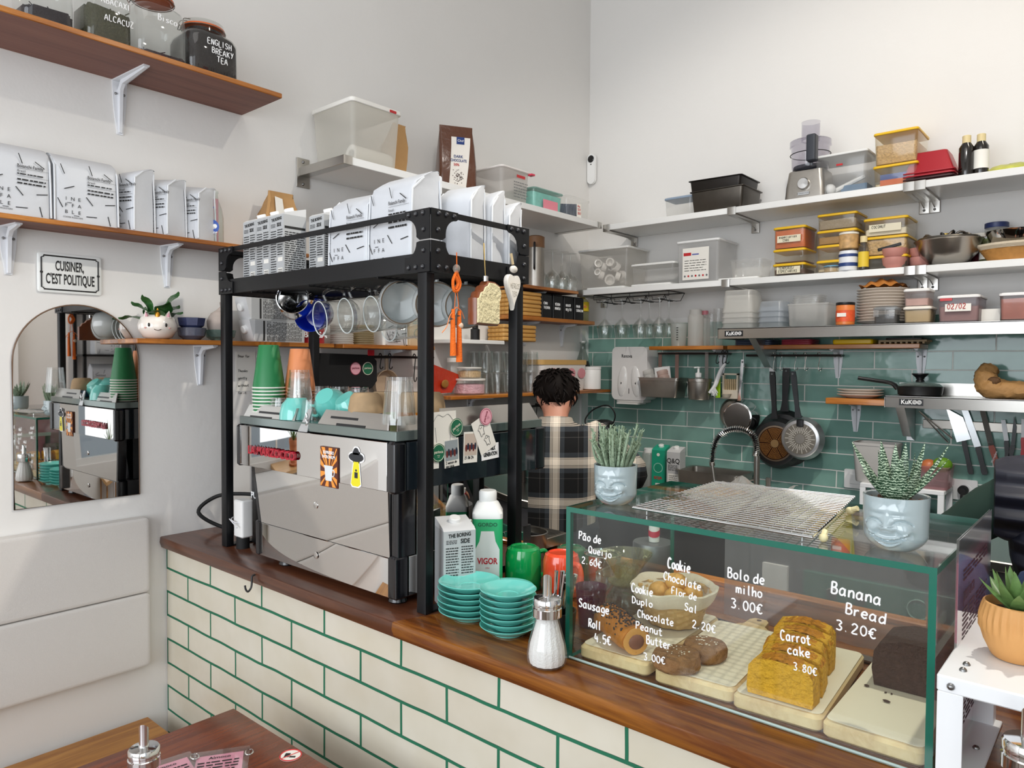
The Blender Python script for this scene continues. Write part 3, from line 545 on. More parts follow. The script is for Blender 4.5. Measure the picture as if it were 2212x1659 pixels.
clip_jar('glass clip jar packed with dark tea marked English breaky tea',409,517,.185,.84,mat('221b1a',.8,noise=.5,nscale=260,bump=.6,bscale=260),('ENGLISH','BREAKY','TEA'),.017)
clip_jar('tall clip jar with orange ring and a thin layer of dark petals',300,408,.225,.10,mat('2a1720',.8,noise=.3,nscale=200),('Bisco',),.018)
clip_jar('clip jar half full of pale green tea marked Abacaxi + Alcacuz',192,294,.225,.46,mat('4b4a37',.85,noise=.55,nscale=160,bump=.6,bscale=150),('ABACAXI','  +','ALCACUZ'),.016)
clip_jar('clip jar a quarter full of black tea at the end of the row',56,169,.225,.22,mat('211a22',.8,noise=.4,nscale=260,bump=.6,bscale=200),('   TEA',),.014)
GB = 'white coffee bags on the wooden shelf'
for px0,px1,lab in ((-110,112,'white coffee bag seen face-on at the frame edge above the enamel sign'),(117,257,'white coffee bag seen face-on above the enamel sign, fully in view')):
    a,b = Xp(max(px0,-40),460,.125),Xp(px1,470,.125); w = min(.168,b.y - a.y) ; coffee_bag(lab,(.076,b.y - w / 2,1.9865),PI / 2,w,.195,.095,.4,GB,seed=px1)
for i,(px0,px1,lab) in enumerate(((258,350,'sideways white coffee bag beside the two face-on bags'),(349,412,'sideways white coffee bag in the middle of the three'),(410,474,'sideways white coffee bag next to the pink booklet'))):
    a,b = Xp(px0,490,.07),Xp(px1,500,.12); coffee_bag(lab,(.066,.935 + i * .098,1.9865),.42,.105,.200 - .008 * i,.085,1.0,GB,seed=20 + i)
t = thing('booklet','pink booklet leaning on the wall behind the clear bottle','booklet',(.012,1.165,1.9865)); m = MB(); m.box(0,.006,-.075,.075,0,.165); m.obj('cover',mat('e9a3b5',.5),t)
p = MB(); ptext(p,'morning',.034,(.0066,0,.125),SIDE,0,.85,bold=.02); ptext(p,'matters',.034,(.0066,.005,.096),SIDE,0,.85,bold=.02); p.box(.006,.0066,-.055,-.025,.045,.075,0); disc(p,(.0066,.04,.066),.016,SIDE,1); p.obj('print',[mat('c7283e',.5),mat('e59c3c',.5)],t)
BTLG = glass('e9f3ef',.93,.03,1.2,.04)
def bottle(name,label,loc,prof,gm,cap=None,n=28,lab=None,liquid=None,group=None,cat='bottle',rx=0.0,ry=0.0):
    t = thing(name,label,cat,loc,0,group,rx,ry); m = MB(); m.lathe(prof,n,caps=(True,False)); m.obj('body',gm,t)
    if liquid:
        lm,lz = liquid; q = [(max(.001,r_ * .93),min(max(z,.003),lz)) for r_,z in prof if z <= lz + .02]; m = MB(); m.lathe(q,n); m.obj('liquid',lm,t)
    if cap:
        cm,r_,h = cap; z = prof[-1][1]; m = MB(); m.lathe([(r_,z - h * .6),(r_,z + h * .35),(r_ * .9,z + h * .4)],20); m.obj('cap',cm,t)
    if lab:
        lm,z0,z1,ink,words = lab; rr = max(r_ for r_,z in prof if z0 - .03 <= z <= z1 + .03) + .0008; m = MB(); m.lathe([(rr,z0),(rr,z1)],n,caps=(False,False)); o = m.obj('label_band',lm,t)
        if words:
            p = MB(); ang0 = math.atan2(CAM.y - loc[1],CAM.x - loc[0]); ex = Vector((-math.sin(ang0),math.cos(ang0),0)); c = Vector((math.cos(ang0),math.sin(ang0),0)) * (rr + .0006); hh = (z1 - z0) / (len(words) + .6)
            for i,wd in enumerate(words): ptext(p,wd,hh * .8,(c.x,c.y,z1 - hh * (.8 + i)),(ex,(0,0,1)),bold=.01)
            p.obj('print',ink,t)
    return t
b = Zp(500,515,1.9865); t = bottle('soda_bottle','clear glass soda bottle with round blue elephant label',(.078,1.196,1.9865),[(.026,0),(.0285,.004),(.0285,.085),(.024,.115),(.013,.145),(.0105,.165),(.0125,.168),(.0125,.176)],BTLG)
p = MB(); ang = R(-45); ex = Vector((-math.sin(ang),math.cos(ang),0)); c = Vector((math.cos(ang),math.sin(ang),0)) * .0293
F3 = (ex,(0,0,1)); disc(p,(c.x,c.y,.052),.024,F3,0)
for s_ in (-1,1):
    q = c * 1.02 + ex * .010 * s_; disc(p,(q.x,q.y,.054),.0075,F3,1); qq = c * 1.02 + ex * .006 * s_; disc(p,(qq.x,qq.y,.049),.0035,F3,1)
q = c * 1.03; ptext(p,'Chang',.014,(q.x,q.y,.034),F3,1,bold=.02); ptext(p,'ch',.012,(c.x * .8,c.y * .8,.118),F3,0,bold=.03); p.obj('label_print',[mat('1c4fae',.4),CHALK],t)
def kraft_bag(label,loc,rz,w,d,h,group=None,tip=.0,name='kraft_bag',mt=None):
    t = thing(name,label,'paper bag',loc,rz,group); m = MB(); rnd = random.Random(int(h * 1e4)); rings = []
    for k,a,b in ((0,1,1),(.02,1.02,1.02),(.35,1.02,.98),(.6,.92,.8),(.8,.74,.45),(.92,.66,.2),(1,.64,.06)):
        rings.append([(x + rnd.uniform(-.003,.003) + tip * k * w,y + rnd.uniform(-.003,.003),z + (rnd.uniform(-.002,.002) if k < .99 and k > .03 else 0)) for x,y,z in rrect(-w * a / 2,w * a / 2,-d * b / 2,d * b / 2,.01,h * k,4)])
    m.loft(rings); m.obj('bag',mt or KRAFT,t); return t
t = kraft_bag('brown kraft paper bag with white sticker standing behind the grey cartons',(.075,1.43,1.9865),PI / 2,.15,.09,.215,tip=.1)
p = MB(); F = frame((.0,-.0475,0),(1,0,0),(0,.28,.96)); t2 = MB(); t2.add([(-.035,-.052,.12),(.0,-.052,.115),(.012,-.015,.19),(-.018,-.015,.195)],[(0,1,2,3)]); t2.obj('sticker',PAPER,t)
# enamel sign
t = thing('enamel_sign','white enamel wall sign with black border reading Cuisiner c est politique','sign',(.002,.785,1.853))
w,h = .086,.058
m = MB(); m.loft([[(0,y,z) for y,z,_ in rrect(-w,w,-h,h,.008,0,5)],[(.004,y,z) for y,z,_ in rrect(-w,w,-h,h,.008,0,5)],[(.006,y,z) for y,z,_ in rrect(-w + .004,w - .004,-h + .004,h - .004,.007,0,5)]]); m.obj('plate',mat('eef0ee',.12,coat=.6),t)
p = MB(); a,b = w - .010,h - .009; k = .006
pts = [(-a + k,b),(a - k,b),(a - k,b - k * .6),(a,b - k * .6 - .001),(a,-b + k),(a - k,-b + k * .6),(a - k,-b),(-a + k,-b),(-a + k,-b + k * .6),(-a,-b + k),(-a,b - k),(-a + k,b - k * .6)]
p.tube([(.0062,y,z) for y,z in pts],.0021,4,closed=True)
for y in (-a,a): p.sphere((.0065,y,0),.0042,10,sc=(.4,1,1))
ptext(p,'CUISINER,',.040,(.0067,-.002,.020),SIDE,0,bold=.022,fit=.076); ptext(p,"C'EST POLITIQUE",.042,(.0067,0,-.019),SIDE,0,bold=.022,fit=.130); p.obj('print',INK,t)
# arched mirror
t = thing('arched_mirror','arched frameless wall mirror with thin brown rim reflecting the coffee machine','mirror',(.002,.806,1.17)); r_ = .171
arc = [(-r_,.0),(r_,.0)] + [(r_ * math.cos(PI * k / 32),.421 + r_ * math.sin(PI * k / 32)) for k in range(33)]
MB().prism(arc,0,.005,0,'yz').obj('mirror_glass',MIRR,t); MB().tube([(.003,y,z) for y,z in arc],.0028,6,closed=True).obj('rim',mat('6b513d',.4),t)
# padded back rest on the wall, bench, table
t = thing('wall_cushion','cream fabric backrest with two stitched pads fixed to the wall','cushion',(.002,.2,.62)); FAB = mat('d6d2ce',.9,noise=.03,nscale=300,bump=.12,bscale=400)
def pad(z0,z1):
    m = MB(); rings = []
    for x,e in ((0,.001),(.034,0),(.039,.0015),(.041,.005),(.0412,.012)): rings.append([(x,y,z) for y,z,_ in rrect(-.9 + e,.793 - e,z0 + e,z1 - e,.012,0,4)])
    return m.loft(rings)
pad(0,.236).obj('pad',FAB,t); pad(.238,.478).obj('pad',FAB,t)
t = thing('bench','honey pine bench against the wall at the end of the tiled bar','bench',(.25,.2,0)); MB().rbox(-.22,.2,-.9,.787,.415,.45,.004,.002).obj('seat',PINE,t)
for x in (-.17,.15):
    for y in (-.8,.7): MB().rbox(x - .025,x + .025,y - .025,y + .025,0,.414,.004).obj('leg',PINE,t)
t = thing('table','red-brown varnished cafe table in front of the bench','table',(1.12,.35,0)); MB().rbox(-.373,.373,-.75,.548,.712,.74,.004,.003).obj('tabletop',TABLEW,t)
for x in (-.31,.31):
    for y in (-.65,.45): MB().rbox(x - .025,x + .025,y - .025,y + .025,0,.711,.004).obj('leg',TABLEW,t)
q = Zp(311,1612,.873); sugar_pourer('glass sugar pourer with chrome spout on the red-brown table',(q.x,q.y,.7405),R(-40),1.0,.25)
def sleeve_menu(label,q,rz,w=.095,h=.14):
    t = thing('table_menu',label,'menu',q,rz,'menus in clear sleeves'); MB().box(-w / 2,w / 2,-h / 2,h / 2,0,.0015).obj('card',mat('eb9cb4',.6),t); MB().rbox(-w / 2 - .012,w / 2 + .012,-h / 2 - .012,h / 2 + .02,.0016,.0026,.004,.0004).obj('sleeve',glass('ffffff',.96,.05,1.3,.06),t)
    p = MB(); F = frame((0,0,.0029),*TOPF); ptext(p,'Almoco',.014,(0,h * .40,.0029),TOPF,bold=.01); lines(p,-w * .45,w * .45,-h * .42,h * .32,9,F,th=.35); p.obj('print',INK,t)
    MB().tube([(w / 2 + .012 + .008 * math.cos(a),h * .40 + .012 * math.sin(a),.0045) for a in [2 * PI * k / 16 for k in range(16)]],.0015,5,closed=True).obj('clip_ring',CHROME,t); return t
q = Zp(470,1668,.7405); sleeve_menu('pink menu card in a clear sleeve lying on the table',(q.x,q.y,.7405),R(58)); q = Zp(372,1685,.7405); sleeve_menu('menu sleeve half hidden beside the table sugar pourer',(q.x,q.y,.7405),R(80))
q = Zp(628,1632,.7405); t = thing('table_sticker','round red and white no-laptops sticker on the table','sticker',(q.x,q.y,.7405),R(40)); MB().lathe([(.024,0),(.024,.0006)],32).obj('disc',PAPER,t)
p = MB(); p.tube([(.0225 * math.cos(a),.0225 * math.sin(a),.0007) for a in [2 * PI * k / 32 for k in range(32)]],.0016,4,0,True); p.box(-.013,-.002,-.008,.008,.0006,.0009,1); p.box(-.001,.012,-.009,-.003,.0006,.0009,1); p.tube([(-.016,-.016,.001),(.016,.016,.001)],.0012,4,0); p.obj('print',[RED,INK],t)
# ================================================================== BLACK STEEL RACK OVER THE COFFEE MACHINE
RX0,RX1,RY0,RY1,RZ0,RZT = .262,1.217,1.117,1.459,1.802,1.943
rk = thing('steel_rack','black riveted steel rack standing over the coffee machine','rack',(.74,1.288,CT)); O = Vector((.74,1.288,CT))
def rb(x0,x1,y0,y1,z0,z1,name,b=.001):
    return MB().box(x0 - O.x,x1 - O.x,y0 - O.y,y1 - O.y,z0 - O.z,z1 - O.z,0,b).obj(name,BLKM,rk)
for x in (RX0 + .002,RX1 - .044):
    for y in (RY0 + .001,RY1 - .026): rb(x,x + .030,y,y + .024,CT + .0005,RZ0,'post')
    rb(x,x + .030,RY0 + .02,RY1 - .02,CT + .0005,CT + .006,'foot_bar')
for y in (RY0,RY1 - .003): rb(RX0,RX1,y,y + .003,RZ0,1.846,'tray_side'); rb(RX0,RX1,y,y + .003,1.929,1.943,'top_rail')
for x in (RX0,RX1 - .003): rb(x,x + .003,RY0,RY1,RZ0,1.846,'tray_side'); rb(x,x + .003,RY0,RY1,1.929,1.943,'top_rail')
m = MB()
for k in range(17): y = RY0 + .02 + k * .019; m.tube([(RX0 + .003 - O.x,y - O.y,1.806 - O.z),(RX1 - .003 - O.x,y - O.y,1.806 - O.z)],.0028,5)
for x in (.45,.74,1.03): m.tube([(x - O.x,RY0 - O.y,1.8005 - O.z),(x - O.x,RY1 - O.y,1.8005 - O.z)],.003,5)
m.obj('wire_base',BLKM,rk)
def arcp(c,r_,a0,a1,k=6): return [(c[0] + r_ * math.cos(a0 + (a1 - a0) * i / k),c[1] + r_ * math.sin(a0 + (a1 - a0) * i / k)) for i in range(k + 1)]
up = [(0,.073),(0,.1415),(.084,.1415),(.084,.126)] + arcp((.078,.088),.034,PI / 2,PI,6) + [(.044,.080),(.034,.073)]
lo = [(0,0),(.084,0),(.084,.036)] + arcp((.078,.068),.034,-PI / 2,-PI,6) + [(.034,.070),(0,.070)]
lo = [(a,b) for a,b in lo]
for ci,(cx,cy,sx,sy) in enumerate(((RX0,RY0,1,1),(RX1,RY0,-1,1),(RX1,RY1,-1,-1),(RX0,RY1,1,-1))):
    for ax in (0,1):
        for poly in (up,lo):
            e = .003
            if ax == 0: q = [(cx + sx * a - O.x,RZ0 + b - O.z) for a,b in poly]; yy = cy - sy * e - O.y; m = MB().prism(q,min(yy,yy + sy * .0028),max(yy,yy + sy * .0028),0,'xz')
            else: q = [(cy + sy * a - O.y,RZ0 + b - O.z) for a,b in poly]; xx = cx - sx * e - O.x; m = MB().prism(q,min(xx,xx + sx * .0028),max(xx,xx + sx * .0028),0,'yz')
            o = m.obj('corner_plate',BLKM,rk)
            if (ax == 0 and cy == RY0) or (ax == 1 and cx == RX1):
                for a,b in ((.022,.132),(.046,.132),(.070,.132),(.02,.095)) if poly is up else ((.022,.012),(.046,.012),(.070,.012),(.02,.048)):
                    if 'rivet' not in globals(): rivet = MB().sphere((0,0,0),.0062,10).mesh('rivet',mat('222328',.3,.0,spec=.8))
                    r2 = bpy.data.objects.new('rivet',rivet); COL.objects.link(r2); r2.parent = o; r2.location = (cx + sx * a - O.x,cy - sy * (e) - O.y,RZ0 + b - O.z) if ax == 0 else (cx - sx * e - O.x,cy + sy * a - O.y,RZ0 + b - O.z)
# cartons and bags standing on the rack
GC = 'grey oat drink cartons on the black rack'; zt = 1.8095
c0 = carton('grey oat drink carton at the outer end of the front row on the rack',(.363,1.198,zt),0,.074,.074,.236,group=GC)
dup(c0,'grey oat drink carton in the middle of the front three on the rack',(.4385,1.198,zt),.01); dup(c0,'grey oat drink carton with its text side showing on the rack',(.5135,1.199,zt),-.01)
dup(c0,'grey oat drink carton behind the front three on the rack',(.60,1.275,zt)); dup(c0,'grey oat drink carton touching the front white coffee bag on the rack',(.70,1.282,zt),.05)
m = MB(); m.lathe([(.048,0),(.05,.002),(.05,.235)],28); m.lathe([(.052,.22),(.052,.243),(.046,.245)],28,1); one(m,'storage_tin',[mat('d6d2c8',.5),BAMBOO],'round storage jar with wooden lid behind the grey cartons','jar',(.655,1.40,zt))
m = MB(); m.box(-.045,.045,0,.003,0,.10); m.box(-.040,.040,-.004,0,.004,.07); m.sphere((0,-.003,.075),.018,14,1,(1,.15,1)); one(m,'greeting_card',[mat('d8d9da',.6),PAPER],'pale grey card standing at the end of the rack tray','card',(.318,1.30,zt),R(25))
GR = 'white coffee bags on the black rack'
coffee_bag('white coffee bag facing front beside the grey cartons on the rack',(.880,1.185,zt),.02,.155,.225,.095,.7,GR,seed=3)
coffee_bag('tall white coffee bag facing front at the rack corner',(1.045,1.190,zt),-.02,.165,.245,.10,.8,GR,seed=4)
for i,(y,hh) in enumerate(((1.29,.225),(1.365,.222),(1.43,.205))):
    coffee_bag(('sideways white coffee bag next to the rack corner bag','sideways white coffee bag in the middle above the toast ornament','sideways white coffee bag at the far end of the rack above the heart')[i],(1.140,y,zt),.22,.10,hh,.070,1.0,GR,False,seed=30 + i)
# ------------------------------------------------------------------ mugs and jugs hanging under the rack
def hangrot(d,tilt=0.0):
    z = Vector((d[0],d[1],tilt)).normalized(); x = Vector((0,0,1)); x = (x - z * x.dot(z)).normalized(); y = z.cross(x)
    return Matrix((x,y,z)).transposed().to_euler()
def mug_parts(t,r_,h,mt,hm=None,bulge=1.0,rim=None,th=.003,foot=.8,hr=.005,n=36,hs=1.0):
    m = MB(); m.lathe([(r_ * foot,0),(r_ * .97,h * .12),(r_ * bulge,h * .5),(r_,h * .97),(r_ - th * .5,h),(r_ - th,h * .97),(r_ * bulge - th,h * .5),(r_ * .93 - th,h * .14),(0,h * .06)],n); m.obj('cup',mt,t)
    m = MB(); k = r_ * .97; m.tube(spline([(k,0,h * .78),(k + .016 * hs,0,h * .82),(k + .026 * hs,0,h * .66),(k + .026 * hs,0,h * .42),(k + .016 * hs,0,h * .26),(k,0,h * .28)],4),hr,8); m.obj('handle',hm or mt,t)
    if rim: MB().tube([((r_ - th * .5) * math.cos(2 * PI * j / n),(r_ - th * .5) * math.sin(2 * PI * j / n),h * .995) for j in range(n)],.0016,5,closed=True).obj('rim',rim,t)
    return t
def hang(o,px,py,y,r_,h,d,up_=.0):
    q = Yp(px,py,y); D = Vector((d[0],d[1],0)).normalized(); o.rotation_euler = hangrot(d,up_); o.location = q - D * h; return o
STONE = mat('cfd3d2',.12,coat=.6,noise=.06,nscale=15); MRIM = mat('6a5a48',.4)
wm_ = mug_parts(thing('mug','white stoneware mug with brown rim hanging beside the glass mugs','mug',group='white mugs under the rack'),.055,.090,STONE,None,1.08,MRIM)
hang(wm_,870,646,1.22,.055,.09,(.85,-.62),-.1)
w2_ = dup(wm_,'white stoneware mug with brown rim hanging behind the rack corner post'); hang(w2_,945,650,1.25,.055,.09,(.85,-.62),-.1)
w3_ = dup(wm_,'white stoneware mug hanging behind the toast ornament'); hang(w3_,1008,655,1.33,.055,.09,(.85,-.62),-.1)
HG = glass('f6f8f8',.97,.02,1.8,0)
gm_ = mug_parts(thing('glass_mug','clear glass mug hanging next to the blue jug','mug',group='glass mugs under the rack'),.049,.110,HG,None,.96,mat('dfe6e6',.1),.002,.75,.0045,hs=1.2)  # opaque pale ring paints a bright glinting edge onto the clear glass
hang(gm_,690,678,1.20,.049,.110,(-.2,-.98),-.12)
for px,py,y,l in ((745,672,1.22,'clear glass mug hanging second from the blue jug'),(802,668,1.24,'clear glass mug hanging in front of the two white cup stacks'),(838,690,1.32,'clear glass mug hanging low beside the white mugs')):
    hang(dup(gm_,l),px,py,y,.049,.110,(-.2,-.98),-.12)
pt = thing('milk_pitcher','polished steel milk pitcher hanging at the end of the rack','pitcher'); m = MB()
m.lathe([(.030,0),(.040,.008),(.043,.03),(.040,.055),(.033,.072),(.034,.085),(.036,.095),(.0345,.0955),(.032,.083),(.031,.072),(.038,.055),(.041,.03),(0,.006)],36); m.obj('jug',CHROME,pt); MB().tube(spline([(.036,0,.088),(.052,0,.088),(.060,0,.07),(.058,0,.04),(.043,0,.03)],4),.004,8).obj('handle',CHROME,pt)
pt.scale = (1.3,) * 3; hang(pt,632,648,1.20,.036,.12,(.75,-.6),.05)
bj = mug_parts(thing('blue_jug','cobalt blue enamel jug hanging behind the glass mugs','jug'),.050,.10,mat('1b3fd0',.15,coat=.5),None,1.02,None,.003,.85); hang(bj,668,672,1.29,.050,.10,(.6,-.8),-.15)
# ------------------------------------------------------------------ ornaments hanging on the rack's end
OX = 1.232
t = thing('tassel_charm','orange macrame charm with two tassels and beads on the rack corner','charm',(OX,1.184,1.835)); OR = mat('f07018',.8,bump=.4,bscale=300)
MB().tube([(0,0,.015),(0,.001,-.02)],.0012,5).obj('cord',OR,t); MB().sphere((0,0,-.022),.0085,16,sc=(1,1,1.2)).obj('bead',glass('e8e4da',.9,.05,1.2,.3),t,label='clear bead')
m = MB(); m.tube(spline([(0,0,-.03),(0,-.011,-.05),(0,-.008,-.072),(0,.004,-.072),(0,.012,-.055),(0,.003,-.035)],5,True),.0035,6,closed=True); m.tube(spline([(0,-.004,-.04),(0,.005,-.055),(0,-.003,-.07)],4),.004,6); m.obj('knot',OR,t)
MB().tube([(0,-.003,-.075),(0,-.006,-.115)],.001,4).obj('cord',OR,t); MB().tube([(0,.003,-.075),(0,.008,-.115)],.001,4).obj('cord',OR,t)
for (y0,z0,z1) in ((-.010,-.115,-.222),(.010,-.118,-.236)):
    m = MB(); m.tube([(0,y0,z0),(0,y0 - .001,z0 - .03),(0,y0,z1)],.006,10,radii=[.004,.0055,.0075]); m.obj('tassel',OR,t)
for q,r_,c in (((0,-.012,-.138),.0045,'4a3325'),((0,.009,-.13),.0045,'4a3325'),((0,.012,-.152),.0085,'e3c8b0'),((0,.010,-.178),.006,'7a5b35')):
    MB().sphere(q,r_,12).obj('bead',mat(c,.3),t)
m = MB(); m.tube(spline([(0,0,-.11),(0,-.02,-.13),(0,-.03,-.155),(0,-.045,-.17)],4),.0012,4); m.tube(spline([(0,0,-.11),(0,.016,-.118),(0,.026,-.135)],4),.0012,4); m.obj('loose_thread',mat('ef8a50',.8),t)
t = thing('toast_ornament','toast-slice ornament with a bitten corner hanging from the rack','ornament',(OX + .012,1.268,1.735),R(8))
out = [(-.050,-.045),(.040,-.045),(.045,-.040),(.045,.010),(.050,.018),(.052,.032),(.044,.046),(.026,.052),(.0,.052),(-.006,.044),(-.018,.040),(-.024,.030),(-.036,.026),(-.042,.014),(-.050,.012)]
m = MB(); m.loft([[(x,a * .86,b * .9) for a,b in spq] for x,spq in ((-.012,[(a * .96,b * .96) for a,b in out]),(-.009,out),(.006,out),(.009,[(a * .97,b * .97) for a,b in out]))]); m.obj('crust',mat('7a3f1e',.35,noise=.2,nscale=60,coat=.4),t)
m = MB(); m.loft([[(x,a * .86 * k,b * .9 * k) for a,b in out] for x,k in ((.008,.94),(.0115,.90))]); m.obj('bread_face',mat('ece0b4',.4,noise=.15,nscale=90,bump=.8,bscale=120,coat=.3),t)
MB().lathe([(.006,.046),(.006,.056),(.003,.058)],14).obj('cap',CHROME,t); m = MB(); m.tube([(0,0,.058),(-.004,-.001,.122)],.0008,4); m.tube([(0,0,.058),(-.006,.004,.122)],.0008,4); m.obj('cord',mat('c8a860',.4),t)
t.scale = (1.2,) * 3
t = thing('heart_ornament','white clay heart with stamped letters hanging at the rack end','ornament',(OX + .006,1.372,1.80),R(10))
ht = []
for k in range(40):
    a = 2 * PI * k / 40; x = 16 * math.sin(a) ** 3; z = 13 * math.cos(a) - 5 * math.cos(2 * a) - 2 * math.cos(3 * a) - math.cos(4 * a); ht.append((x * .0015,(z - 5 if z > 0 else z * 1.55 - 5) * .0017))
m = MB(); m.loft([[(x,a * k,b * k) for a,b in ht] for x,k in ((-.005,.93),(-.003,1),(.003,1),(.005,.93))]); m.obj('clay_heart',mat('ebe7df',.6,bump=.2,bscale=60),t)
p = MB(); hand(p,'MERECE',.008,(.0052,-.015,-.012),SIDE,.0006); hand(p,'TER',.008,(.0052,-.008,-.027),SIDE,.0006); p.obj('stamp',mat('c9c3b8',.8),t)
t.scale = (1.35,) * 3; MB().sphere((.003,0,.022),.010,14,sc=(.6,1.1,.7)).obj('bead',mat('e4dfd6',.4),t); MB().tube([(.004,-.004,.03),(.002,-.008,.05)],.0025,5).obj('cord',mat('c9b48c',.8),t)
# ================================================================== COFFEE MACHINE (seen from its back) AND WHAT STANDS ON IT
MX0,MX1,MY,MY1 = .447,1.153,1.070,1.585
mc = thing('coffee_machine','two-group espresso machine with mirror-polished steel back panels on the bar','coffee machine',(.80,1.33,CT)); O = Vector((.80,1.33,CT))
def mbx(x0,x1,y0,y1,z0,z1,name,mt,b=.0015,label=None): return MB().box(x0 - O.x,x1 - O.x,y0 - O.y,y1 - O.y,z0 - O.z,z1 - O.z,0,b).obj(name,mt,mc,label=label)
PB = mat('15161a',.18,spec=.7); DG = glass('20242a',.55,.03,1.6,.55)
mbx(MX0 + .02,MX1 - .02,MY + .012,MY1,1.303,1.412,'upper_body',mat('2a2b2e',.3))
mbx(MX0 + .017,MX1 - .030,MY,MY + .010,1.300,1.414,'back_panel',MIRR,.001)
for x0,x1 in ((MX0,MX0 + .018),(MX1 - .030,MX1)): mbx(x0,x1,MY - .002,MY + .035,1.296,1.416,'corner_post',PB,.006)
mbx(MX1 - .006,MX1,MY + .036,MY1,1.302,1.414,'side_panel',mat('1c2328',.06,spec=.9),.001); mbx(MX0,MX0 + .006,MY + .036,MY1,1.302,1.414,'side_panel',mat('1c2328',.06,spec=.9),.001)
mbx(MX1 - .02,MX1 + .002,MY1 - .012,MY1 + .03,1.300,1.418,'corner_post',PB,.004)
# inclined middle panel
m = MB(); z0,z1 = 1.136,1.300
m.loft([[(.525 - O.x,1.102 - O.y,z0 - O.z),(1.095 - O.x,1.102 - O.y,z0 - O.z),(1.095 - O.x,1.150 - O.y,z0 - O.z),(.525 - O.x,1.150 - O.y,z0 - O.z)],[(.497 - O.x,1.096 - O.y,z1 - O.z),(1.095 - O.x,1.096 - O.y,z1 - O.z),(1.095 - O.x,1.120 - O.y,z1 - O.z),(.497 - O.x,1.120 - O.y,z1 - O.z)]]); m.obj('middle_panel',MIRR,mc)
m = MB(); m.loft([[(x + dx - O.x,y + dy - O.y,z - O.z) for dx,dy in ((0,0),(.012,0),(.012,.03),(0,.03))] for x,y,z in ((.512,1.101,z0),(.484,1.095,z1))]); m.obj('panel_edge',PB,mc)
mbx(1.096,1.122,1.105,1.16,1.136,1.30,'corner_post',PB,.004)
mbx(.50,.52,1.097,1.135,1.040,1.140,'corner_post',PB,.004); mbx(1.093,1.124,1.097,1.135,1.040,1.140,'corner_post',PB,.004)
mbx(.516,1.095,1.100,1.112,1.041,1.135,'lower_panel',MIRR,.001); mbx(.51,1.118,1.112,1.60,1.042,1.138,'lower_body',mat('2a2b2e',.3))
mbx(1.117,1.123,1.137,1.56,1.043,1.137,'lower_side_panel',MIRR,.001); mbx(1.117,1.123,1.162,1.58,1.137,1.302,'side_cheek',MIRR,.001); mbx(.53,1.112,1.165,1.36,1.137,1.302,'boiler_housing',mat('242528',.35))
for x,y in ((.60,1.14),(1.08,1.14),(.60,1.55),(1.08,1.55)):
    m = MB(); m.lathe([(.022,.001),(.024,.004),(.018,.022)],20); o = m.obj('foot',PB,mc); o.location = (x - O.x,y - O.y,0)
for x,y,z in ((.80,1.0985,1.222),(.80,1.0985,1.09)):
    m = MB().at((x - O.x,y - O.y,z - O.z),rx=PI / 2); m.lathe([(.009,0),(.009,.0012),(.008,.0016),(0,.0016)],20); m.obj('plug',MIRR,mc)
mbx(.56,1.10,1.60,1.80,1.045,1.075,'drip_tray',STEEL)
m = MB()
for k in range(14): m.tube([(.57 - O.x,1.61 + k * .0135 - O.y,1.079 - O.z),(1.095 - O.x,1.61 + k * .0135 - O.y,1.079 - O.z)],.0022,5)
m.obj('drip_grille',STEEL,mc)
# cup-rail plates, glass under-rail, emblem
mbx(MX0 + .01,MX1 - .002,MY + .004,MY1 + .02,1.417,1.440,'cup_tray',mat('7d8884',.2,.6))
def plate(poly,y0,y1,name='rail_plate',mt=STEEL,slots=()):
    m = MB(); n = len(poly); zmin = min(b for a,b in poly); zmax = max(b for a,b in poly)
    f = lambda a,b,o: (a - O.x,y0 + (y1 - y0) * (b - zmin) / (zmax - zmin) + o - O.y,b - O.z)
    m.loft([[f(a,b,0) for a,b in poly],[f(a,b,.003) for a,b in poly]]); o = m.obj(name,mt,mc)
    for (a0,a1,b0,b1) in slots:
        s = MB(); s.loft([[f(a,b,-.0008) for a,b in ((a0,b0),(a1,b0),(a1,b1),(a0,b1))],[f(a,b,.0002) for a,b in ((a0,b0),(a1,b0),(a1,b1),(a0,b1))]]); s.obj('slot',BLACK,o)
    return o
plate([(.462,1.422),(.732,1.422),(.728,1.473),(.482,1.473)],MY + .004,MY + .022,slots=((.545,.665,1.452,1.4575),(.505,.618,1.438,1.4435)))
plate([(.826,1.420),(1.118,1.420),(1.100,1.476),(.856,1.476)],MY + .004,MY + .022,slots=((.885,.995,1.456,1.4615),(.915,1.030,1.440,1.4455)))
plate([(.765,1.416),(.806,1.416),(.802,1.474),(.786,1.474)],MY - .002,MY + .016,'emblem_plate',ALU)
m = MB(); m.tube(spline([(x - O.x,MY + .004 - O.y,z - O.z) for x,z in ((.794,1.434),(.800,1.44),(.794,1.447),(.799,1.455),(.795,1.464))],3),.0028,6); m.obj('embossed_figure',ALU,mc)
def sideplate(y0,y1,x=1.150,dx=-.02,zt=1.472):
    m = MB(); f = lambda yy,z,o: (x + dx * (z - 1.42) / .052 + o - O.x,yy - O.y,z - O.z); q = ((y0,1.420),(y1,1.420),(y1 - .03,zt),(y0 + .02,zt)); m.loft([[f(a,b,0) for a,b in q],[f(a,b,-.003) for a,b in q]]); return m.obj('side_rail_plate',STEEL,mc)
sideplate(1.078,1.20); sideplate(1.215,1.61,zt=1.485)
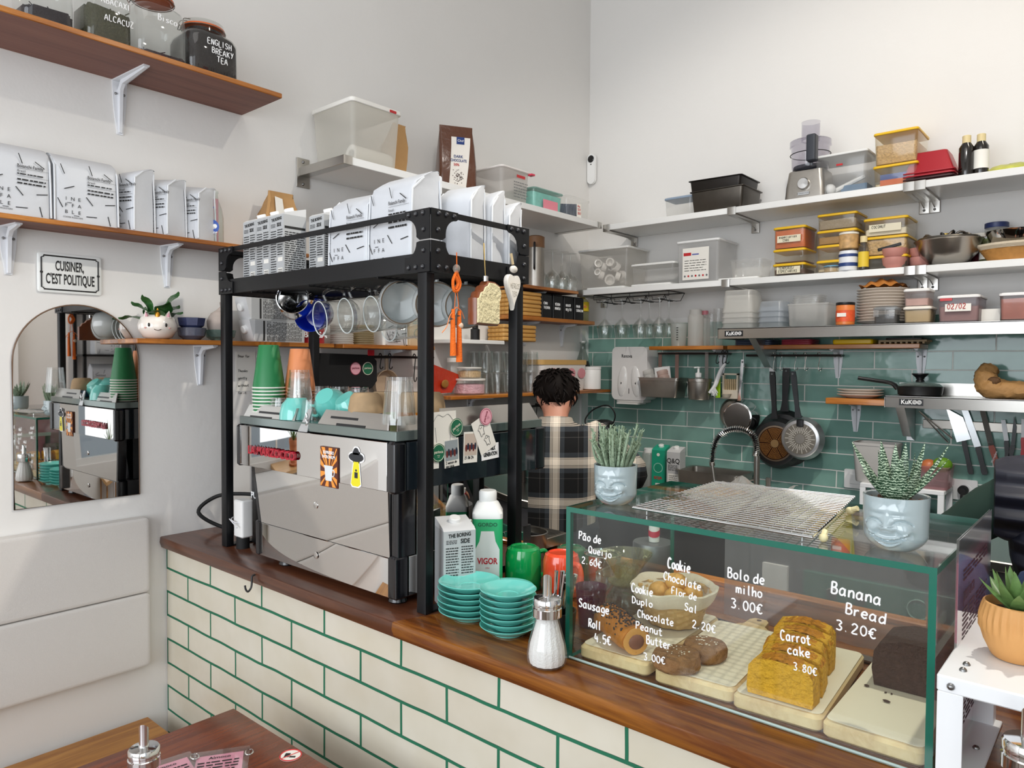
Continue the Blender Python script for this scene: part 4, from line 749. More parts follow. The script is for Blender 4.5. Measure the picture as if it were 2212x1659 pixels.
m = MB(); m.loft([[(1.118 - O.x,1.074 - O.y,1.421 - O.z),(1.124 - O.x,1.074 - O.y,1.421 - O.z),(1.124 - O.x,1.078 - O.y,1.421 - O.z),(1.118 - O.x,1.078 - O.y,1.421 - O.z)],[(1.101 - O.x,1.091 - O.y,1.476 - O.z),(1.107 - O.x,1.091 - O.y,1.476 - O.z),(1.107 - O.x,1.095 - O.y,1.476 - O.z),(1.101 - O.x,1.095 - O.y,1.476 - O.z)]]); m.obj('rail_edge',CHROME,mc)
m = MB(); F = Vector((.525,MY - .004,1.352)) - O
for dy,k in ((0,0),(-.004,1),(-.008,0)):
    _vs,_fs = _text_mesh('LA MARZOCCO','LEFT',.03); wd = max(v[0] for v in _vs)
    ptext(m,'LA MARZOCCO',.031,(F.x,F.y + .003 + dy,F.z - .004),FRONT,k,.235 / (wd * .031),'LEFT',.03)
m.obj('lettering',[mat('b3122c',.25),mat('d33a4c',.25)],mc,label='raised red lettering')
# stickers and papers on the machine
t = thing('sticker','orange sunburst sticker with a coffee cup on the machine back','sticker',(.905,MY - .0005,1.336)); w,h = .036,.050
m = MB(); m.box(-w,w,-.004,0,-h,h); m.obj('backing',mat('5a2616',.5),t); p = MB()
for k in range(18):
    a0,a1 = 2 * PI * k / 18,2 * PI * (k + .5) / 18; q = lambda a: (max(-w * .96,min(w * .96,.09 * math.cos(a))),max(-h * .97,min(h * .97,.09 * math.sin(a) - .012)))
    p.add([(0,-.0044,-.012),(q(a0)[0],-.0044,q(a0)[1]),(q(a1)[0],-.0044,q(a1)[1])],[(0,1,2)],0)
for i,s in enumerate(('EXPRESSO','PATRONUM')): ptext(p,s,.0105,(0,-.0048,.036 - .011 * i),FRONT,1,.95,bold=.03)
p.obj('print',[mat('f09a3c',.5),CHALK],t)
m = MB().at((0,-.0048,-.014)); m.add([(-.017,0,.014),(.017,0,.014),(.013,0,-.020),(-.013,0,-.020)],[(3,2,1,0)]); m.box(-.019,.019,-.0008,0,.014,.018); m.tube(spline([(.016,0,.008),(.024,0,.006),(.022,0,-.006),(.014,0,-.008)],4),.0015,5); m.obj('cup_drawing',mat('dfe6ea',.5),t)
t = thing('sticker','yellow and black flying-saucer sticker on the machine back','sticker',(1.012,MY - .0005,1.346))
def flat(poly,y,k=1.0): m = MB(); m.prism([(a * k,b * k) for a,b in poly],y,y + .0006,0,'xz'); return m
ov = [(.028 * math.cos(a) * 1.0,.024 + .011 * math.sin(a)) for a in [PI * 2 * i / 24 for i in range(24)]]; dome = [(.012 * math.cos(a),.030 + .017 * math.sin(a)) for a in [PI * i / 12 for i in range(13)]]
beam = [(-.008,.02),(.008,.02),(.016,-.040),(.006,-.046),(-.014,-.046),(-.020,-.040)]
m = MB(); [m.prism([(cx + (a - cx) * 1.0 + s * (1 if a > cx else -1),b + s * (1 if b > cz else -1)) for a,b in pl],-.0008,-.0002,0,'xz') for pl,cx,cz,s in ((ov,0,.024,.003),(dome,0,.03,.003),(beam,0,0,.003))]; m.obj('white_border',CHALK,t)
m = MB(); m.prism(beam,-.0016,-.0009,0,'xz'); m.obj('beam',mat('ece01c',.4),t); m = MB(); m.prism(ov,-.0024,-.0017,0,'xz'); m.prism(dome,-.0024,-.0017,0,'xz'); m.box(-.006,.006,-.0022,-.0017,-.026,-.012); m.box(-.003,.003,-.0022,-.0017,-.010,-.005); m.obj('saucer',mat('23262c',.4),t)
SX = MX1 + .0012
def side_paper(label,y,z,w,h,mt=PAPER,ang=0.0,draw=None,off=0.0,cat='paper',name='paper_note'):
    t = thing(name,label,cat,(SX + off,y,z),0,'papers stuck on the machine side',rx=ang); MB().box(-.0004,.0004,-w / 2,w / 2,-h / 2,h / 2).obj('sheet',mt,t)
    if draw: p = MB(); ms = draw(p,w,h); p.obj('print',ms,t)
    return t
PX = .0009
def d_shirt(p,w,h): p.tube(spline([(PX,a * w,b * h) for a,b in ((-.4,.2),(-.2,.42),(.0,.36),(.2,.42),(.4,.2),(.3,.1),(.25,-.3))],3),.0005,4); p.tube([(PX,-.25 * w,-.3 * h),(PX,-.3 * w,.1 * h)],.0005,4); hand(p,'Elementos',.008,(PX,-w * .45,-h * .45),SIDE,.0005); return [GREYINK]
def d_photo(c,txt):
    def f(p,w,h):
        p.box(PX - .0003,PX,-w * .44,w * .44,-h * .26,h * .44,0)
        for k in range(6): p.sphere((PX,(-.32 + .13 * k) * w,(-.02 + .05 * (k % 2)) * h),w * .08,8,1 + k % 2,(.01,1,2.4))
        for i,s in enumerate(txt): hand(p,s,h * .085,(PX,-w * .42,-h * (.37 + .12 * i)),SIDE,h * .008,m=3)
        return [mat(c,.5),mat('6b2d2a',.5),mat('2b3444',.5),INK]
    return f
def d_ghost(p,w,h):
    for (cy,cz,s,flip) in ((-.08,.14,.9,1),(.08,-.22,.8,-1)):
        q = [(-.12,-.16),(-.14,.02),(-.2,.08),(-.1,.14),(0,.2),(.1,.14),(.22,.1),(.14,.0),(.12,-.16),(.04,-.12),(-.04,-.17)]
        p.tube(spline([(PX,(cy + a * s * flip) * w,(cz + b * s) * h) for a,b in q],3,True),.0006,4,closed=True)
        for e in (-.04,.05): p.sphere((PX,(cy + e) * w,(cz + .08) * h),.0014,6,sc=(.3,1,1))
    return [INK]
def d_badge(bg,fg):
    def f(p,w,h):
        disc(p,(PX,0,0),w / 2,SIDE,0); p.tube([(PX,w * .44 * math.cos(a),w * .44 * math.sin(a)) for a in [2 * PI * k / 28 for k in range(28)]],.0007,4,1,True)
        ptext(p,'parioca',w * .22,(PX + .0004,0,.002),SIDE,1,bold=.02); p.box(PX,PX + .0003,-w * .1,w * .1,-w * .15,-w * .13,1); ptext(p,'cafe',w * .09,(PX + .0004,0,-w * .22),SIDE,1)
        return [mat(bg,.5),mat(fg,.5)]
    return f
def badge(label,y,z,bg,fg,off,ang=0.0):
    t = thing('round_sticker',label,'sticker',(SX + off,y,z),0,'round cafe stickers',rx=ang); w = .045; MB().at((0,0,0),ry=PI / 2).lathe([(w / 2,-.0006),(w / 2,.0004)],30).obj('disc',mat(fg,.5),t); p = MB(); p.obj('print',d_badge(bg,fg)(p,w,w),t); return t
def spx(px,py): return Xp(px,py,SX)
q = spx(957,930); side_paper('white sheet with a pencil shirt drawing stuck on the machine side',q.y,q.z,.088,.092,PAPER,.02,d_shirt)
q = spx(936,985); side_paper('narrow photo print partly behind the rack post',q.y,q.z,.034,.062,PAPER,.0,d_photo('b9a9a5',('##',)),.001)
q = spx(975,978); side_paper('white photo print captioned 2 meses de parioca on the machine side',q.y,q.z,.050,.070,PAPER,.06,d_photo('9aa3a8',('2 meses de','parioca')),.0005)
q = spx(1016,966); side_paper('photo print of a red-clad group dated 21.06.24',q.y,q.z,.050,.078,PAPER,-.03,d_photo('c9b9ac',('21.06 24',)),.0005)
q = spx(1044,938); side_paper('white note with two ghost drawings on the machine side',q.y,q.z,.062,.092,PAPER,.42,d_ghost,.0022)
q = spx(1058,975); t = side_paper('black and white sticker lettered oat milk generation',q.y,q.z,.066,.040,CHALK,.05,lambda p,w,h: ([ptext(p,s,.0135,(PX,0,.007 - .014 * i),SIDE,0,.62,bold=.05) for i,s in enumerate(('OAT MILK','GENERATION'))],[INK])[1],.0012,'sticker','lettered_sticker')
q = spx(984,923); badge('green round cafe sticker overlapping the shirt drawing',q.y,q.z,'1f6b4c','e8e2d0',.0030,.5); q = spx(945,978); badge('green round cafe sticker low on the machine side beside the post',q.y,q.z,'1f6b4c','e8e2d0',.0030); q = spx(1047,900); badge('pink round cafe sticker above the ghost drawing',q.y,q.z,'e9a9b8','8a3044',.0040,1.2)
# ------------------------------------------------------------------ cups and glasses on the machine
TZ = 1.4405
def cup_stack(name,label,px,pyb,y,col,n,r0,r1,h,pitch,cat,group,lip='eeeee6',loc=None):
    """upturned nested paper cups: each cup is its own thing, the stack is a group."""
    q = Yp(px,pyb,y); me = None
    for k in range(n):
        t = thing(name,label if k == n - 1 else (label + ', nested beneath'),cat,(q.x,q.y,TZ + .0005 + pitch * k),0,group) if me is None else dup(me,label if k == n - 1 else label + ', nested beneath')
        t.location = (q.x,q.y,TZ + .0005 + pitch * k); t['label'] = label if k == n - 1 else 'nested beneath the ' + label.split(' topping')[0] + ' on top of its stack'
        if me is None:
            me = t; m = MB(); m.lathe([(r1,.003),(r0,h * .985),(r0 * .96,h),(r0 * .8,h * .985),(0,h * .985)],32,caps=(False,False)); m.obj('cup',mat(col,.45),t); MB().tube([(r1 * math.cos(2 * PI * j / 32),r1 * math.sin(2 * PI * j / 32),.003) for j in range(32)],.0022,6,closed=True).obj('rim',mat(lip,.5),t)
    return me
cup_stack('paper_cup','dark green paper cup topping the tall upturned stack',581,868,1.13,'1f7a45',9,.028,.045,.125,.0098,'paper cup','green paper cups')
cup_stack('paper_cup','orange paper cup topping the upturned stack beside the green one',648,862,1.21,'e8915e',8,.028,.045,.125,.0098,'paper cup','orange paper cups','e7a27a')
def latte_cup(label,px,py,y,col=AQUA,up=False,r_=.046,h=.058,tilt=0.0,rz=0.0,z=TZ + .0005):
    q = Yp(px,py,y); t = thing('aqua_cup',label,'cup',(q.x,q.y,z),rz,'aqua cups on the machine'); m = MB()
    prof = [(.026,0),(.028,.004),(r_ * .86,h * .3),(r_ * .98,h * .7),(r_,h),(r_ - .003,h),(r_ * .93,h * .65),(r_ * .7,h * .2),(0,h * .12)]
    m.lathe(prof,36); m.obj('bowl',AQUA,t); MB().tube(spline([(r_ * .95,0,h * .8),(r_ + .014,0,h * .82),(r_ + .020,0,h * .6),(r_ + .012,0,h * .4),(r_ * .84,0,h * .34)],4),.004,8).obj('handle',AQUA,t)
    m = MB(); m.lathe([(r_ - .0034,h * .985),(r_ * .92,h * .65),(r_ * .69,h * .22),(0,h * .14)],36,caps=(False,False)); m.obj('white_inside',mat('f3f1ec',.15,coat=.5),t); t.rotation_euler.x = tilt; return t
c = latte_cup('aqua cup upturned beside the orange cups',641,880,1.115,rz=.5); c.rotation_euler.x = PI; c.location.z = TZ + .0585
c = latte_cup('aqua cup tipped on its side showing its white inside',700,882,1.14,rz=2.2); c.rotation_euler = (R(-128),0,R(18)); c.location.z = TZ + .066
c = latte_cup('aqua cup tipped between the tipped cup and the blue-banded mug',742,882,1.14,rz=2.2); c.rotation_euler = (R(-140),0,R(-8)); c.location.z = TZ + .064
def band_mug(label,px,py,y,band,r_=.044,h=.080):
    q = Yp(px,py,y); t = thing('stoneware_cup',label,'cup',(q.x,q.y,TZ + .0005),0,'upturned stoneware cups'); m = MB()
    m.lathe([(r_,.0),(r_ * 1.01,.012),(r_ * 1.0,.032),(r_ * .97,.045),(r_ * .86,h * .88),(r_ * .66,h),(0,h)],36); m.obj('body',mat('a98e6c',.8,noise=.1,nscale=80),t); m = MB(); m.lathe([(r_ * 1.012,.001),(r_ * 1.022,.012),(r_ * 1.012,.030)],36,caps=(False,False)); m.obj('glaze_band',mat(band,.1,coat=.8,noise=.3,nscale=50),t); return t
band_mug('upturned stoneware cup with blue glaze band behind the rail plate',790,890,1.135,'2c4f77'); band_mug('upturned stoneware cup with olive glaze band half behind the faceted glass',832,884,1.21,'9fae5e'); band_mug('upturned stoneware cup with ochre glaze band behind the rack post',893,888,1.25,'b5701c'); band_mug('upturned stoneware cup with teal glaze band at the end of the row',926,886,1.28,'2f8076')
TG = glass('f5f7f6',.96,.03,2.2,0)
def glass_up(label,px,py,y,r0,r1,h,ribs=12,amp=.03,n=1,pitch=.03,grp='upturned tumblers on the machine',z=TZ + .0005):
    q = Yp(px,py,y); first = None
    for k in range(n):
        lb = label if k == n - 1 else 'tumbler nested under the ' + label
        if first is None:
            t = thing('glass_tumbler',lb,'glass',(q.x,q.y,z),0,grp); m = MB(); tumbler(m,r0,r1,h,48,ribs,amp); m.v = [(x,y_,h - z_) for x,y_,z_ in m.v]; o = tag(m.obj('x',TG),lb,'glass',grp); o.name = 'glass_tumbler'; bpy.data.objects.remove(t); o.location = (q.x,q.y,z); first = o
        else:
            o = first.copy(); COL.objects.link(o); o['label'] = lb; o.location = (q.x,q.y,z + pitch * k)
    return first
glass_up('tall faceted tumbler in front of the orange cups',647,868,1.17,.026,.035,.085,n=3,pitch=.024)
for px,py,y,l in ((606,882,1.13,'small upturned shot glass in front of the green cups'),(672,880,1.13,'squat upturned glass between the two aqua cups'),(690,868,1.25,'upturned tumbler behind the tipped aqua cups'),(733,866,1.27,'upturned tumbler in front of the black apron'),(775,864,1.27,'upturned tumbler behind the blue-banded cup')):
    glass_up(l,px,py,y,.026,.035,.055 if 'shot' in l or 'squat' in l else .085)
glass_up('tall faceted tumbler standing upturned on the rail plate corner',862,896,1.09,.029,.0385,.108,10,.05,z=1.4565)
# ================================================================== FRONT BAR: left end, cartons, mugs, saucers
t = thing('power_adapter','white power adapter zip-tied to the rack post','adapter',(.335,1.150,CT)); m = MB(); m.rbox(-.026,.026,-.018,.022,.035,.15,.008,.004); m.obj('housing',PLAST,t)
m = MB(); m.tube([(.030 * math.cos(a) - .012,.026 * math.sin(a) - .001,.085 - .006 * math.cos(a)) for a in [2 * PI * k / 20 for k in range(20)]],.0022,5,closed=True); m.tube([(-.03,-.028,.09),(.02,-.03,.07)],.0018,4); m.obj('zip_tie',mat('d9d9dc',.4),t); MB().lathe([(.02,0),(.02,.034)],14).obj('plug_socket',RUBBER,t)
m = MB(); m.tube(spline([(.27,1.33,1.04),(.16,1.27,1.032),(.08,1.215,1.035),(.045,1.15,1.09),(.05,1.21,1.135),(.12,1.27,1.145),(.20,1.32,1.135),(.28,1.36,1.10)],8),.0065,8); one(m,'power_cable',RUBBER,'thick black cable looped against the wall behind the rack post','cable')
m = MB()
for k in range(5): m.tube(spline([(.36 + .01 * k,1.20 + .01 * k,1.024 + .003 * k),(.40,1.22 + .012 * k,1.06 + .012 * k),(.37 + .012 * k,1.25,1.09 - .01 * k),(.42,1.27,1.03 + .005 * k)],5),.003,6)
one(m,'cable_bundle',RUBBER,'tangle of thin black cables beside the white adapter','cable')
t = thing('tamper_machine','black automatic coffee tamper column lettered PUQ beside the espresso machine','tamper',(.335,1.24,CT)); MB().rbox(-.042,.042,-.045,.045,.0005,.34,.02,.006).obj('column',mat('1b1c20',.35),t); MB().lathe([(.036,.34),(.040,.36),(.040,.555),(.036,.56)],28).obj('hopper',mat('3a4046',.4),t); MB().lathe([(.036,.56),(.038,.595),(.02,.60)],28,caps=(False,True)).obj('clear_lid',CLEAR,t); p = MB(); ptext(p,'PUQ',.028,(-.002,-.0458,.155),FRONT,bold=.03); p.obj('print',CHALK,t)
q = Yp(547,1245,1.035); t = thing('iron_hook','small black iron hook screwed under the edge of the bar worktop','hook',(q.x,1.0375,q.z)); m = MB(); m.tube(spline([(0,.002,.004),(0,-.006,.0),(.002,-.008,-.018),(.004,-.012,-.03),(-.004,-.016,-.04),(-.016,-.016,-.036),(-.020,-.016,-.026)],5),.0028,7); m.obj('hook',BLACK,t)
carton('grey oat drink carton standing beside the espresso machine by the rack post',(1.196,1.218,CT + .0005),R(62),.078,.078,.205)
t = thing('milk_bottle','green and white square milk bottle with white screw cap','bottle',(1.185,1.345,CT + .0005),R(42)); s_ = .038; G_ = mat('2fb877',.3); W_ = mat('f3f4f2',.3)
m = MB(); m.loft([rrect(-s_,s_,-s_,s_,.012,z,5) for z in (.0,.195)]); m.obj('body',G_,t); m = MB(); m.loft([rrect(-s_ * k,s_ * k,-s_ * k,s_ * k,s_ * c,z,5) for k,c,z in ((1.003,.32,.190),(1.003,.32,.203),(.72,.7,.227),(.50,.49,.232))]); m.obj('shoulder',W_,t)
m = MB(); m.lathe([(.0215,.229),(.0225,.232),(.0225,.252),(.020,.256)],28); m.obj('cap',W_,t)
p = MB(); F = FR(s_ + .0004); G = frame((s_ + .0004,0,0),*SIDE)
q = [(-.030,.006),(.030,.006),(.030,.115),(.020,.135),(.016,.16),(-.016,.16),(-.020,.135),(-.030,.115)]; p.add([tuple(F @ Vector((a,b,0))) for a,b in q],[tuple(range(len(q)))],0)
ptext(p,'VIGOR',.021,(0,-s_ - .001,.085),FRONT,1,.78,bold=.03); ptext(p,'1951',.006,(0,-s_ - .001,.068),FRONT,1); p.box(-.012,.010,-s_ - .001,-s_ - .0006,.032,.044,2); p.box(-.010,-.007,-s_ - .001,-s_ - .0006,.022,.034,2); p.box(.004,.007,-s_ - .001,-s_ - .0006,.022,.034,2); p.box(-.018,-.011,-s_ - .001,-s_ - .0006,.040,.050,2)
ptext(p,'GORDO',.013,(0,-s_ - .001,.176),FRONT,3,bold=.02); ptext(p,'VIGOR',.014,(s_ + .001,.006,.172),SIDE,1,.8,bold=.03)
for z in (.15,.12,.09,.065,.04,.02): disc(p,(s_ + .0008,-.014 + .02 * (int(z * 1000) % 2),z),.0075,SIDE,0); lines(p,-.004,.03,z - .006,z + .006,2,G,3)
p.obj('print',[W_,mat('c8202f',.4),INK,mat('0d5a3d',.4)],t)
def enamel_mug(label,loc,col,r_=.046,h=.098,rz=0.0):
    t = thing('enamel_mug',label,'mug',loc,rz,'upturned mugs on the bar'); c = mat(col,.12,coat=.7); m = MB(); m.lathe([(r_,.001),(r_ * 1.02,.004),(r_ * 1.0,.03),(r_ * .97,h * .82),(r_ * .88,h * .95),(r_ * .74,h * .985),(r_ * .70,h),(r_ * .64,h),(r_ * .62,h * .975),(0,h * .975)],40); m.obj('body',c,t)
    MB().tube(spline([(r_ * .97,0,h * .80),(r_ + .018,0,h * .80),(r_ + .027,0,h * .55),(r_ + .02,0,h * .28),(r_ * .99,0,h * .2)],5),.0065,9).obj('handle',c,t); return t
enamel_mug('upturned glossy green mug on the bar behind the saucers',(1.236,1.425,CT + .0005),'0c9a4e',.047,.108,R(70)); enamel_mug('upturned orange-red mug on the bar beside the glass case',(1.338,1.452,CT + .0005),'f0502e',.047,.105,R(-12)); enamel_mug('dark green mug half hidden behind the orange-red one',(1.30,1.545,CT + .0005),'1d6a44',.042,.095,R(60))
m = MB(); m.lathe([(.045,.001),(.047,.004),(.047,.088),(.049,.090),(.046,.091),(.044,.086),(.0,.084)],32); one(m,'steel_cup',CHROME,'shiny steel cup standing behind the orange-red mug','cup',(1.39,1.56,CT + .0005))
kb = thing('knock_box','steel knock-out bin at the rear edge of the bar','bin',(1.06,1.66,CT + .0005)); MB().lathe([(.050,.0),(.052,.004),(.056,.075),(.058,.076),(.054,.077),(.050,.01),(0,.008)],36).obj('bin',STEEL,kb); MB().tube([(-.055,0,.07),(.055,0,.07)],.006,8).obj('bar',RUBBER,kb)
def saucer(label,loc,r_,group):
    t = thing('saucer',label,'saucer',loc,0,group); m = MB(); k = r_ / .071
    m.lathe([(.036 * k,0),(.038 * k,.0005),(.040 * k,.005),(.058 * k,.010),(.0695 * k,.0185),(.071 * k,.020),(.0695 * k,.0208),(.056 * k,.0135),(.036 * k,.0085),(.026 * k,.0078),(.025 * k,.0065),(0,.0065)],48); m.obj('plate',AQUA,t); return t
for (x,y,n,r_,nm) in ((1.283,1.178,6,.071,'wide pile next to the rack post'),(1.413,1.163,7,.061,'pile beside the sugar pourer'),(1.293,1.302,3,.060,'low pile in front of the green mug')):
    s0 = None
    for k in range(n):
        l = ('topmost aqua saucer of the ' if k == n - 1 else 'aqua saucer beneath the top one in the ') + nm
        loc = (x + random.uniform(-.0015,.0015),y + random.uniform(-.0015,.0015),CT + .0005 + k * .0128)
        if s0 is None: s0 = saucer(l,loc,r_,'aqua saucers, ' + nm)
        else: dup(s0,l,loc)
sugar_pourer('glass sugar pourer full of white sugar beside the glass case',(1.578,1.088,CT + .0005),R(-60),1.0,.80)
sc = thing('cutlery_cup','black cup holding teaspoons behind the sugar pourer','cup',(1.538,1.178,CT + .0005)); MB().lathe([(.030,0),(.036,.075),(.033,.075),(.028,.004),(0,.004)],28).obj('cup',BLACK,sc)
sp0 = None
for k in range(14):
    a = 2.4 * k; lean = .05 + .16 * (k % 4) / 3; base_ = Vector((1.538 + .012 * math.cos(a),1.178 + .012 * math.sin(a),CT + .006)); l = 'steel teaspoon standing in the black cup'
    if sp0 is None:
        m = MB(); m.tube([(0,0,0),(0,0,.09),(0,0,.135)],.002,6,radii=[.0022,.0024,.0036]); m.sphere((0,0,.0),.009,10,0,(1,.3,1.6)); sp0 = one(m,'teaspoon',CHROME,l,'spoon',base_,group='teaspoons in the black cup')
        o = sp0
    else: o = dup(sp0,l)
    o.location = base_ + Vector((0,0,.014)); o.rotation_euler = (lean * math.sin(a),lean * math.cos(a) ,a)
m = MB(); m.lathe([(.020,0),(.024,.004),(.027,.045),(.025,.045),(.021,.006),(0,.005)],28); m.tube([(.026 * math.cos(2 * PI * j / 28),.026 * math.sin(2 * PI * j / 28),.045) for j in range(28)],.0016,5,1,True); one(m,'small_cup',[mat('eeeeea',.3),RED],'small white cup with red rim between saucers and spoons','cup',(1.47,1.243,CT + .0005))
# ================================================================== GLASS DISPLAY CASE
CX0,CX1,CY0,CY1,CZ1,TH = 1.582,2.219,1.141,1.560,1.3185,.010
dc = thing('display_case','glass counter display case with white handwritten prices on its front pane','display case',(1.90,1.35,CT)); O = Vector((1.90,1.35,CT))
def pane(name,x0,x1,y0,y1,z0,z1,big):
    o = MB().box(x0 - O.x,x1 - O.x,y0 - O.y,y1 - O.y,z0 - O.z,z1 - O.z).obj(name,[GLASS,GREENEDGE],dc)
    for p in o.data.polygons: p.material_index = 0 if abs(p.normal[big]) > .9 else 1
    return o
fp = pane('front_pane',CX0 + TH,CX1 - TH,CY0,CY0 + TH,CT + .0005,CZ1 - TH,1)
pane('side_pane',CX0,CX0 + TH,CY0,CY1,CT + .0005,CZ1 - TH,0); pane('side_pane',CX1 - TH,CX1,CY0,CY1,CT + .0005,CZ1 - TH,0); pane('top_pane',CX0,CX1,CY0,CY1,CZ1 - TH,CZ1,2)
m = MB(); m.grid(lambda u,v: (CX0 + .14 + u * (CX1 - CX0 - .16) - O.x,CY1 - .005 + .004 * math.sin(u * 40) - O.y,CT + .012 + v * .272 - O.z),60,4); m.obj('rear_net',glass('d5d5da',.9,.4,.3,.30),dc,flip=False,label='grey see-through net hung across the rear')
SIL = glass('ffffff',.8,.2,1,.5)
m = MB(); m.tube([(CX0 + TH - O.x,CY0 + TH / 2 - .005 - O.y,CT + .004 - O.z),(CX1 - TH - O.x,CY0 + TH / 2 - .005 - O.y,CT + .004 - O.z)],.0025,5); m.obj('silicone_seam',mat('a9bdb9',.4),dc)
def glass_write(body,x0,y0,x1,y1,hpx):
    yy = CY0 - .0004; a = Yp(x0,y0,yy); b = Yp(x1,y1,yy); ex = b - a; L = ex.length; ex.normalize(); ey = Vector((-ex.z,0,ex.x)); dep = (a - CAM).dot(_fw); h = hpx * dep / FPX
    nat = sum({' ': 4.0}.get(ch,max([q for st in _G.get(ch,_G['o']).split('|') if st for q in [max(float(w.split(',')[0]) for w in st.split())]] + [4.0]) + 1.6) for ch in body) * h / 10
    m = MB(); hand(m,body,h,a - O,(ex * (L / nat),ey),h * .085,jit=.03); m.obj('lettering',CHALK,fp)
for w_ in (('Pão de',1250,1164,1298,1175,17),('Queijo',1271,1193,1322,1206,15),('2.60€',1256,1215,1301,1228,14),('Sausage',1250,1310,1317,1328,18),('Roll',1271,1353,1299,1362,18),('4.5€',1285,1386,1322,1394,18),
           ('Cookie',1442,1226,1492,1238,22),('Chocolate',1433,1251,1515,1276,17),('Flor de',1450,1282,1506,1298,15),('Sal',1478,1317,1507,1326,16),('2.20€',1495,1354,1548,1368,16),
           ('Cookie',1364,1277,1411,1289,18),('Duplo',1365,1302,1411,1313,15),('Chocolate',1377,1332,1456,1353,16),('Peanut',1373,1357,1432,1374,16),('Butter',1396,1389,1450,1404,18),('3.00€',1390,1424,1439,1436,15),
           ('Bolo de',1571,1246,1653,1264,21),('milho',1589,1279,1648,1292,20),('3.00€',1578,1311,1650,1328,20),('Banana',1794,1280,1906,1308,25),('Bread',1825,1324,1916,1350,23),('3.20€',1804,1358,1896,1382,21),
           ('Carrot',1686,1381,1753,1393,21),('cake',1701,1412,1752,1421,20),('3.80€',1713,1446,1767,1460,16)): glass_write(*w_)
# boards and papers
BZ = CT + .0005; bt = .026
def board(label,x0,x1,y0,y1,rz,handle=False):
    cx,cy = (x0 + x1) / 2,(y0 + y1) / 2; t = thing('serving_board',label,'board',(cx,cy,BZ),rz,'pale wooden boards in the case'); w,d = (x1 - x0) / 2,(y1 - y0) / 2
    MB().rbox(-w,w,-d,d,0,bt,.014,.005,0,5).obj('board',BOARDW,t)
    if handle: m = MB(); m.loft([[(x,y,z) for x,y,z in ((-.04,d - .004,z0),(-.022,d + .018,z0),(-.020,d + .05,z0),(-.012,d + .062,z0),(.012,d + .062,z0),(.020,d + .05,z0),(.022,d + .018,z0),(.04,d - .004,z0))] for z0 in (.004,bt - .002)]); o = m.obj('handle',BOARDW,t); k = MB(); k.lathe([(.005,bt - .0018),(.005,bt - .001)],14,c=(0,d + .05)); k.obj('hanging_hole',mat('5a4228',.8),o)
    pm = MB(); pm.rbox(-w * .96,w * .96,-d * .94,d * .96,bt + .0004,bt + .001,.012,.0002); one(pm,'baking_paper',mat('e9ddc5',.6),'baking paper sheet on the ' + label.split(' under')[0],'paper',(cx,cy,BZ),rz,'baking papers'); return t
board('wooden board under the sausage roll and basket',1.596,1.748,1.160,1.490,R(2)); board('wooden board with cut handle under the cookies',1.757,1.904,1.160,1.480,R(4.5),True); board('wooden board under the carrot cake slices',1.907,2.050,1.160,1.485,R(4)); board('wooden board under the dark loaf',2.060,2.203,1.160,1.485,R(1))
FZ = BZ + bt + .0015
# sausage roll
t = thing('sausage_roll','golden sausage roll with black sesame seeds on the end board','pastry',(1.655,1.225,FZ),R(-34)); t.scale = (1.15,) * 3; CR = mat('b8701c',.4,noise=.3,nscale=30,bump=.4,bscale=60,coat=.3)
def loaf(L,ry,rz_,n=20,k=9,bumps=.0):
    m = MB(); rings = []
    for i in range(k + 1):
        u = -1 + 2 * i / k; s = (1 - abs(u) ** 6) ** .5 * .12 + .88 if abs(u) < 1 else .82
        rings.append([(u * L / 2 + .003 * math.sin(3 * a),ry * s * math.cos(a) * (1 + random.uniform(-bumps,bumps)),max(0,rz_ + rz_ * s * math.sin(a) * (1 + random.uniform(-bumps,bumps)))) for a in [2 * PI * j / n for j in range(n)]])
    return m.loft(rings)
loaf(.125,.030,.024,bumps=.03).obj('pastry',CR,t); m = MB().at((.0615,0,.022),ry=PI / 2); m.lathe([(.022,0),(.022,.003),(.016,.004),(0,.003)],20); m.obj('cut_end',mat('d79a4c',.6,noise=.2),t); MB().sphere((.066,0,.022),.014,12,sc=(.25,1,.9)).obj('sausage_filling',mat('7a4a34',.6,noise=.3,nscale=120),t)
m = MB()
for k in range(230):
    u = random.uniform(-.058,.055); a = random.gauss(PI / 2,.55); m.sphere((u,.0302 * math.cos(a),.024 + .0245 * math.sin(a)),.0017,5,0,(1.4,1,.7))
o = m.obj('sesame_seeds',mat('1b1614',.5),t); o['kind'] = 'stuff'
CK = mat('8a6138',.8,noise=.35,nscale=70,bump=.8,bscale=90)
def cookie(label,x,y,r_=.043):
    t = thing('cookie',label,'cookie',(x,y,FZ),random.random() * 6,'thick cookies on the board'); m = MB(); n = 40; rings = []
    for kk,z in ((.88,0),(1.0,.006),(1.0,.018),(.93,.026),(.78,.029),(.5,.030),(.2,.0305)): rings.append([(r_ * kk * (1 + .025 * math.sin(3 * a + z * 90) + random.uniform(-.012,.012)) * math.cos(a),r_ * kk * (1 + .025 * math.sin(3 * a + z * 90) + random.uniform(-.012,.012)) * math.sin(a),z + random.uniform(-.0008,.0008)) for a in [2 * PI * j / n for j in range(n)]])
    m.loft(rings); m.obj('biscuit',CK,t); m = MB()
    for k in range(26): a = random.random() * 6.28; q = random.random() ** .5 * r_ * .6; m.sphere((q * math.cos(a),q * math.sin(a),.0305),random.uniform(.0008,.002),5,0,(1.3,1,.5))
    o = m.obj('salt_flakes',mat('e7ddc8',.6),t); o['kind'] = 'stuff'
cookie('round brown cookie nearest the front pane',1.800,1.186); cookie('round brown cookie behind the front one',1.818,1.262,.041)
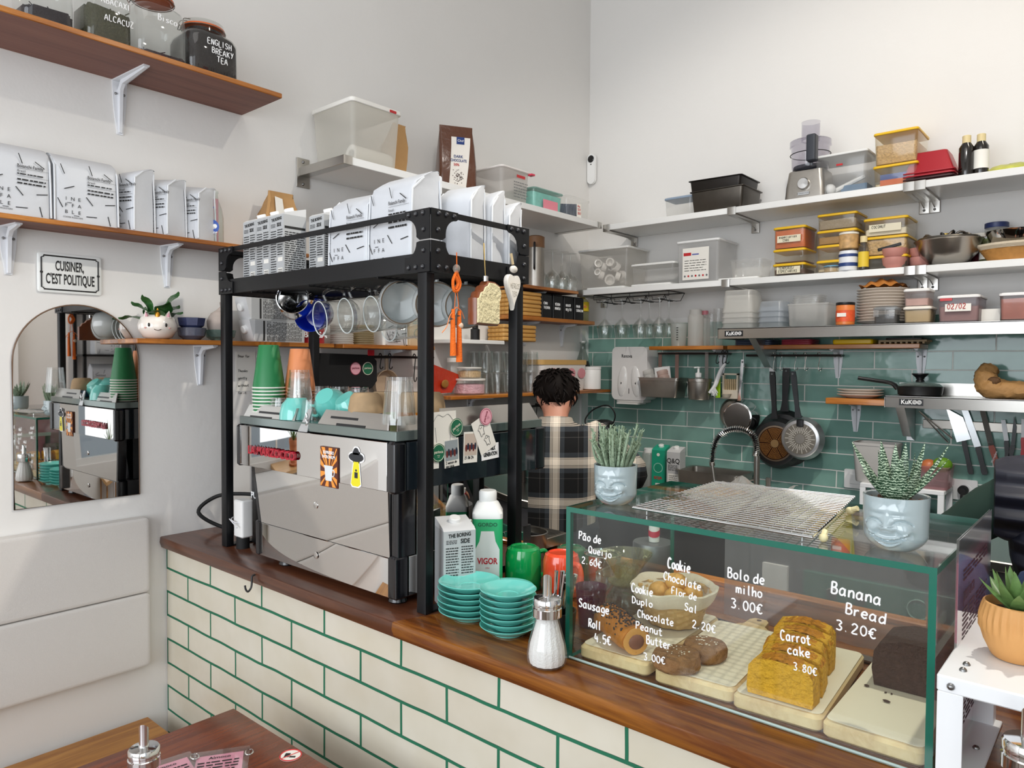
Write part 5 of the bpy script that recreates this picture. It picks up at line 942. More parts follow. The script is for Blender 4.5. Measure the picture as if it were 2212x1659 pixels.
# bread basket
bx_,by_ = 1.683,1.392; WK = mat('c9a56c',.6,noise=.2,nscale=60)
t = thing('bread_basket','round wicker basket lined with cream cloth holding small buns','basket',(bx_,by_,FZ)); m = MB(); n = 64
rings = []
for i in range(21):
    z = .003 + i * .0034; rr = .056 + .022 * (i / 20); rings.append([(rr * (1 + .035 * math.sin(12 * 2 * PI * j / n + (PI if i % 4 > 1 else 0))) * math.cos(2 * PI * j / n),rr * (1 + .035 * math.sin(12 * 2 * PI * j / n + (PI if i % 4 > 1 else 0))) * math.sin(2 * PI * j / n),z) for j in range(n)])
m.loft(rings,0,(True,False)); m.obj('wicker',WK,t)
m = MB(); rings = []
for rr,z in ((.078,.050),(.085,.060),(.091,.074),(.092,.080),(.088,.082),(.080,.072),(.068,.052),(.04,.046),(.001,.045)): rings.append([(rr * (1 + .018 * math.sin(7 * a) + .012 * math.sin(13 * a + 1)) * math.cos(a),rr * (1 + .018 * math.sin(7 * a) + .012 * math.sin(13 * a + 1)) * math.sin(a),z + .003 * math.sin(5 * a)) for a in [2 * PI * j / n for j in range(n)]])
m.loft(rings,0,(False,True)); m.obj('cloth_liner',mat('d8ccb4',.9,noise=.06,nscale=200,bump=.15,bscale=200),t)
BUN = mat('d9a355',.55,noise=.25,nscale=25,bump=.3,bscale=50); b0 = None
for (dx,dy,dz,l) in ((-.028,-.010,.046,'golden cheese bun at the front of the basket'),(.018,-.026,.046,'golden cheese bun nearest the basket front rim'),(.034,.012,.046,'golden cheese bun by the far rim of the basket'),(-.006,.030,.048,'browned cheese bun at the back of the basket'),(.004,.002,.068,'golden cheese bun lying on top of the others')):
    if b0 is None: m = MB(); m.sphere((0,0,.018),.0235,20,0,(1.05,1,.80)); b0 = one(m,'cheese_bun',BUN,l,'bun',(bx_ + dx,by_ + dy,FZ + dz),group='buns in the basket')
    else: dup(b0,l,(bx_ + dx,by_ + dy,FZ + dz),random.random() * 6)
# carrot cake slices, dark loaf, crumbs
YC = mat('e0a62a',.8,noise=.3,nscale=90,bump=.8,bscale=140); YT = mat('c47d12',.8,noise=.35,nscale=70,bump=1.0,bscale=90); s0 = None
for k in range(5):
    l = ('carrot cake slice nearest the front pane','second carrot cake slice from the front pane','third carrot cake slice, in the middle of the row','fourth carrot cake slice from the front pane','rearmost carrot cake slice of the row')[k]
    t = thing('cake_slice',l,'cake slice',(1.990 - .009 * k + .005 * (k % 2),1.195 + k * .051,FZ),R(3 + (k % 3) * 5),'carrot cake slices'); m = MB(); w = .052
    out = [(-w,0),(w,0),(w * 1.03,.012),(w,.046),(w * .86,.058),(w * .4,.0635),(-w * .3,.0645),(-w * .82,.059),(-w * .98,.048),(-w * 1.04,.012)]
    m.loft([[(x,y,z) for x,z in [(a + random.uniform(-.001,.001),max(0,b + random.uniform(-.001,.001))) for a,b in out]] for y in (-.0185,.0,.0185)]); m.obj('crumb',YC,t)
    m = MB(); m.grid(lambda u,v: (-w * .97 + u * w * 1.94,-.019 + v * .038,.0485 + .0175 * math.sin(PI * min(1,max(0,u))) ** .55 + random.uniform(-.0012,.0015)),26,9); m.obj('crumbly_top',YT,t,flip=False)
t = thing('dark_loaf','dark brown banana loaf end at the case corner','loaf',(2.150,1.395,FZ),R(2)); DL = mat('45302a',.85,noise=.4,nscale=120,bump=.9,bscale=110); m = MB(); w = .062
out = [(-w,0),(w,0),(w * 1.05,.03),(w * 1.03,.06),(w * .9,.076),(w * .4,.084),(-w * .3,.084),(-w * .85,.074),(-w * 1.02,.058),(-w * 1.05,.03)]
m.loft([[(x + random.uniform(-.001,.001),y,max(0,z + random.uniform(-.001,.001))) for x,z in out] for y in (-.045,-.043,0,.05,.055)]); m.obj('loaf',DL,t); c0 = None
for k,(px,py) in enumerate(((1872,1483),(1913,1497),(1926,1500),(1915,1517),(1690,1450),(1700,1420))):
    q = Zp(px,py,FZ); 
    if c0 is None: m = MB(); m.sphere((0,0,.002),.003,7,0,(1.5,1,.6)); c0 = one(m,'cake_crumb',DL,'dark cake crumb on the baking paper','crumb',(q.x,q.y,FZ),group='dark cake crumbs')
    else: dup(c0,'dark cake crumb on the baking paper',(q.x,q.y,FZ),k,(1.5,1,1) if k == 3 else .6)
# things behind and inside the case
t = thing('tongs','black and steel serving tongs with green grip behind the basket','tongs',(1.70,1.50,CT + .012),R(-14)); m = MB(); m.box(-.01,.12,-.006,-.001,.0,.006); m.box(-.01,.12,.006,.011,.0,.006); m.obj('arms',BLACK,t); m = MB(); m.box(-.035,-.008,-.008,.013,-.002,.008,0,.003); m.obj('grip',mat('4fb82e',.4),t)
m = MB(); m.lathe([(.024,0),(.026,.004),(.0345,.088),(.0355,.088),(.0325,.088),(.024,.006),(0,.006)],32); one(m,'plastic_cup',glass('8d2f6a',.75,.1,1,.45),'translucent magenta cup behind the case end pane','cup',(1.520,1.318,CT + .0005))
t = thing('coffee_dripper','ribbed glass coffee dripper on its server behind the case','dripper',(1.515,1.470,CT + .0005)); YG = glass('e9e6c0',.92,.04,1.6,.06); m = MB(); m.lathe([(.05,0),(.054,.006),(.052,.03),(.034,.055),(.036,.062)],36,caps=(True,False)); m.obj('server',glass('d8d8d0',.85,.04,1.4,.10),t); m = MB(); m.lathe([(.018,.064),(.022,.07),(.060,.130),(.0615,.131),(.058,.130),(.020,.072)],44,caps=(False,False)); m.obj('cone',YG,t); m = MB()
for k in range(14):
    a = 2 * PI * k / 14; m.tube([((.021 + .039 * u) * math.cos(a + .9 * u),(.021 + .039 * u) * math.sin(a + .9 * u),.072 + .057 * u) for u in (0,.2,.4,.6,.8,1)],.0011,4)
m.obj('spiral_rib',YG,t); MB().lathe([(.040,.060),(.042,.062),(.042,.066),(.020,.067)],32).obj('collar',glass('e9e6c0',.8,.06,1.2,.2),t)
m = MB(); m.lathe([(.055,0),(.056,.004),(.050,.050),(.052,.052)],36); one(m,'glass_bowl',glass('e2e2da',.88,.05,1.4,.15),'low glass bowl beside the coffee dripper','bowl',(1.43,1.555,CT + .0005))
t = thing('coffee_grinder','grey cylindrical grinder with dark front behind the case','grinder',(1.490,1.640,CT + .0005)); MB().lathe([(.050,0),(.052,.004),(.052,.118),(.050,.122),(0,.124)],40).obj('housing',mat('7d7d7f',.35,.7),t); p = MB(); p.at((.008,-.0525,.09),rx=PI / 2); p.tube([(.006 * math.cos(a),.006 * math.sin(a),0) for a in [2 * PI * k / 16 for k in range(16)]],.0012,5,closed=True); p.obj('dial_ring',CHALK,t)
t = thing('sugar_stick','red and white striped paper roll on the grey grinder','paper roll',(1.495,1.635,CT + .1246),.4); m = MB(); m.lathe([(.013,0),(.014,.02),(.013,.048),(.011,.048),(.011,.002)],20); m.obj('roll',PAPER,t); m = MB(); m.loft([[(.0146 * math.cos(a),.0146 * math.sin(a),.018 + .006 * math.sin(a)) for a in [2 * PI * j / 20 for j in range(20)]],[(.0146 * math.cos(a),.0146 * math.sin(a),.033 + .006 * math.sin(a)) for a in [2 * PI * j / 20 for j in range(20)]]],0,(False,False)); m.obj('red_stripe',mat('c81e3c',.5),t)
q = Zp(1972,1372,CT); m = MB(); tumbler(m,.030,.0385,.125,48,10,.03); one(m,'glass_tumbler',TG,'tall empty tumbler behind the case corner','glass',(2.150,1.620,CT + .0005))
m = MB(); m.box(-.14,.10,-.012,.012,0,.004); m.box(.10,.19,-.014,.014,-.002,.014,1,.004); one(m,'bread_knife',[STEEL,mat('d9572c',.4)],'long bread knife with orange handle behind the cakes','knife',(2.02,1.518,CT + .003),R(-6))
m = MB(); m.grid(lambda u,v: (1.83 + u * .16 + .01 * v,CY1 - .012 + .006 * math.sin(u * 9),CZ1 - .012 - v * (.03 + .07 * u ** 3)),14,6); one(m,'cloth',mat('b9ab4a',.9,noise=.1),'limp olive-yellow cloth hanging inside the case top','cloth')
# ================================================================== ON THE CASE: smiling pots, cooling rack; right end of the bar
def face_pot(label,loc,rz,R_,H,soil='5a3a2c'):
    t = thing('face_planter',label,'plant pot',loc,rz,'pale blue smiling pots'); nu,nv = 128,96; m = MB()
    g = lambda x,c,s: math.exp(-((x - c) / s) ** 2)
    def rad(v):
        if v < .30: q = v / .30; return R_ * (.55 + .42 * math.sin(q * PI / 2) ** .8)
        return R_ * (.97 + .03 * (v - .3) / .7)
    def relief(u,v):
        au = abs(u); d = 0.0
        d += .20 * g(u,0,.15) * (g(v,.47,.075) + .55 * g(v,.57,.10)); d += .10 * g(au,.17,.085) * g(v,.445,.05)
        d += .13 * g(au,.55,.26) * g(v,.44,.13); d += .06 * g(au,.40,.24) * g(v,.78,.07); d += .05 * g(au,.45,.2) * g(v,.66,.05)
        ev = .61 - .07 * ((au - .46) / .3) ** 2
        if .14 < au < .80: d -= .075 * g(v,ev,.016); d -= .03 * g(v,ev - .05,.012) * (au > .3)
        d -= .10 * g(u,0,.5) * g(v,.70,.03) * (1 - g(u,0,.12)) * .4
        sv = .225 + .30 * u * u
        if au < .62:
            k = 1 - (au / .62) ** 2; d += .07 * k ** .3 * g(v,sv + .045,.022); d -= .10 * k ** .4 * g(v,sv,.016); d += .04 * k * g(v,sv - .035 * k,.02); d -= .05 * k * g(v,sv - .075 * k,.014); d += .075 * k * g(v,sv - .115 * k,.026)
        nl = .16 + (.47 - v) * 1.7
        if .26 < v < .50: d -= .07 * g(au,nl,.055)
        d -= .05 * g(au,.68,.06) * g(v,.34,.05); d += .07 * g(u,0,.22) * g(v,.03,.05)
        return d
    rings = []
    for j in range(nv + 1):
        v = j / nv; ring = []
        for i in range(nu):
            u = (2 * PI * i / nu + PI) % (2 * PI) - PI; r_ = rad(v) * (1 + relief(u,v) * .85); ring.append((r_ * math.sin(u),-r_ * math.cos(u),v * H))
        rings.append(ring)
    for k,z in ((.955,1.0),(.92,.985),(.90,.86)): rings.append([(R_ * k * math.sin(2 * PI * i / nu),-R_ * k * math.cos(2 * PI * i / nu),z * H) for i in range(nu)])
    m.loft(rings); m.obj('pot',mat('a9b9bd',.08,coat=.8,spec=.6),t)
    m = MB(); m.lathe([(R_ * .9,H * .87),(R_ * .5,H * .91),(0,H * .92)],24)
    for k in range(50): a = random.random() * 6.28; q = random.random() ** .5 * R_ * .85; m.sphere((q * math.cos(a),q * math.sin(a),H * .90),random.uniform(.0015,.0035),6)
    o = m.obj('soil',mat('6a4a36',.9,noise=.6,nscale=300),t); o['kind'] = 'stuff'; return t
def leaf(m,base_,az,el,L,w,th,curl=.25,n=10,k=9,m_=0):
    """fleshy pointed leaf: curved, keeled cross-section."""
    rings = []; p = Vector(base_); d_el = el
    for i in range(k + 1):
        u = i / k; d = Vector((math.cos(az) * math.cos(d_el),math.sin(az) * math.cos(d_el),math.sin(d_el))); s = Vector((-math.sin(az),math.cos(az),0)); up_ = d.cross(s) * -1
        ww = w * (.75 + .5 * u) * (1 - u ** 2.2) if u < 1 else 0; tt = th * (1 - u ** 1.6)
        ww = max(ww,.0003); tt = max(tt,.0002)
        rings.append([tuple(p + s * ww * math.cos(a) + up_ * (tt * (math.sin(a) if math.sin(a) < 0 else .35 * math.sin(a)))) for a in [2 * PI * j / n for j in range(n)]])
        p = p + d * (L / k); d_el += curl / k
    m.loft(rings,m_)
def stripe_leaf(name,c0,c1,scale,dist,lo=.62,hi=.72):
    m,nt,b,L = base(name); tc = N(nt,'ShaderNodeTexCoord'); wv = N(nt,'ShaderNodeTexWave',bands_direction='Z',i_Scale=scale,i_Distortion=dist,i_Detail=2.0,i_Detail_Scale=3.0); L(tc.outputs['Object'],wv.inputs[0]); rp = ramp(nt,[(lo,c0),(hi,c1)]); L(wv.outputs[0],rp.inputs[0]); L(rp.outputs[0],b.inputs['Base Color']); b.inputs['Roughness'].default_value = .4; return m
ZEB = stripe_leaf('zebra_leaf','2d4a35','b9cdb2',75,6.0,.66,.80)
pot = face_pot('larger pale blue smiling-face pot with a striped succulent on the glass case',(2.147,1.222,CZ1 + .0006),R(-2),.046,.082)
for i,(az,el,L,w) in enumerate(((2.75,.72,.085,.0075),(2.3,1.0,.075,.007),(1.9,1.15,.068,.0065),(1.4,1.25,.07,.0065),(.9,1.05,.075,.007),(.45,.85,.085,.0078),(.15,.75,.07,.0075),(-.5,.95,.055,.0085),(-1.2,1.05,.058,.0095),(-1.9,1.0,.056,.0095),(-2.5,.9,.06,.0085),(3.6,.75,.05,.008),(.0,1.25,.06,.006),(3.0,1.2,.06,.006))):
    m = MB(); leaf(m,(.010 * math.cos(az),.010 * math.sin(az),.072),az,el,L * 1.3,w * 1.45,w * .8,.30); m.obj('leaf',ZEB,pot)
pot = face_pot('smaller pale blue smiling-face pot with a tufted scaly succulent at the case corner',(1.636,1.232,CZ1 + .0006),R(14),.043,.078)
m = MB()
for k in range(40):
    a = 2 * PI * k * .618; q = .026 * (k / 40) ** .5; x,y = q * math.cos(a),q * math.sin(a); top = Vector((x * (2.0 + .6 * random.random()),y * 1.9,.072 + random.uniform(.050,.088))); mid = Vector((x * 1.6,y * 1.6,.10)); st = Vector((x,y,.068))
    P = spline([st,mid,top],5); m.tube(P,.0028,5,radii=[.0045 - .003 * i / (len(P) - 1) for i in range(len(P))])
    for i in range(34):
        u = i / 34 * (len(P) - 1); i0 = int(u); p = P[i0].lerp(P[min(i0 + 1,len(P) - 1)],u - i0); b_ = random.random() * 6.28; d = Vector((math.cos(b_),math.sin(b_),.9)) * random.uniform(.004,.0075); s = d.cross(Vector((0,0,1))).normalized() * .0019; pp = p + Vector((math.cos(b_),math.sin(b_),0)) * .0025
        m.add([tuple(pp + s),tuple(pp - s),tuple(pp + d)],[(0,1,2)])
for (dx,dy) in ((-.045,-.012),(-.052,.006)): m.tube(spline([(-.02,0,.072),(dx * .8,dy,.085),(dx,dy,.115),(dx * .9,dy,.14)],5),.002,5)
o = m.obj('foliage',mat('8fa389',.7,noise=.35,nscale=220),pot,flip=False); o['kind'] = 'stuff'
# cooling rack
q00,q01,q11,q10 = [Vector((a,b,0)) for a,b in ((1.722,1.158),(1.706,1.530),(1.997,1.552),(2.048,1.145))]
t = thing('cooling_rack','wire baking cooling rack lying on top of the glass case','cooling rack',(1.87,1.35,CZ1)); c = Vector((1.87,1.35,0)); z = .014; m = MB()
def qp(u,v): return q00.lerp(q10,u).lerp(q01.lerp(q11,u),v) - c + Vector((0,0,z))
for k in range(19): m.tube([qp(k / 18,0),qp(k / 18,1)],.0013,5)
m.obj('wire_grid',CHROME,t); m = MB()
for k in range(25): m.tube([qp(0,k / 24) + Vector((0,0,.002)),qp(1,k / 24) + Vector((0,0,.002))],.0013,5)
m.obj('cross_wire',CHROME,t); m = MB(); m.tube([qp(0,0),qp(1,0),qp(1,1),qp(0,1)],.002,6,closed=True); m.obj('frame',CHROME,t)
for u,v in ((.06,.05),(.94,.05),(.94,.95),(.06,.95)): p = qp(u,v); MB().tube([p,(p.x,p.y,.0012)],.0016,6).obj('foot',CHROME,t)
b0 = None
for (u,v,l) in ((1.03,.72,'pale yellow wax knob at the far side of the cooling rack'),(1.03,.10,'pale yellow wax knob at the near corner of the cooling rack')):
    p = qp(u,v) + c; p.z = CZ1 + .0005
    if b0 is None: m = MB(); m.sphere((0,0,.007),.008,14,0,(1.1,.9,.9)); m.tube([(0,0,.008),(.014,-.004,.014)],.005,8); b0 = one(m,'wax_cheese',mat('eadfae',.5),l,'knob',p,group='wax knobs by the cooling rack')
    else: dup(b0,l,p,2.0)
m = MB(); m.grid(lambda u,v: (1.70 + .16 * u,1.565 + .06 * v,CZ1 + .004 + .012 * math.sin(u * 7) * v + .006 * math.sin(u * 17 + v * 5)),16,6); one(m,'plastic_film',glass('f2f2ee',.9,.12,1.4,.3),'crumpled clear film at the back edge of the glass case','film')
# white metal riser with terracotta pot
t = thing('white_riser','white metal riser stand beside the glass case','riser',(2.43,1.24,CT + .0005)); WM = mat('eef0f2',.3); m = MB(); m.rbox(-.2,.3,-.15,.16,.148,.170,.004,.002); m.obj('top',WM,t)
for x in (-.199,.270):
    for y in (-.149,.128): MB().box(x,x + .030,y,y + .028 if y > 0 else y + .004,0,.148,0,.001).obj('leg',WM,t)
MB().box(-.199,-.160,-.149,.156,0,.005,0,.001).obj('foot_bar',WM,t)
screws(t,[(-.175,-.09,.170),(-.175,-.115,.170),(-.178,.03,.005),(-.178,-.10,.005),(-.183,-.1505,.158)],.005)
t = thing('ribbed_planter','terracotta-coloured ribbed pot with a pointed green succulent on the white riser','plant pot',(2.305,1.225,CT + .1715)); m = MB(); n = 120
def rr_(r_,z,a): return [(r_ * (1 + a * math.cos(30 * 2 * PI * j / n)) * math.cos(2 * PI * j / n),r_ * (1 + a * math.cos(30 * 2 * PI * j / n)) * math.sin(2 * PI * j / n),z) for j in range(n)]
m.loft([rr_(.030,0,0),rr_(.033,.003,0),rr_(.042,.022,0),rr_(.0455,.034,0),rr_(.0475,.040,.022),rr_(.0475,.055,.025),rr_(.045,.068,.022),rr_(.0425,.076,.008),rr_(.0405,.077,0),rr_(.039,.062,0)]); m.obj('pot',mat('d19a5c',.65,noise=.05,nscale=40),t); MB().lathe([(.040,.062),(0,.066)],24).obj('soil',mat('4a3a2c',.9,noise=.4,nscale=200),t)
SPL = mat('5f7f46',.4,noise=.35,nscale=160)
for i in range(18):
    az = 2.4 * i; tier = i / 18; m = MB(); leaf(m,(.008 * math.cos(az),.008 * math.sin(az),.064 + .01 * tier),az,.45 + .85 * tier,.058 - .006 * tier,.013 - .004 * tier,.006,.3); m.obj('leaf',SPL,t)
t = thing('menu_sleeve','pink printed menu in a clear sleeve leaning on the case end pane','menu',(CX1 + .012,1.36,CT + .002),0,'menus in clear sleeves',rx=0); m = MB(); m.box(0,.0015,-.13,.13,.01,.285); m.obj('sheet',mat('e58ba4',.6),t); m = MB(); m.box(-.001,-.0004,-.15,.15,0,.325); m.box(.0019,.0025,-.15,.15,0,.325); m.obj('sleeve',glass('ffffff',.96,.06,1.6,.04),t)
p = MB(); G = frame((.0029,0,0),*SIDE); ptext(p,'parioca',.032,(.0029,-.06,.235),SIDE,bold=.01); lines(p,-.11,.11,.255,.275,3,G,th=.5); lines(p,-.11,.11,.03,.215,26,G,th=.45); p.obj('print',mat('4a2430',.6),t)
t = thing('shoulder_bag','navy blue bag with grey strap standing behind the menu sleeve','bag',(2.385,1.66,CT + .0005),R(20)); NV = mat('24365f',.7,bump=.3,bscale=80); m = MB(); m.loft([rrect(-.13 * a,.13 * a,-.07 * b,.07 * b,.03,z,5) for a,b,z in ((.9,.9,0),(1,1,.02),(1,1,.15),(.92,.8,.19),(.8,.5,.205))]); m.obj('body',NV,t); m = MB(); m.tube(spline([(-.09,-.06,.12),(-.07,-.05,.215),(-.0,-.02,.245),(.07,-.02,.225),(.09,-.05,.12)],6),.012,8); m.obj('strap',mat('2b2e36',.6),t); m = MB(); m.box(-.075,.02,-.075,-.06,.185,.205,0,.003); m.obj('buckle',mat('3a55a0',.4),t)
q = Zp(2183,1572,1.157); sugar_pourer('glass sugar pourer under the edge of the white riser',(2.335,1.055,CT + .0005),R(-60),1.0,.8)
# ================================================================== LEFT-WALL SHELVES BEHIND THE MACHINE
CZ = 1.6645
t = thing('unicorn_planter','white unicorn-face planter with golden horn and dark leafy plant','plant pot',(.076,1.008,CZ)); CE = mat('efe6dc',.15,coat=.6)
m = MB(); m.lathe([(.030,0),(.042,.006),(.057,.03),(.058,.045),(.050,.066),(.040,.075),(.036,.076),(.044,.062),(0,.055)],40); m.obj('pot',CE,t)
CD = Vector((CAM.x - .076,CAM.y - 1.008,0)).normalized(); CS = Vector((-CD.y,CD.x,0))
m = MB(); p = CD * .040 + Vector((0,0,.066)); m.tube([p,p + Vector((0,0,.012)) + CD * .002,p + Vector((0,0,.03)) + CD * .002],.007,12,radii=[.0085,.007,.001]); m.obj('horn',mat('c98a28',.25,.6),t)
for s_ in (-1,1):
    m = MB(); p = CS * .030 * s_ + CD * .030 + Vector((0,0,.066)); m.tube([p,p + Vector((0,0,.010)),p + Vector((0,0,.022)) + CS * .003 * s_],.01,10,radii=[.010,.008,.001]); m.obj('ear',[CE],t)
    m = MB(); p = p + CD * .006 + Vector((0,0,.003)); m.tube([p,p + Vector((0,0,.014)) + CS * .002 * s_],.005,8,radii=[.0055,.001]); m.obj('inner_ear',mat('e3a2ae',.5),t)
    m = MB(); p = CS * .024 * s_ + CD * .0535 + Vector((0,0,.043)); m.sphere(p,.0050,12,0,(.7,.7,1.2)); m.obj('eye',mat('14110f',.2),t)
    m = MB(); p = CS * .034 * s_ + CD * .0475 + Vector((0,0,.034)); m.sphere(p,.0042,10,0,(1,.8,.5)); m.obj('cheek_mark',mat('d99a94',.5),t)
m = MB(); m.tube([tuple(CD * (.0585 + .0) + CS * .010 * u + Vector((0,0,.026 + .004 * u * u))) for u in (-1,-.5,0,.5,1)],.0009,5); m.obj('smile',mat('3a2a24',.5),t)
DLF = mat('2c5a2a',.35,noise=.5,nscale=60,bump=.4,bscale=60)
for i,(az,el,L,w) in enumerate(((-2.0,.25,.10,.014),(-1.7,.9,.085,.016),(1.6,.9,.08,.02),(.2,1.1,.075,.022),(2.6,.8,.07,.02),(-.6,.7,.06,.022),(1.0,.6,.07,.02),(-1.2,1.2,.09,.014),(1.5,1.25,.11,.022),(3.5,1.0,.06,.02))):
    m = MB(); k = 10; rings = []; p = Vector((.01 * math.cos(az),.01 * math.sin(az),.060)); e = el
    for j in range(k + 1):
        u = j / k; d = Vector((math.cos(az) * math.cos(e),math.sin(az) * math.cos(e),math.sin(e))); s_ = Vector((-math.sin(az),math.cos(az),0)); n_ = s_.cross(d); ww = max(.0005,1.5 * w * (.5 + .9 * u) * (1 - u ** 3) * (1 + .12 * math.sin(14 * u)))
        rings.append([tuple(p - s_ * ww + n_ * .006 * math.sin(9 * u)),tuple(p - n_ * .003),tuple(p + s_ * ww - n_ * .006 * math.sin(9 * u + 1)),tuple(p + n_ * .0012 * 0 + n_ * .001)]); p = p + d * (L / k); e -= .5 / k
    m.loft(rings); m.obj('leaf',DLF,t)
def bowl(label,loc,r_,h,mt,group=None,name='bowl',facets=0,th=.003,rz=0):
    m = MB(); n = facets or 36; m.lathe([(r_ * .55,0),(r_ * .62,.003),(r_ * .9,h * .35),(r_,h),(r_ - th,h),(r_ * .88 - th,h * .4),(r_ * .55,.008),(0,.007)],n); return one(m,name,mt,label,'bowl',loc,rz,group)
bowl('lower grey-blue glazed bowl of the pair beside the unicorn planter',(.076,1.117,CZ),.045,.040,mat('5d6070',.2,coat=.5,noise=.3,nscale=90),'bowls by the planter'); bowl('upper navy faceted bowl of the pair beside the unicorn planter',(.076,1.116,CZ + .034),.045,.038,mat('3c4368',.15,coat=.6,noise=.3,nscale=60),'bowls by the planter',facets=8)
bowl('greenish textured glass bowl behind the rack post',(.076,1.215,CZ),.050,.036,glass('a9c4bd',.8,.1,1.2,.25)); m = MB(); m.sphere((0,0,.045),.042,18,0,(.9,1,1.1)); m.tube([(0,0,.08),(.004,.01,.10),(.0,.016,.112)],.012,8,radii=[.016,.010,.016]); m.v = [(x + random.uniform(-.002,.002),y + random.uniform(-.002,.002),z) for x,y,z in m.v]; one(m,'mesh_pouch',mat('b7aaa2',.8,noise=.2,nscale=40),'pale gauze pouch sitting in the greenish glass bowl','pouch',(.076,1.213,CZ + .012))
c0 = carton('lower grey carton lying on its side on the low wall shelf',(.092,1.505,CZ + .0378),0,.075,.075,.215,group='grey cartons lying on the wall shelf'); c0.rotation_euler.x = PI / 2
c1 = dup(c0,'upper grey carton lying on its side on the low wall shelf',(.092,1.492,CZ + .1135))
t = thing('coffee_tin','red tin with white lettering behind the rear rack post','tin',(.085,1.565,CZ)); MB().lathe([(.046,0),(.046,.13),(.044,.133),(0,.133)],32).obj('can',mat('b3202a',.3),t); p = MB(); q = CD * .0468; ptext(p,'BE',.03,(q.x - CS.x * .022,q.y - CS.y * .022,.03),(CS,(0,0,1)),bold=.03); ptext(p,'CA',.03,(q.x + CS.x * .026,q.y + CS.y * .026,.03),(CS,(0,0,1)),bold=.03); p.obj('print',CHALK,t)
def stack(name,cat,label,grp,loc,n,pitch,mkmesh,mt):
    o0 = None
    for k in range(n):
        l = 'topmost of the ' + label if k == n - 1 else 'one of the lower ' + label
        if o0 is None: o0 = one(mkmesh(),name,mt,l,cat,loc,group=grp)
        else: dup(o0,l,(loc[0],loc[1],loc[2] + pitch * k))
    return o0
def lidm(r_):
    def f(): m = MB(); m.lathe([(r_,0),(r_ * 1.03,.001),(r_ * 1.03,.004),(r_ * .98,.006),(r_ * .95,.009),(r_ * .8,.0095),(r_ * .78,.006),(0,.006)],28); return m
    return f
stack('cup_cover','lid','clear plastic lids stacked behind the glass mugs','clear plastic lids',(.085,1.70,CZ),9,.0085,lidm(.044),FROST); stack('cup_cover','lid','amber-tinted plastic lids stacked behind the glass mugs','amber plastic lids',(.085,1.80,CZ),9,.0085,lidm(.044),glass('d8c9a4',.85,.2,.8,.4))
m = MB(); m.box(-.05,.05,-.004,.004,0,.16); m.box(-.05,.05,-.012,-.004,0,.16,1); one(m,'picture_frame',[PAINT,PAINT],'thin white frame standing beside the stacked lids','frame',(.08,1.875,CZ))
coffee_bag('small white coffee bag leaning on the shelf end behind the white mugs',(.09,1.945,CZ),PI / 2,.11,.15,.06,.5,None,seed=41)
t = kraft_bag('pale kraft bag with round stamp at the shelf end',(.085,2.06,CZ),PI / 2,.10,.07,.16,mt=mat('cdb795',.8,noise=.05)); p = MB(); p.tube([(.022 * math.cos(a),-.0365,.05 + .022 * math.sin(a)) for a in [2 * PI * k / 24 for k in range(24)]],.001,4,closed=True); lines(p,-.03,.02,.09,.12,4,FR(.037)); p.obj('stamp',mat('5b8f86',.6),t)
# rod, apron, hanging pans, note
m = MB(); m.tube([(.055,1.56,1.617),(.055,2.21,1.617)],.0055,8)
for y in (1.60,2.18): m.tube([(.002,y,1.617),(.055,y,1.617)],.004,6)
one(m,'hanging_rod',BLACK,'black rod under the low wall shelf holding the apron and pans','rod')
t = thing('apron','black apron with pink and green cafe badges hung from the wall rod','apron',(.066,1.73,1.63)); m = MB(); out = [(-.17,.0),(.125,-.005),(.15,-.03),(.152,-.11),(.13,-.135),(.09,-.155),(-.17,-.30)]; m.prism(out,-.004,.006,0,'yz'); m.obj('cloth',mat('0e0e10',.85),t)
for (y,bg,fg,l) in ((.045,'e9a9b8','8a3044','pink badge lettered parioca'),(.105,'1f6b4c','e8e2d0','green badge lettered parioca')):
    o = MB().at((.0066,y,-.060),ry=PI / 2).lathe([(.026,-.0004),(.026,.0006)],28).obj('badge',mat(fg,.5),t,label=l); p = MB(); disc(p,(.0076,y,-.060),.0235,SIDE,0); ptext(p,'parioca',.012,(.008,y,-.058),SIDE,1,bold=.02); p.obj('print',[mat(bg,.5),mat(fg,.5)],o)
MB().box(.006,.010,.105,.135,-.008,.015).obj('clip',mat('d8122a',.4),t,label='red clip')
def s_hook(label,loc,h,mt=BLACK,rz=0.0,r_=.0022,group='hooks on the rods',w=.012):
    m = MB(); m.tube(spline([(-w * .9,0,-.006),(-w * .5,0,.006),(.0,0,.007),(w * .4,0,-.004),(0,0,-h * .45),(-w * .3,0,-h * .85),(.0,0,-h),(w * .7,0,-h * .97),(w * 1.0,0,-h * .84)],5),r_,6); return one(m,'s_hook',mt,label,'hook',loc,rz,group)
for y,l in ((1.915,'black hook on the wall rod nearest the apron'),(1.965,'black hook on the wall rod above the beige pan'),(2.10,'long black hook hanging at the end of the wall rod')): s_hook(l,(.055,y,1.6235),.055 if 'long' not in l else .11,rz=PI / 2)
def pan_mesh(t,R_,h,mt,hl,hw,hmt,bottom=None,inside=None,rz=0):
    """pan hanging by its handle; local: handle up +z, disc underside towards -y."""
    m = MB().at((0,0,-R_),rx=PI / 2); m.lathe([(R_ * .84,0.0),(R_ * .88,.001),(R_,h),(R_ - .003,h),(R_ * .84,-(-.004)),(0,.004)],44); m.v = [(x,y + h,z) for x,y,z in m.v]; m.obj('pan_body',mt,t)
    return t
t = thing('pan','beige pan hanging from the wall rod beside the apron','pan',(.05,1.955,1.565),PI / 2); pan_mesh(t,.062,.03,mat('c3ab93',.5),0,0,None); MB().rbox(-.008,.008,.0,.012,-.005,.06,.004).obj('handle',mat('c3ab93',.5),t)
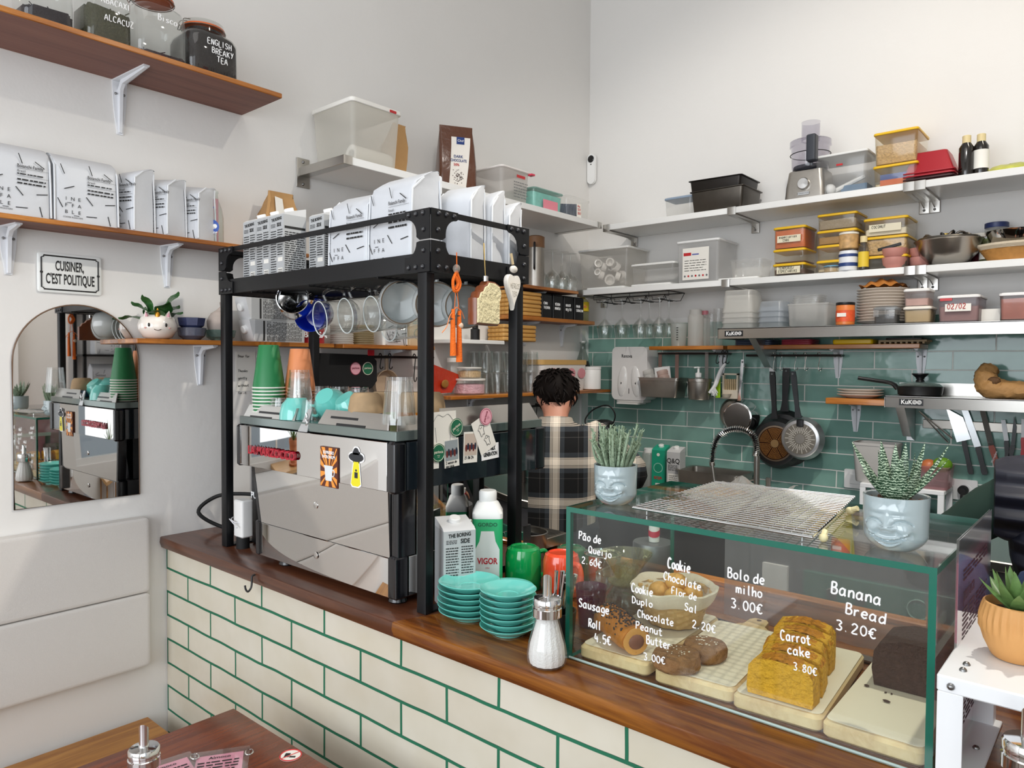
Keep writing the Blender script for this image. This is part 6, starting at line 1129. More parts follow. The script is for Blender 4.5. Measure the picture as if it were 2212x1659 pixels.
m = MB(); m.box(.001,.002,-.035,.04,-.07,.07); o = one(m,'wall_note',PAPER,'handwritten paper note taped to the wall beside the tamper column','note',(0,1.345,1.56)); p = MB(); [hand(p,s,.009,(.0024,-.028,.05 - .026 * i),SIDE,.0006) for i,s in enumerate(('Dear for','','Thanks','gently','without','for it'))]; p.obj('handwriting',INK,o)
# shelf H: glasses, jars, basket, bottle
HZ = 1.4525
def tub(name,label,cat,x0,x1,y0,y1,z0,h,mt,lid=None,taper=.9,up=True,content=None,group=None,rim=True,r_=.018,lidh=.008,lidname='lid',rz=0.0):
    cx,cy = (x0 + x1) / 2,(y0 + y1) / 2; w,d = (x1 - x0) / 2,(y1 - y0) / 2; t = thing(name,label,cat,(cx,cy,z0),rz,group); m = MB()
    def rr(k,z,i=0.0): return rrect(-w * k + i,w * k - i,-d * k + i,d * k - i,r_,z if up else h - z,5)
    th = .0018; kt = .985 if lid else 1.0
    R_ = [rr(taper * .97,.0),rr(taper,.004),rr(.97,h * .93)] + ([rr(1.0,h * .935),rr(1.0,h * kt),rr(.97,h * kt,.001)] if rim else [rr(.97,h * kt),rr(.97,h * kt,th)])
    m.loft(R_,0,(True,False)); m.obj('tub',mt,t)
    if lid:
        m = MB(); m.rbox(-w * 1.015,w * 1.015,-d * 1.015,d * 1.015,h - lidh,h,r_,.002,0,5); m.rbox(-w * .9,w * .9,-d * .9,d * .9,h,h + .0025,r_ * .8,.001,0,5); m.obj(lidname,lid,t)
    if content:
        cm,lv = content; m = MB(); a,b = taper * .965,taper + (.97 - taper) * lv; m.loft([rrect(-w * a,w * a,-d * a,d * a,r_ * .8,.006,5),[(x,y,z + random.uniform(-.003,.003)) for x,y,z in rrect(-w * b + .003,w * b - .003,-d * b + .003,d * b - .003,r_ * .8,h * lv,5)]]); o = m.obj('contents',cm,t)
    return t
NUT = mat('c9a877',.7,noise=.5,nscale=110,bump=.8,bscale=120); SEED = mat('a59888',.8,noise=.5,nscale=260,bump=.6,bscale=260); MARSH = mat('dba9b4',.7,noise=.25,nscale=90,bump=.7,bscale=100)
def jar_round(label,loc,r_,h,gm,lidm_,content=None,group=None,name='jar',cat='jar'):
    t = thing(name,label,cat,loc,0,group); m = MB(); m.lathe([(r_ * .9,0),(r_,.004),(r_,h * .86),(r_ * .94,h * .9),(r_ * .94,h * .93)],36,caps=(True,False)); m.obj('body',gm,t)
    if lidm_: m = MB(); m.lathe([(r_ * 1.0,h * .88),(r_ * 1.02,h * .89),(r_ * 1.02,h * .99),(r_ * .97,h),(0,h)],36); m.obj('lid',lidm_,t)
    if content: m = MB(); m.lathe([(r_ * .88,.003),(r_ * .96,.008),(r_ * .96,h * content[1]),(r_ * .6,h * content[1] + .004),(0,h * content[1])],30); m.obj('contents',content[0],t)
    return t
jar_round('round tub of pink marshmallows at the near end of the glasses shelf',(.13,2.36,HZ),.072,.072,CLEAR,mat('e5e2dc',.4),(MARSH,.62)); jar_round('round tub of nuts stacked on the marshmallow tub',(.13,2.36,HZ + .073),.055,.050,CLEAR,mat('e5e2dc',.4),(NUT,.62)); jar_round('narrow clear jar behind the nut tub',(.05,2.335,HZ),.026,.165,CLEAR,mat('dedad4',.4))
m = MB(); m.prism([(-.13,0),(.04,0),(.13,.075),(-.13,.13)],-.02,.02,0,'yz'); m.v = [(x * (1 - .5 * abs(y) / .13),y,z) for x,y,z in m.v]; t = one(m,'foil_pouch',mat('b8321a',.4,bump=.5,bscale=20),'red-orange foil pouch lying at the shelf end behind the rack post','pouch',(.13,2.20,1.4640),R(15)); m = MB(); m.sphere((.021,-.02,.04),.03,12,0,(.1,1,.6)); m.obj('gold_print',mat('9a6a2a',.5),t)
g0 = None; GSH = glass('f3f5f4',.96,.04,2.0,.02)
for tier in (0,1):
    for row in (0,1):
        for k in range(5):
            l = ('upturned tumbler in the %s row of the %s tier on the glasses shelf' % (('wall','outer')[row],('lower','upper')[tier])); loc = (.045 + .082 * row,2.475 + .083 * k,HZ + .0985 * tier)
            if g0 is None: m = MB(); tumbler(m,.030,.0385,.098,36,9,.035); m.v = [(x,y,.098 - z) for x,y,z in m.v]; g0 = one(m,'glass_tumbler',GSH,l,'glass',loc,group='stacked tumblers on the glasses shelf')
            else: dup(g0,l,loc)
t = thing('storage_basket','white storage bag with wooden rim band and pink print behind the person','basket',(.105,3.02,HZ)); m = MB(); m.loft([rrect(-.075 * k,.075 * k,-.2 * k,.2 * k,.03,z,5) for k,z in ((.92,0),(.95,.02),(1,.16),(.97,.16),(.9,.01))]); m.obj('bag',mat('e3dcd8',.6),t); m = MB(); m.loft([rrect(-.077 * k,.077 * k,-.203 * k,.203 * k,.03,z,5) for k,z in ((1,.135),(1,.160),(.985,.160))],0,(False,False)); m.obj('rim_band',mat('c9a060',.5),t); p = MB()
for y in (-.1,.05,.14): p.sphere((.0765,y,.09),.035,12,0 if y else 0,(.03,1,.8))
p.obj('print',mat('d98f96',.6),t)
jar_round('white plastic canister at the corner end of the glasses shelf',(.15,3.29,HZ),.055,.125,mat('f0efed',.35),mat('f3f2f0',.35)); m = MB(); m.box(-.05,.05,-.012,.012,0,.155); t = one(m,'snack_packet',mat('d98a4a',.5),'orange and white packet lettered 80 behind the white canister','packet',(.055,3.245,HZ)); p = MB(); p.box(.0505,.051,-.012,.012,.10,.15,1); ptext(p,'80',.04,(.0515,-.0,.135),SIDE,0,.9,bold=.03); p.obj('print',[RED,PAPER],t)
m = MB(); m.box(-.04,.04,-.1,.1,0,.17); m.box(-.042,.042,-.102,.102,.17,.19,1); one(m,'storage_box',[PAINT,BLACK],'white box with black lid behind the wooden-rimmed bag','box',(.046,3.12,HZ + .001)) if False else None
bottle('swing_top_bottle','dark swing-top bottle standing in the corner by the tiles',(.050,3.355,HZ),[(.040,0),(.043,.005),(.043,.13),(.034,.165),(.017,.215),(.015,.25),(.018,.255),(.018,.262)],glass('b9c3bd',.85,.04,1.4,.05),(PAINT,.014,.012),liquid=(mat('2a1210',.2),.155))
m = MB(); m.tube([(.085,2.24,1.375),(.085,3.05,1.375)],.0055,8)
for y in (2.28,3.0): m.tube([(.002,y,1.375),(.085,y,1.375)],.004,6)
one(m,'hanging_rod',BLACK,'black rod under the glasses shelf carrying empty hooks','rod')
for y in (2.42,2.50,2.62,2.66,2.70,2.78,2.9): s_hook('black hook on the rod under the glasses shelf',(.085,y,1.3805),.085,rz=PI / 2)
# mixer-like black appliance and clutter in the corner
t = thing('stick_blender','black blender motor on a clear jar with coiled cord in the corner','blender',(.30,3.20,.9505)); MB().lathe([(.045,0),(.05,.2),(.048,.2),(.043,.01)],28,caps=(True,False)).obj('jar',CLEAR,t); MB().lathe([(.05,.2),(.062,.23),(.062,.30),(.05,.34),(.02,.35),(0,.35)],28).obj('motor',BLACK,t); m = MB(); m.tube(spline([(.05,-.02,.30),(.10,-.05,.38),(.06,-.06,.43),(-.04,-.05,.40),(-.08,-.06,.34),(-.02,-.07,.30),(.08,-.07,.33)],7),.004,6); m.obj('cord',RUBBER,t)
# shelves F, G, E
FZ_ = 1.8265
def bamboo(n,y0,y1,z0,x1,grp,lab):
    b0 = None
    for k in range(n):
        l = ('topmost bamboo tray of the ' if k == n - 1 else 'lower bamboo tray of the ') + lab
        if b0 is None: m = MB(); m.rbox(-.055,.055,-(y1 - y0) / 2,(y1 - y0) / 2,0,.0195,.01,.005,0,4); b0 = one(m,'bamboo_tray',BAMBOO,l,'tray',(x1,(y0 + y1) / 2,z0),group=grp)
        else: dup(b0,l,(x1 + random.uniform(-.002,.002),(y0 + y1) / 2,z0 + .0203 * k))
bamboo(6,2.635,2.885,FZ_,.075,'bamboo trays on the tin shelf','pile beside the black tins'); bamboo(4,2.60,2.85,1.7005,.07,'bamboo trays on the white shelf','pile on the short white shelf')
for k,(wd,l) in enumerate(((('CHAI','TIERRA'),'black tin nearest the bamboo trays'),(('YERBA','MANSO'),'second black tin from the bamboo trays'),(('HAIKU','HOJITU'),'third black tin from the bamboo trays'),(('PAIN','SOBACHA'),'black tin beside the yellow bottle'))):
    m = MB(); m.rbox(-.042,.042,-.042,.042,0,.118,.006,.002); m.rbox(-.040,.040,-.040,.040,.118,.124,.006,.002); t = one(m,'tea_tin',mat('131416',.4),l + ' with chalk lettering','tin',(.075,2.942 + .094 * k,FZ_),0,'black tea tins'); p = MB(); [hand(p,w_,.013,(.0427,-.03,.068 - .022 * i),SIDE,.0011) for i,w_ in enumerate(wd)]; p.obj('chalk_lettering',CHALK,t)
bottle('rum_bottle','square clear bottle with yellow and red label beside the black tins',(.078,3.307,FZ_),[(.034,0),(.036,.004),(.036,.10),(.03,.115),(.014,.13),(.014,.134)],glass('e9e8b8',.9,.04,1.2,.06),(mat('d9b41c',.4),.015,.016),lab=(mat('e7c81e',.5),.055,.105,RED,('Club',)),liquid=(glass('ece6a0',.85,.05,.5,.2),.06))
t = thing('french_press','brown and steel flask with dark handle on the upper wooden wall shelf','flask',(.08,2.89,1.9785)); MB().lathe([(.045,0),(.045,.20)],28).obj('body',BRSTEEL,t); MB().lathe([(.046,.20),(.046,.255),(.03,.262),(0,.262)],28).obj('wooden_cap',mat('8a6240',.5),t); MB().tube(spline([(.03,-.045,.20),(.05,-.07,.21),(.05,-.07,.10),(.03,-.045,.09)],5),.006,7).obj('handle',BLACK,t)
def wine_profile(h=.20,R_=.042): return [(R_ * .8,.0),(R_ * .82,.001),(.004,.006),(.0035,h * .47),(.008,h * .50),(R_ * .75,h * .62),(R_,h * .74),(R_ * .78,h),(R_ * .76,h),(R_ * .97,h * .74),(R_ * .72,h * .63),(.003,h * .52)]
WG = glass('f6f8f7',.98,.02,2.0,0); w0 = None
for k,(x,y) in enumerate(((.05,2.98),(.105,3.00),(.05,3.065),(.105,3.085),(.05,3.145),(.105,3.155))):
    l = 'wine glass standing upside down on the upper wooden wall shelf'
    if w0 is None: m = MB(); m.lathe([(r_,.20 - z) for r_,z in wine_profile()],32); w0 = one(m,'wine_glass',WG,l,'glass',(x,y,1.979),group='upturned wine glasses on the wall shelf')
    else: dup(w0,l,(x,y,1.979))
m = MB(); m.lathe([(.022,0),(.022,.05),(.014,.055),(.014,.07)],20); m.lathe([(.014,.07),(.0,.071)],20); one(m,'spice_jar',BLACK,'small black jar on the short white shelf beside the bamboo trays','jar',(.07,2.46,1.7005))
# white shelf D
DZ = 2.3265; TUBM = glass('f8f6f0',.97,.3,.6,.5)
t = tub('plastic_tub','large translucent lidded plastic tub on the high white shelf','tub',.012,.268,1.612,1.845,DZ,.222,TUBM,mat('f0eee8',.35),.88,lidh=.016); MB().at((.035,.02,.045),rx=PI / 2).lathe([(.035,-.10),(.035,.07),(.018,.07),(.018,-.10)],24).obj('paper_roll',mat('efece6',.7),t); m = MB(); m.box(.129,.1325,.055,.085,.207,.216); m.obj('latch_mark',RED,t)
t = kraft_bag('kraft paper bag leaning behind the large plastic tub',(.12,1.905,DZ),PI / 2,.10,.08,.235,tip=.5)
t = thing('chocolate_bag','glossy brown bag of dark chocolate chips on the high white shelf','bag',(.135,2.265,DZ),R(60)); CH = mat('5b3420',.25,bump=.4,bscale=20,coat=.4); w,d,h = .165,.10,.30; m = MB()
m.loft([[(x,y + off,z) for x,y,z in rrect(-w / 2 * a,w / 2 * a,-d / 2 * b,d / 2 * b,.015,h * k,5)] for k,a,b,off in ((0,.96,.9,0),(.03,1,1,0),(.4,1,.95,0),(.7,.96,.6,.0),(.92,.9,.15,.0),(1,.9,.03,0))]); m.obj('pouch',CH,t); p = MB(); q = [(-.048,.0),(.03,.0),(.035,.12),(.06,.25),(.0,.25),(-.03,.13)]
def cf(a,b,o=0.0): k = b / h; yy = -d / 2 * (1.0 - .05 * min(1,k / .4)) if k < .4 else (-d / 2 * (.95 - .35 * (k - .4) / .3) if k < .7 else -d / 2 * (.6 - .45 * (k - .7) / .22)); return (a,yy - .0012 - o,b)
Nn = 10; m2 = MB(); m2.grid(lambda u,v: cf(-.045 + .02 * v + u * (.075 + .01 * v),.004 + v * .245),6,14); m2.obj('label_panel',mat('e9e4dc',.4),t,flip=False)
p.add([cf(-.005,.215,.001),cf(.03,.215,.001),cf(.034,.25,.001),(-.002,cf(0,.25)[1] - .001,.25)],[(0,1,2,3)],0); E2 = ((1,0,0),(0,.12,.99))
ptext(p,'Chef',.014,cf(.014,.232,.002),E2,1); ptext(p,'DARK',.017,cf(.0,.158,.002),E2,0,.9,bold=.02); ptext(p,'CHOCOLATE',.0165,cf(.0,.140,.002),E2,0,.72,bold=.02); ptext(p,'50%',.015,cf(-.010,.121,.002),E2,2,bold=.02)
for k in range(60): a,b = random.gauss(0,.012),.07 + random.gauss(0,.014); q = cf(a,b,.001); p.box(q[0] - .0017,q[0] + .0017,q[1] - .0004,q[1],q[2] - .0014,q[2] + .0014,3)
p.obj('print',[mat('1f3a78',.4),CHALK,mat('c23a34',.5),mat('3a2018',.5)],t)
t = tub('plastic_tub','tall translucent tub with red latch and printed front on the high white shelf','tub',.03,.25,2.44,2.64,DZ,.155,glass('f6f2ef',.97,.3,.6,.5),mat('ece6e2',.4),.9); p = MB(); G = frame((.111,0,0),*SIDE); lines(p,-.02,.08,.02,.10,6,G,0,.3); slab(p,.0,.06,.115,.128,G,1); p.obj('print',[GREYINK,RED],t); MB().box(.10,.125,.09,.115,.14,.148).obj('latch',mat('d8405a',.4),t)
t = tub('plastic_box','clear box with teal cloths and pink labels on the high white shelf','box',.05,.25,2.67,2.90,DZ,.10,CLEAR,glass('c9e6df',.85,.15,.8,.4),.92,content=(mat('7fc9bd',.7,noise=.3,nscale=40),.8)); m = MB(); m.box(.1,.104,-.05,.06,.006,.05); m.obj('tag',mat('e58a98',.6),t)
t = tub('plastic_box','clear box of dark blue spoons with red handwritten tag at the corner shelf end','box',.08,.25,2.93,3.13,DZ,.105,CLEAR,None,.94); m = MB()
for k in range(9): m.tube([(-.05 + .012 * k,-.06 + .012 * k,.01),(-.04 + .01 * k,-.05 + .012 * k,.085)],.011,8)
m.obj('contents',mat('2b3a52',.5),t); m = MB(); m.box(.083,.086,-.02,.015,.008,.075); o = m.obj('tag',PAPER,t); p = MB(); [hand(p,s,.011,(.0866,-.017,.058 - .018 * i),SIDE,.0008) for i,s in enumerate(('dia','12/1','20/2'))]; p.obj('handwriting',RED,o)
t = thing('security_camera','slim white wall camera with black lens in the room corner','camera',(.030,3.4625,2.700)); m = MB(); m.loft([[(x,y,z) for x,z,_ in rrect(-.026,.026,-.085,.085,.026,0,6)] for y in (0,-.018)]); m.obj('housing',mat('f0f0ef',.3),t); MB().at((0,-.018,.055),rx=PI / 2).lathe([(.020,0),(.020,.003),(.014,.006),(0,.007)],28).obj('lens',mat('0c0c0e',.1),t); MB().sphere((0,-.018,.025),.005,10,0,(1,.4,.6)).obj('sensor',BLACK,t)
# ================================================================== BACK WALL: SHELF CONTENTS
IZ,JZ,KZ,LZ,MZ = 2.3135,1.9905,1.7605,1.6855,1.4735
def T(label,pl,pr,pt,zs,y,d,mt,lid=None,name='plastic_box',cat='box',up=True,content=None,group=None,taper=.93,h=None,z0=None,rim=True,lidh=.010):
    py = 620; x0,x1 = Yp(pl,py,y).x,Yp(pr,py,y).x; z0 = zs if z0 is None else z0; h = h or Yp((pl + pr) / 2,pt,y).z - z0
    return tub(name,label,cat,x0,x1,y,y + d,z0,h,mt,lid,taper,up,content,group,rim,.012,lidh)
def note(t,txt,w,h,z,d,ink=None,size=.014,mt=None,ang=0.0,x=0.0,lift=.003):
    """paper tape with handwriting stuck on the front face of a box."""
    o = MB().box(x - w / 2,x + w / 2,-d / 2 - lift,-d / 2 - lift + .0012,z - h / 2,z + h / 2).obj('tape_label',mt or mat('e8dfc4',.7),t); p = MB()
    for i,s in enumerate(txt): hand(p,s,size,(x - w * .42,-d / 2 - lift - .0008,z + h * .12 - size * 1.3 * i - (size * .4 if len(txt) == 1 else 0)),FRONT,size * .07)
    p.obj('handwriting',ink or INK,o); return t
YL = mat('eebe18',.35); CLR = glass('faf4e4',.99,.1,1.1,.10); CLW = glass('f8f8f7',.99,.12,1.1,.16)
# --- upper shelf
T('small clip-lid glass food box beside the black baking tins',1432,1492,425,IZ,3.225,.12,CLEAR,mat('8fa0b4',.4),taper=.9)
def tin(label,pl,pr,pt,pb,y,d,z0,mt,tilt=0.0,yaw=0.0):
    x0,x1 = Yp(pl,pb,y).x,Yp(pr,pb,y).x; h = Yp((pl + pr) / 2,pt,y).z - z0; w = x1 - x0; t = thing('baking_tin',label,'baking tin',((x0 + x1) / 2,y + d / 2,z0),yaw,'rectangular baking tins',0,tilt); m = MB()
    m.loft([rrect(-w / 2 * a,w / 2 * a,-d / 2 * a,d / 2 * a,.012,z,4) for a,z in ((.88,0),(.9,.003),(.97,h - .002),(1.03,h),(1.03,h + .003),(.96,h),(.89,.005))]); m.obj('tin',mt,t); return t
tin('lower dark steel baking tin on the upper white shelf',1490,1605,408,440,3.215,.22,IZ,DKSTEEL); tin('black baking tin tilted on top of the steel one',1487,1600,385,405,3.215,.215,IZ + .066,mat('2b2724',.35,.6),R(1))
t = thing('food_processor','steel food processor with clear bowl and tall feed tube on the upper white shelf','food processor',(1.300,3.30,IZ)); m = MB(); m.loft([rrect(-.086 * a,.086 * a,-.075 * b,.085 * b,.02,z,5) for a,b,z in ((1,1,0),(1,1,.01),(.96,.97,.06),(.86,.88,.125),(.80,.8,.13))]); m.obj('base',BRSTEEL,t)
o = MB().at((0,-.074,.065),rx=PI / 2).lathe([(.026,0),(.026,.010),(.022,.016),(0,.017)],30).obj('dial',CHROME,t); p = MB(); p.box(-.024,.024,-.079,-.075,.018,.030); p.obj('name_plate',ALU,t); p = MB(); ptext(p,'KENWOOD',.010,(0,-.0795,.024),FRONT); p.obj('lettering',INK,t)
PBW = glass('d9d6e2',.86,.05,1.4,.06); m = MB(); m.lathe([(.072,.135),(.076,.145),(.080,.235),(.086,.24),(.086,.262),(.080,.266),(.03,.268)],40,caps=(True,False)); m.obj('bowl',PBW,t); m = MB(); m.lathe([(.058,.128),(.07,.14),(.07,.152),(.012,.156),(.012,.22),(0,.222)],36); m.obj('drive_hub',mat('2f333c',.4),t); m = MB(); m.lathe([(.038,.266),(.038,.345),(.040,.347)],32,caps=(False,False)); m.obj('feed_tube',PBW,t); MB().tube([(.083 * math.cos(a),.083 * math.sin(a),.205) for a in [2 * PI * k / 40 for k in range(40)]],.002,5,closed=True).obj('band',BLACK,t)
m = MB(); m.rbox(.020,.060,-.118,-.075,.15,.262,.008,.004); m.obj('handle',mat('2f333c',.4),t)
t = T('clear lidded tub of mixer attachments beside the food processor',1754,1868,330,IZ,3.225,.20,CLW,mat('e9e9e6',.4),'plastic_tub','tub',content=None,taper=.9); m = MB(); m.tube([(-.06,-.04,.02),(.06,.03,.09)],.010,8); m.sphere((-.055,-.05,.035),.024,12); m.obj('attachments',PLAST,t); MB().box(-.02,.085,-.02,.06,.006,.05).obj('contents',mat('5d7f9e',.5),t); MB().box(-.015,.01,-.103,-.1,.118,.126).obj('latch_mark',RED,t)
t = T('yellow-lidded box with blue and orange packets under the nut box',1880,1976,348,IZ,3.215,.20,CLR,YL,content=(mat('c9bda4',.7),.15),taper=.94,h=.088); m = MB(); m.box(-.055,.055,-.092,-.04,.008,.030); m.box(-.055,.055,-.092,-.04,.030,.052,1); m.obj('packets',[mat('c8643a',.5),mat('3f569a',.5)],t)
T('tall yellow-lidded box of pistachios stacked on the upper white shelf',1880,1976,282,IZ,3.215,.20,CLR,YL,content=(NUT,.62),taper=.92,z0=IZ + .089)
RP = mat('a8202c',.35,.2); g = 'square red baking pans'; p0 = None
for k in range(4):
    l = ('topmost square red pan of the upturned stack','second red pan of the upturned stack','third dark red pan of the upturned stack','lowest dark pan of the upturned stack')[k]; mt = RP if k < 2 else mat('3a1a1c',.4,.2); z = IZ + .012 * (3 - k); m = MB(); m.loft([rrect(-.088 * a,.088 * a,-.088 * a,.088 * a,.012,zz,4) for a,zz in ((1.0,0),(1.03,.001),(1.03,.005),(.97,.006),(.66,.085),(.60,.088))]); one(m,'baking_pan',mt,l,'pan',(1.778,3.305,z),0,g)
for k,x in enumerate((1.898,1.944)): bottle('soy_bottle',('dark square bottle with cream cap beside the red pans','dark square bottle with cream cap and white side label')[k],(x,3.262 + .012 * k,IZ),[(.025,0),(.026,.004),(.026,.115),(.014,.135),(.013,.150)],mat('17120f',.12,coat=.6),(mat('e2cf9c',.5),.015,.030),20,(PAPER,.03,.10,INK,()) if k else None)
m = MB(); m.sphere((0,0,.026),.06,16,0,(1.5,.8,.45)); m.v = [(x + random.uniform(-.004,.004),y,max(0,z + random.uniform(-.004,.004))) for x,y,z in m.v]; one(m,'snack_bag',mat('c2c25a',.35,noise=.4,nscale=25),'crumpled yellow-green snack bag behind the dark bottles','bag',(2.03,3.36,IZ))
t = thing('flour_bag','white and blue paper bag on a bright green lid at the shelf end','bag',(2.145,3.31,IZ + .012)); m = MB(); m.loft([rrect(-.06 * a,.06 * a,-.045 * b,.045 * b,.01,z,4) for a,b,z in ((1,1,0),(1,1,.17),(.95,.4,.21),(.9,.1,.23))]); m.obj('bag',mat('e9ecf0',.5),t); MB().box(-.045,.055,-.0475,-.0455,.03,.12).obj('print',mat('3b66b8',.5),t); one(MB().rbox(-.09,.09,-.07,.06,0,.011,.03,.003),'tub_cover',mat('7ac82c',.4),'bright green plastic lid under the white and blue bag','lid',(2.14,3.31,IZ))
# --- middle shelf
t = T('large translucent lidded tub full of white caps and cups',1248,1356,536,JZ + .012,3.245,.21,glass('f8f6f2',.98,.2,.8,.30),mat('edece8',.4),'plastic_tub','tub',taper=.9); mm = [(random.uniform(-.09,.09),random.uniform(-.08,.02),random.uniform(.02,.13)) for k in range(14)]; c0 = None
for q in mm:
    m = MB().at(q,rx=random.uniform(.8,2.2),rz=random.uniform(-1,1)); r_ = random.uniform(.016,.028); m.lathe([(r_,0),(r_,.025),(r_ * .7,.025),(r_ * .7,.003),(0,.002)],18); m.obj('cap',mat('f4f1ec',.5),t)
one(MB().rbox(-.12,.12,-.10,.10,0,.010,.015,.003),'tub_cover',PLAST,'white spare lid lying under the large translucent tub','lid',(.262,3.345,JZ))
T('low clear box with red-marked lid on the middle shelf',1362,1456,568,JZ + .012,3.245,.15,CLW,mat('efefec',.4),taper=.92); one(MB().rbox(-.115,.115,-.10,.10,0,.010,.015,.003),'tub_cover',PLAST,'white spare lid lying under the low clear box','lid',(.535,3.345,JZ))
t = T('tall translucent lidded tub with printed white label',1460,1552,518,JZ,3.24,.21,glass('f8f8f8',.98,.25,.7,.45),mat('f1f1f0',.4),'plastic_tub','tub',taper=.93); p = MB(); F = FR(.108); slab(p,-.075,.062,.012,.165,F,0); lines(p,-.065,.05,.05,.11,5,F,1,.25); slab(p,-.07,-.03,.128,.143,F,2,.0005); slab(p,-.025,.01,.130,.136,F,3,.0005)
for k in range(7): disc(p,(-.062 + .019 * k,-.1088,.030),.005,FRONT,1 + k % 2)
p.obj('printed_label',[PAPER,GREYINK,RED,mat('5560a8',.5)],t)
T('shallow clear tub standing on its white lid',1575,1645,560,JZ + .010,3.245,.13,CLEAR,None,taper=.9); one(MB().rbox(-.1,.1,-.08,.08,0,.009,.015,.003),'tub_cover',PLAST,'white spare lid lying under the shallow clear tub','lid',(.995,3.33,JZ))
def ystack(items,pl,pr,y,d,z):
    for (l,h,cont,txt) in items:
        t = T(l,pl,pr,0,JZ,y,d,CLR,YL,content=cont,taper=.95,h=h,z0=z,group='yellow-lidded boxes on the middle shelf'); z += h + .0008
        if txt: note(t,txt,(Yp(pr,600,y).x - Yp(pl,600,y).x) * .72,.030,h * .45,d,size=.011)
A = 'in the stack beside the shallow clear tub'
ystack((('lowest yellow-lidded box marked temperos especiarias ' + A,.053,(mat('4a2f2a',.7,noise=.4),.5),('TEMPEROS/','ESPECIARIAS')),('empty middle yellow-lidded box ' + A,.063,(mat('8a5a40',.7),.12),None),('top yellow-lidded box of orange packets marked chai ' + A,.098,(mat('c9662f',.6,noise=.3,nscale=20),.85),('especiarias','    CHAI'))),1668,1738,3.245,.15,JZ)
A = 'in the tallest stack'
ystack((('lowest yellow-lidded box ' + A,.052,(mat('b8ab95',.7),.3),None),('empty yellow-lidded box second from the bottom ' + A,.064,None,None),('yellow-lidded box of brown grain ' + A,.062,(mat('a57f4c',.8,noise=.3,nscale=160),.55),None),('topmost yellow-lidded box of seeds ' + A,.070,(SEED,.62),None)),1762,1848,3.25,.16,JZ)
A = 'in the stack behind the pink bowls'
ystack((('lowest black-filled yellow-lidded box ' + A,.055,(mat('201d1c',.7),.8),None),('yellow-lidded box of pistachios ' + A,.078,(NUT,.85),None),('top yellow-lidded box labelled coconut ' + A,.076,(mat('e9e4d6',.8),.4),('COCONUT',))),1862,1958,3.262,.17,JZ)
jar_round('small tub with light blue lid in front of the tallest stack',(Yp(1790,578,3.243).x + .004,3.2445 + .03,JZ),.033,.030,CLEAR,mat('6fb4dc',.4),(mat('b79a6a',.7),.6))
x = Yp(1832,580,3.265).x; t = jar_round('white and navy lower canister in front of the yellow-lidded boxes',(x,3.268,JZ),.038,.092,mat('e4e6ea',.4),None); MB().lathe([(.0388,.02),(.0388,.035)],30,caps=(False,False)).obj('navy_band',mat('27407a',.4),t); MB().lathe([(.0388,.06),(.0388,.072)],30,caps=(False,False)).obj('navy_band',mat('27407a',.4),t); jar_round('picture-printed canister stacked on the white and navy one',(x,3.268,JZ + .0925),.038,.07,mat('c9a06a',.45,noise=.6,nscale=50),mat('efe9dc',.4))
x = Yp(1857,580,3.245).x; bottle('sauce_bottle','dark sauce bottle with yellow label and cream cap',(x + .012,3.252,JZ),[(.019,0),(.020,.004),(.020,.09),(.012,.115),(.012,.13)],glass('cfcac2',.8,.05,1.2,.1),(mat('e8d6a4',.5),.014,.026),20,(mat('e9c83a',.5),.012,.075,INK,()),(mat('1d1512',.2),.055))
PK = mat('cf8f84',.45,noise=.05,nscale=80); x = Yp(1931,572,3.275).x
for k,(dx,dy,z,l) in enumerate(((0,0,0,'lower pink bowl in front of the pistachio box'),(0,0,.037,'upper pink bowl holding a black tool in front of the pistachio box'),(.085,.06,0,'lower pink bowl beside the steel mixing bowl'),(.085,.06,.037,'upper pink bowl beside the steel mixing bowl'))): bowl(l,(x + dx,3.282 + dy,JZ + z),.047,.044,PK,'pink bowls on the middle shelf')
one(MB().rbox(-.045,.045,-.012,.012,0,.012,.004),'black_tool',BLACK,'short black tool lying in the upper pink bowl','tool',(x - .015,3.275,JZ + .083),0,None,0,-.2)
x = Yp(2045,560,3.30).x; m = MB(); m.lathe([(.045,0),(.06,.004),(.10,.045),(.116,.095),(.120,.098),(.122,.1),(.114,.098),(.095,.045),(.05,.008),(0,.007)],48); one(m,'mixing_bowl',STEEL,'large steel mixing bowl full of utensils on the middle shelf','bowl',(x,3.325,JZ)); m = MB(); m.lathe([(.055,0),(.09,.04),(.107,.08),(.104,.08),(.08,.04),(0,.006)],40); one(m,'mixing_bowl',STEEL,'second steel bowl nested inside the large mixing bowl','bowl',(x,3.325,JZ + .030))
for k,(a,b,c,l) in enumerate(((-.05,0,.115,'steel whisk loop lying in the mixing bowl'),(.0,-.02,.12,'steel strainer rim lying in the mixing bowl'),(.05,.01,.118,'steel measuring scoop lying in the mixing bowl'))):
    m = MB(); m.tube([(.035 * math.cos(q),.02 * math.sin(q),.012 * math.sin(2 * q)) for q in [2 * PI * j / 18 for j in range(18)]],.005,6,closed=True); m.tube([(.03,0,0),(.07,.01,.004)],.004,6); one(m,'utensil',DKSTEEL if k else STEEL,l,'utensil',(x + a,3.325 + b,JZ + c),k * 2.0)
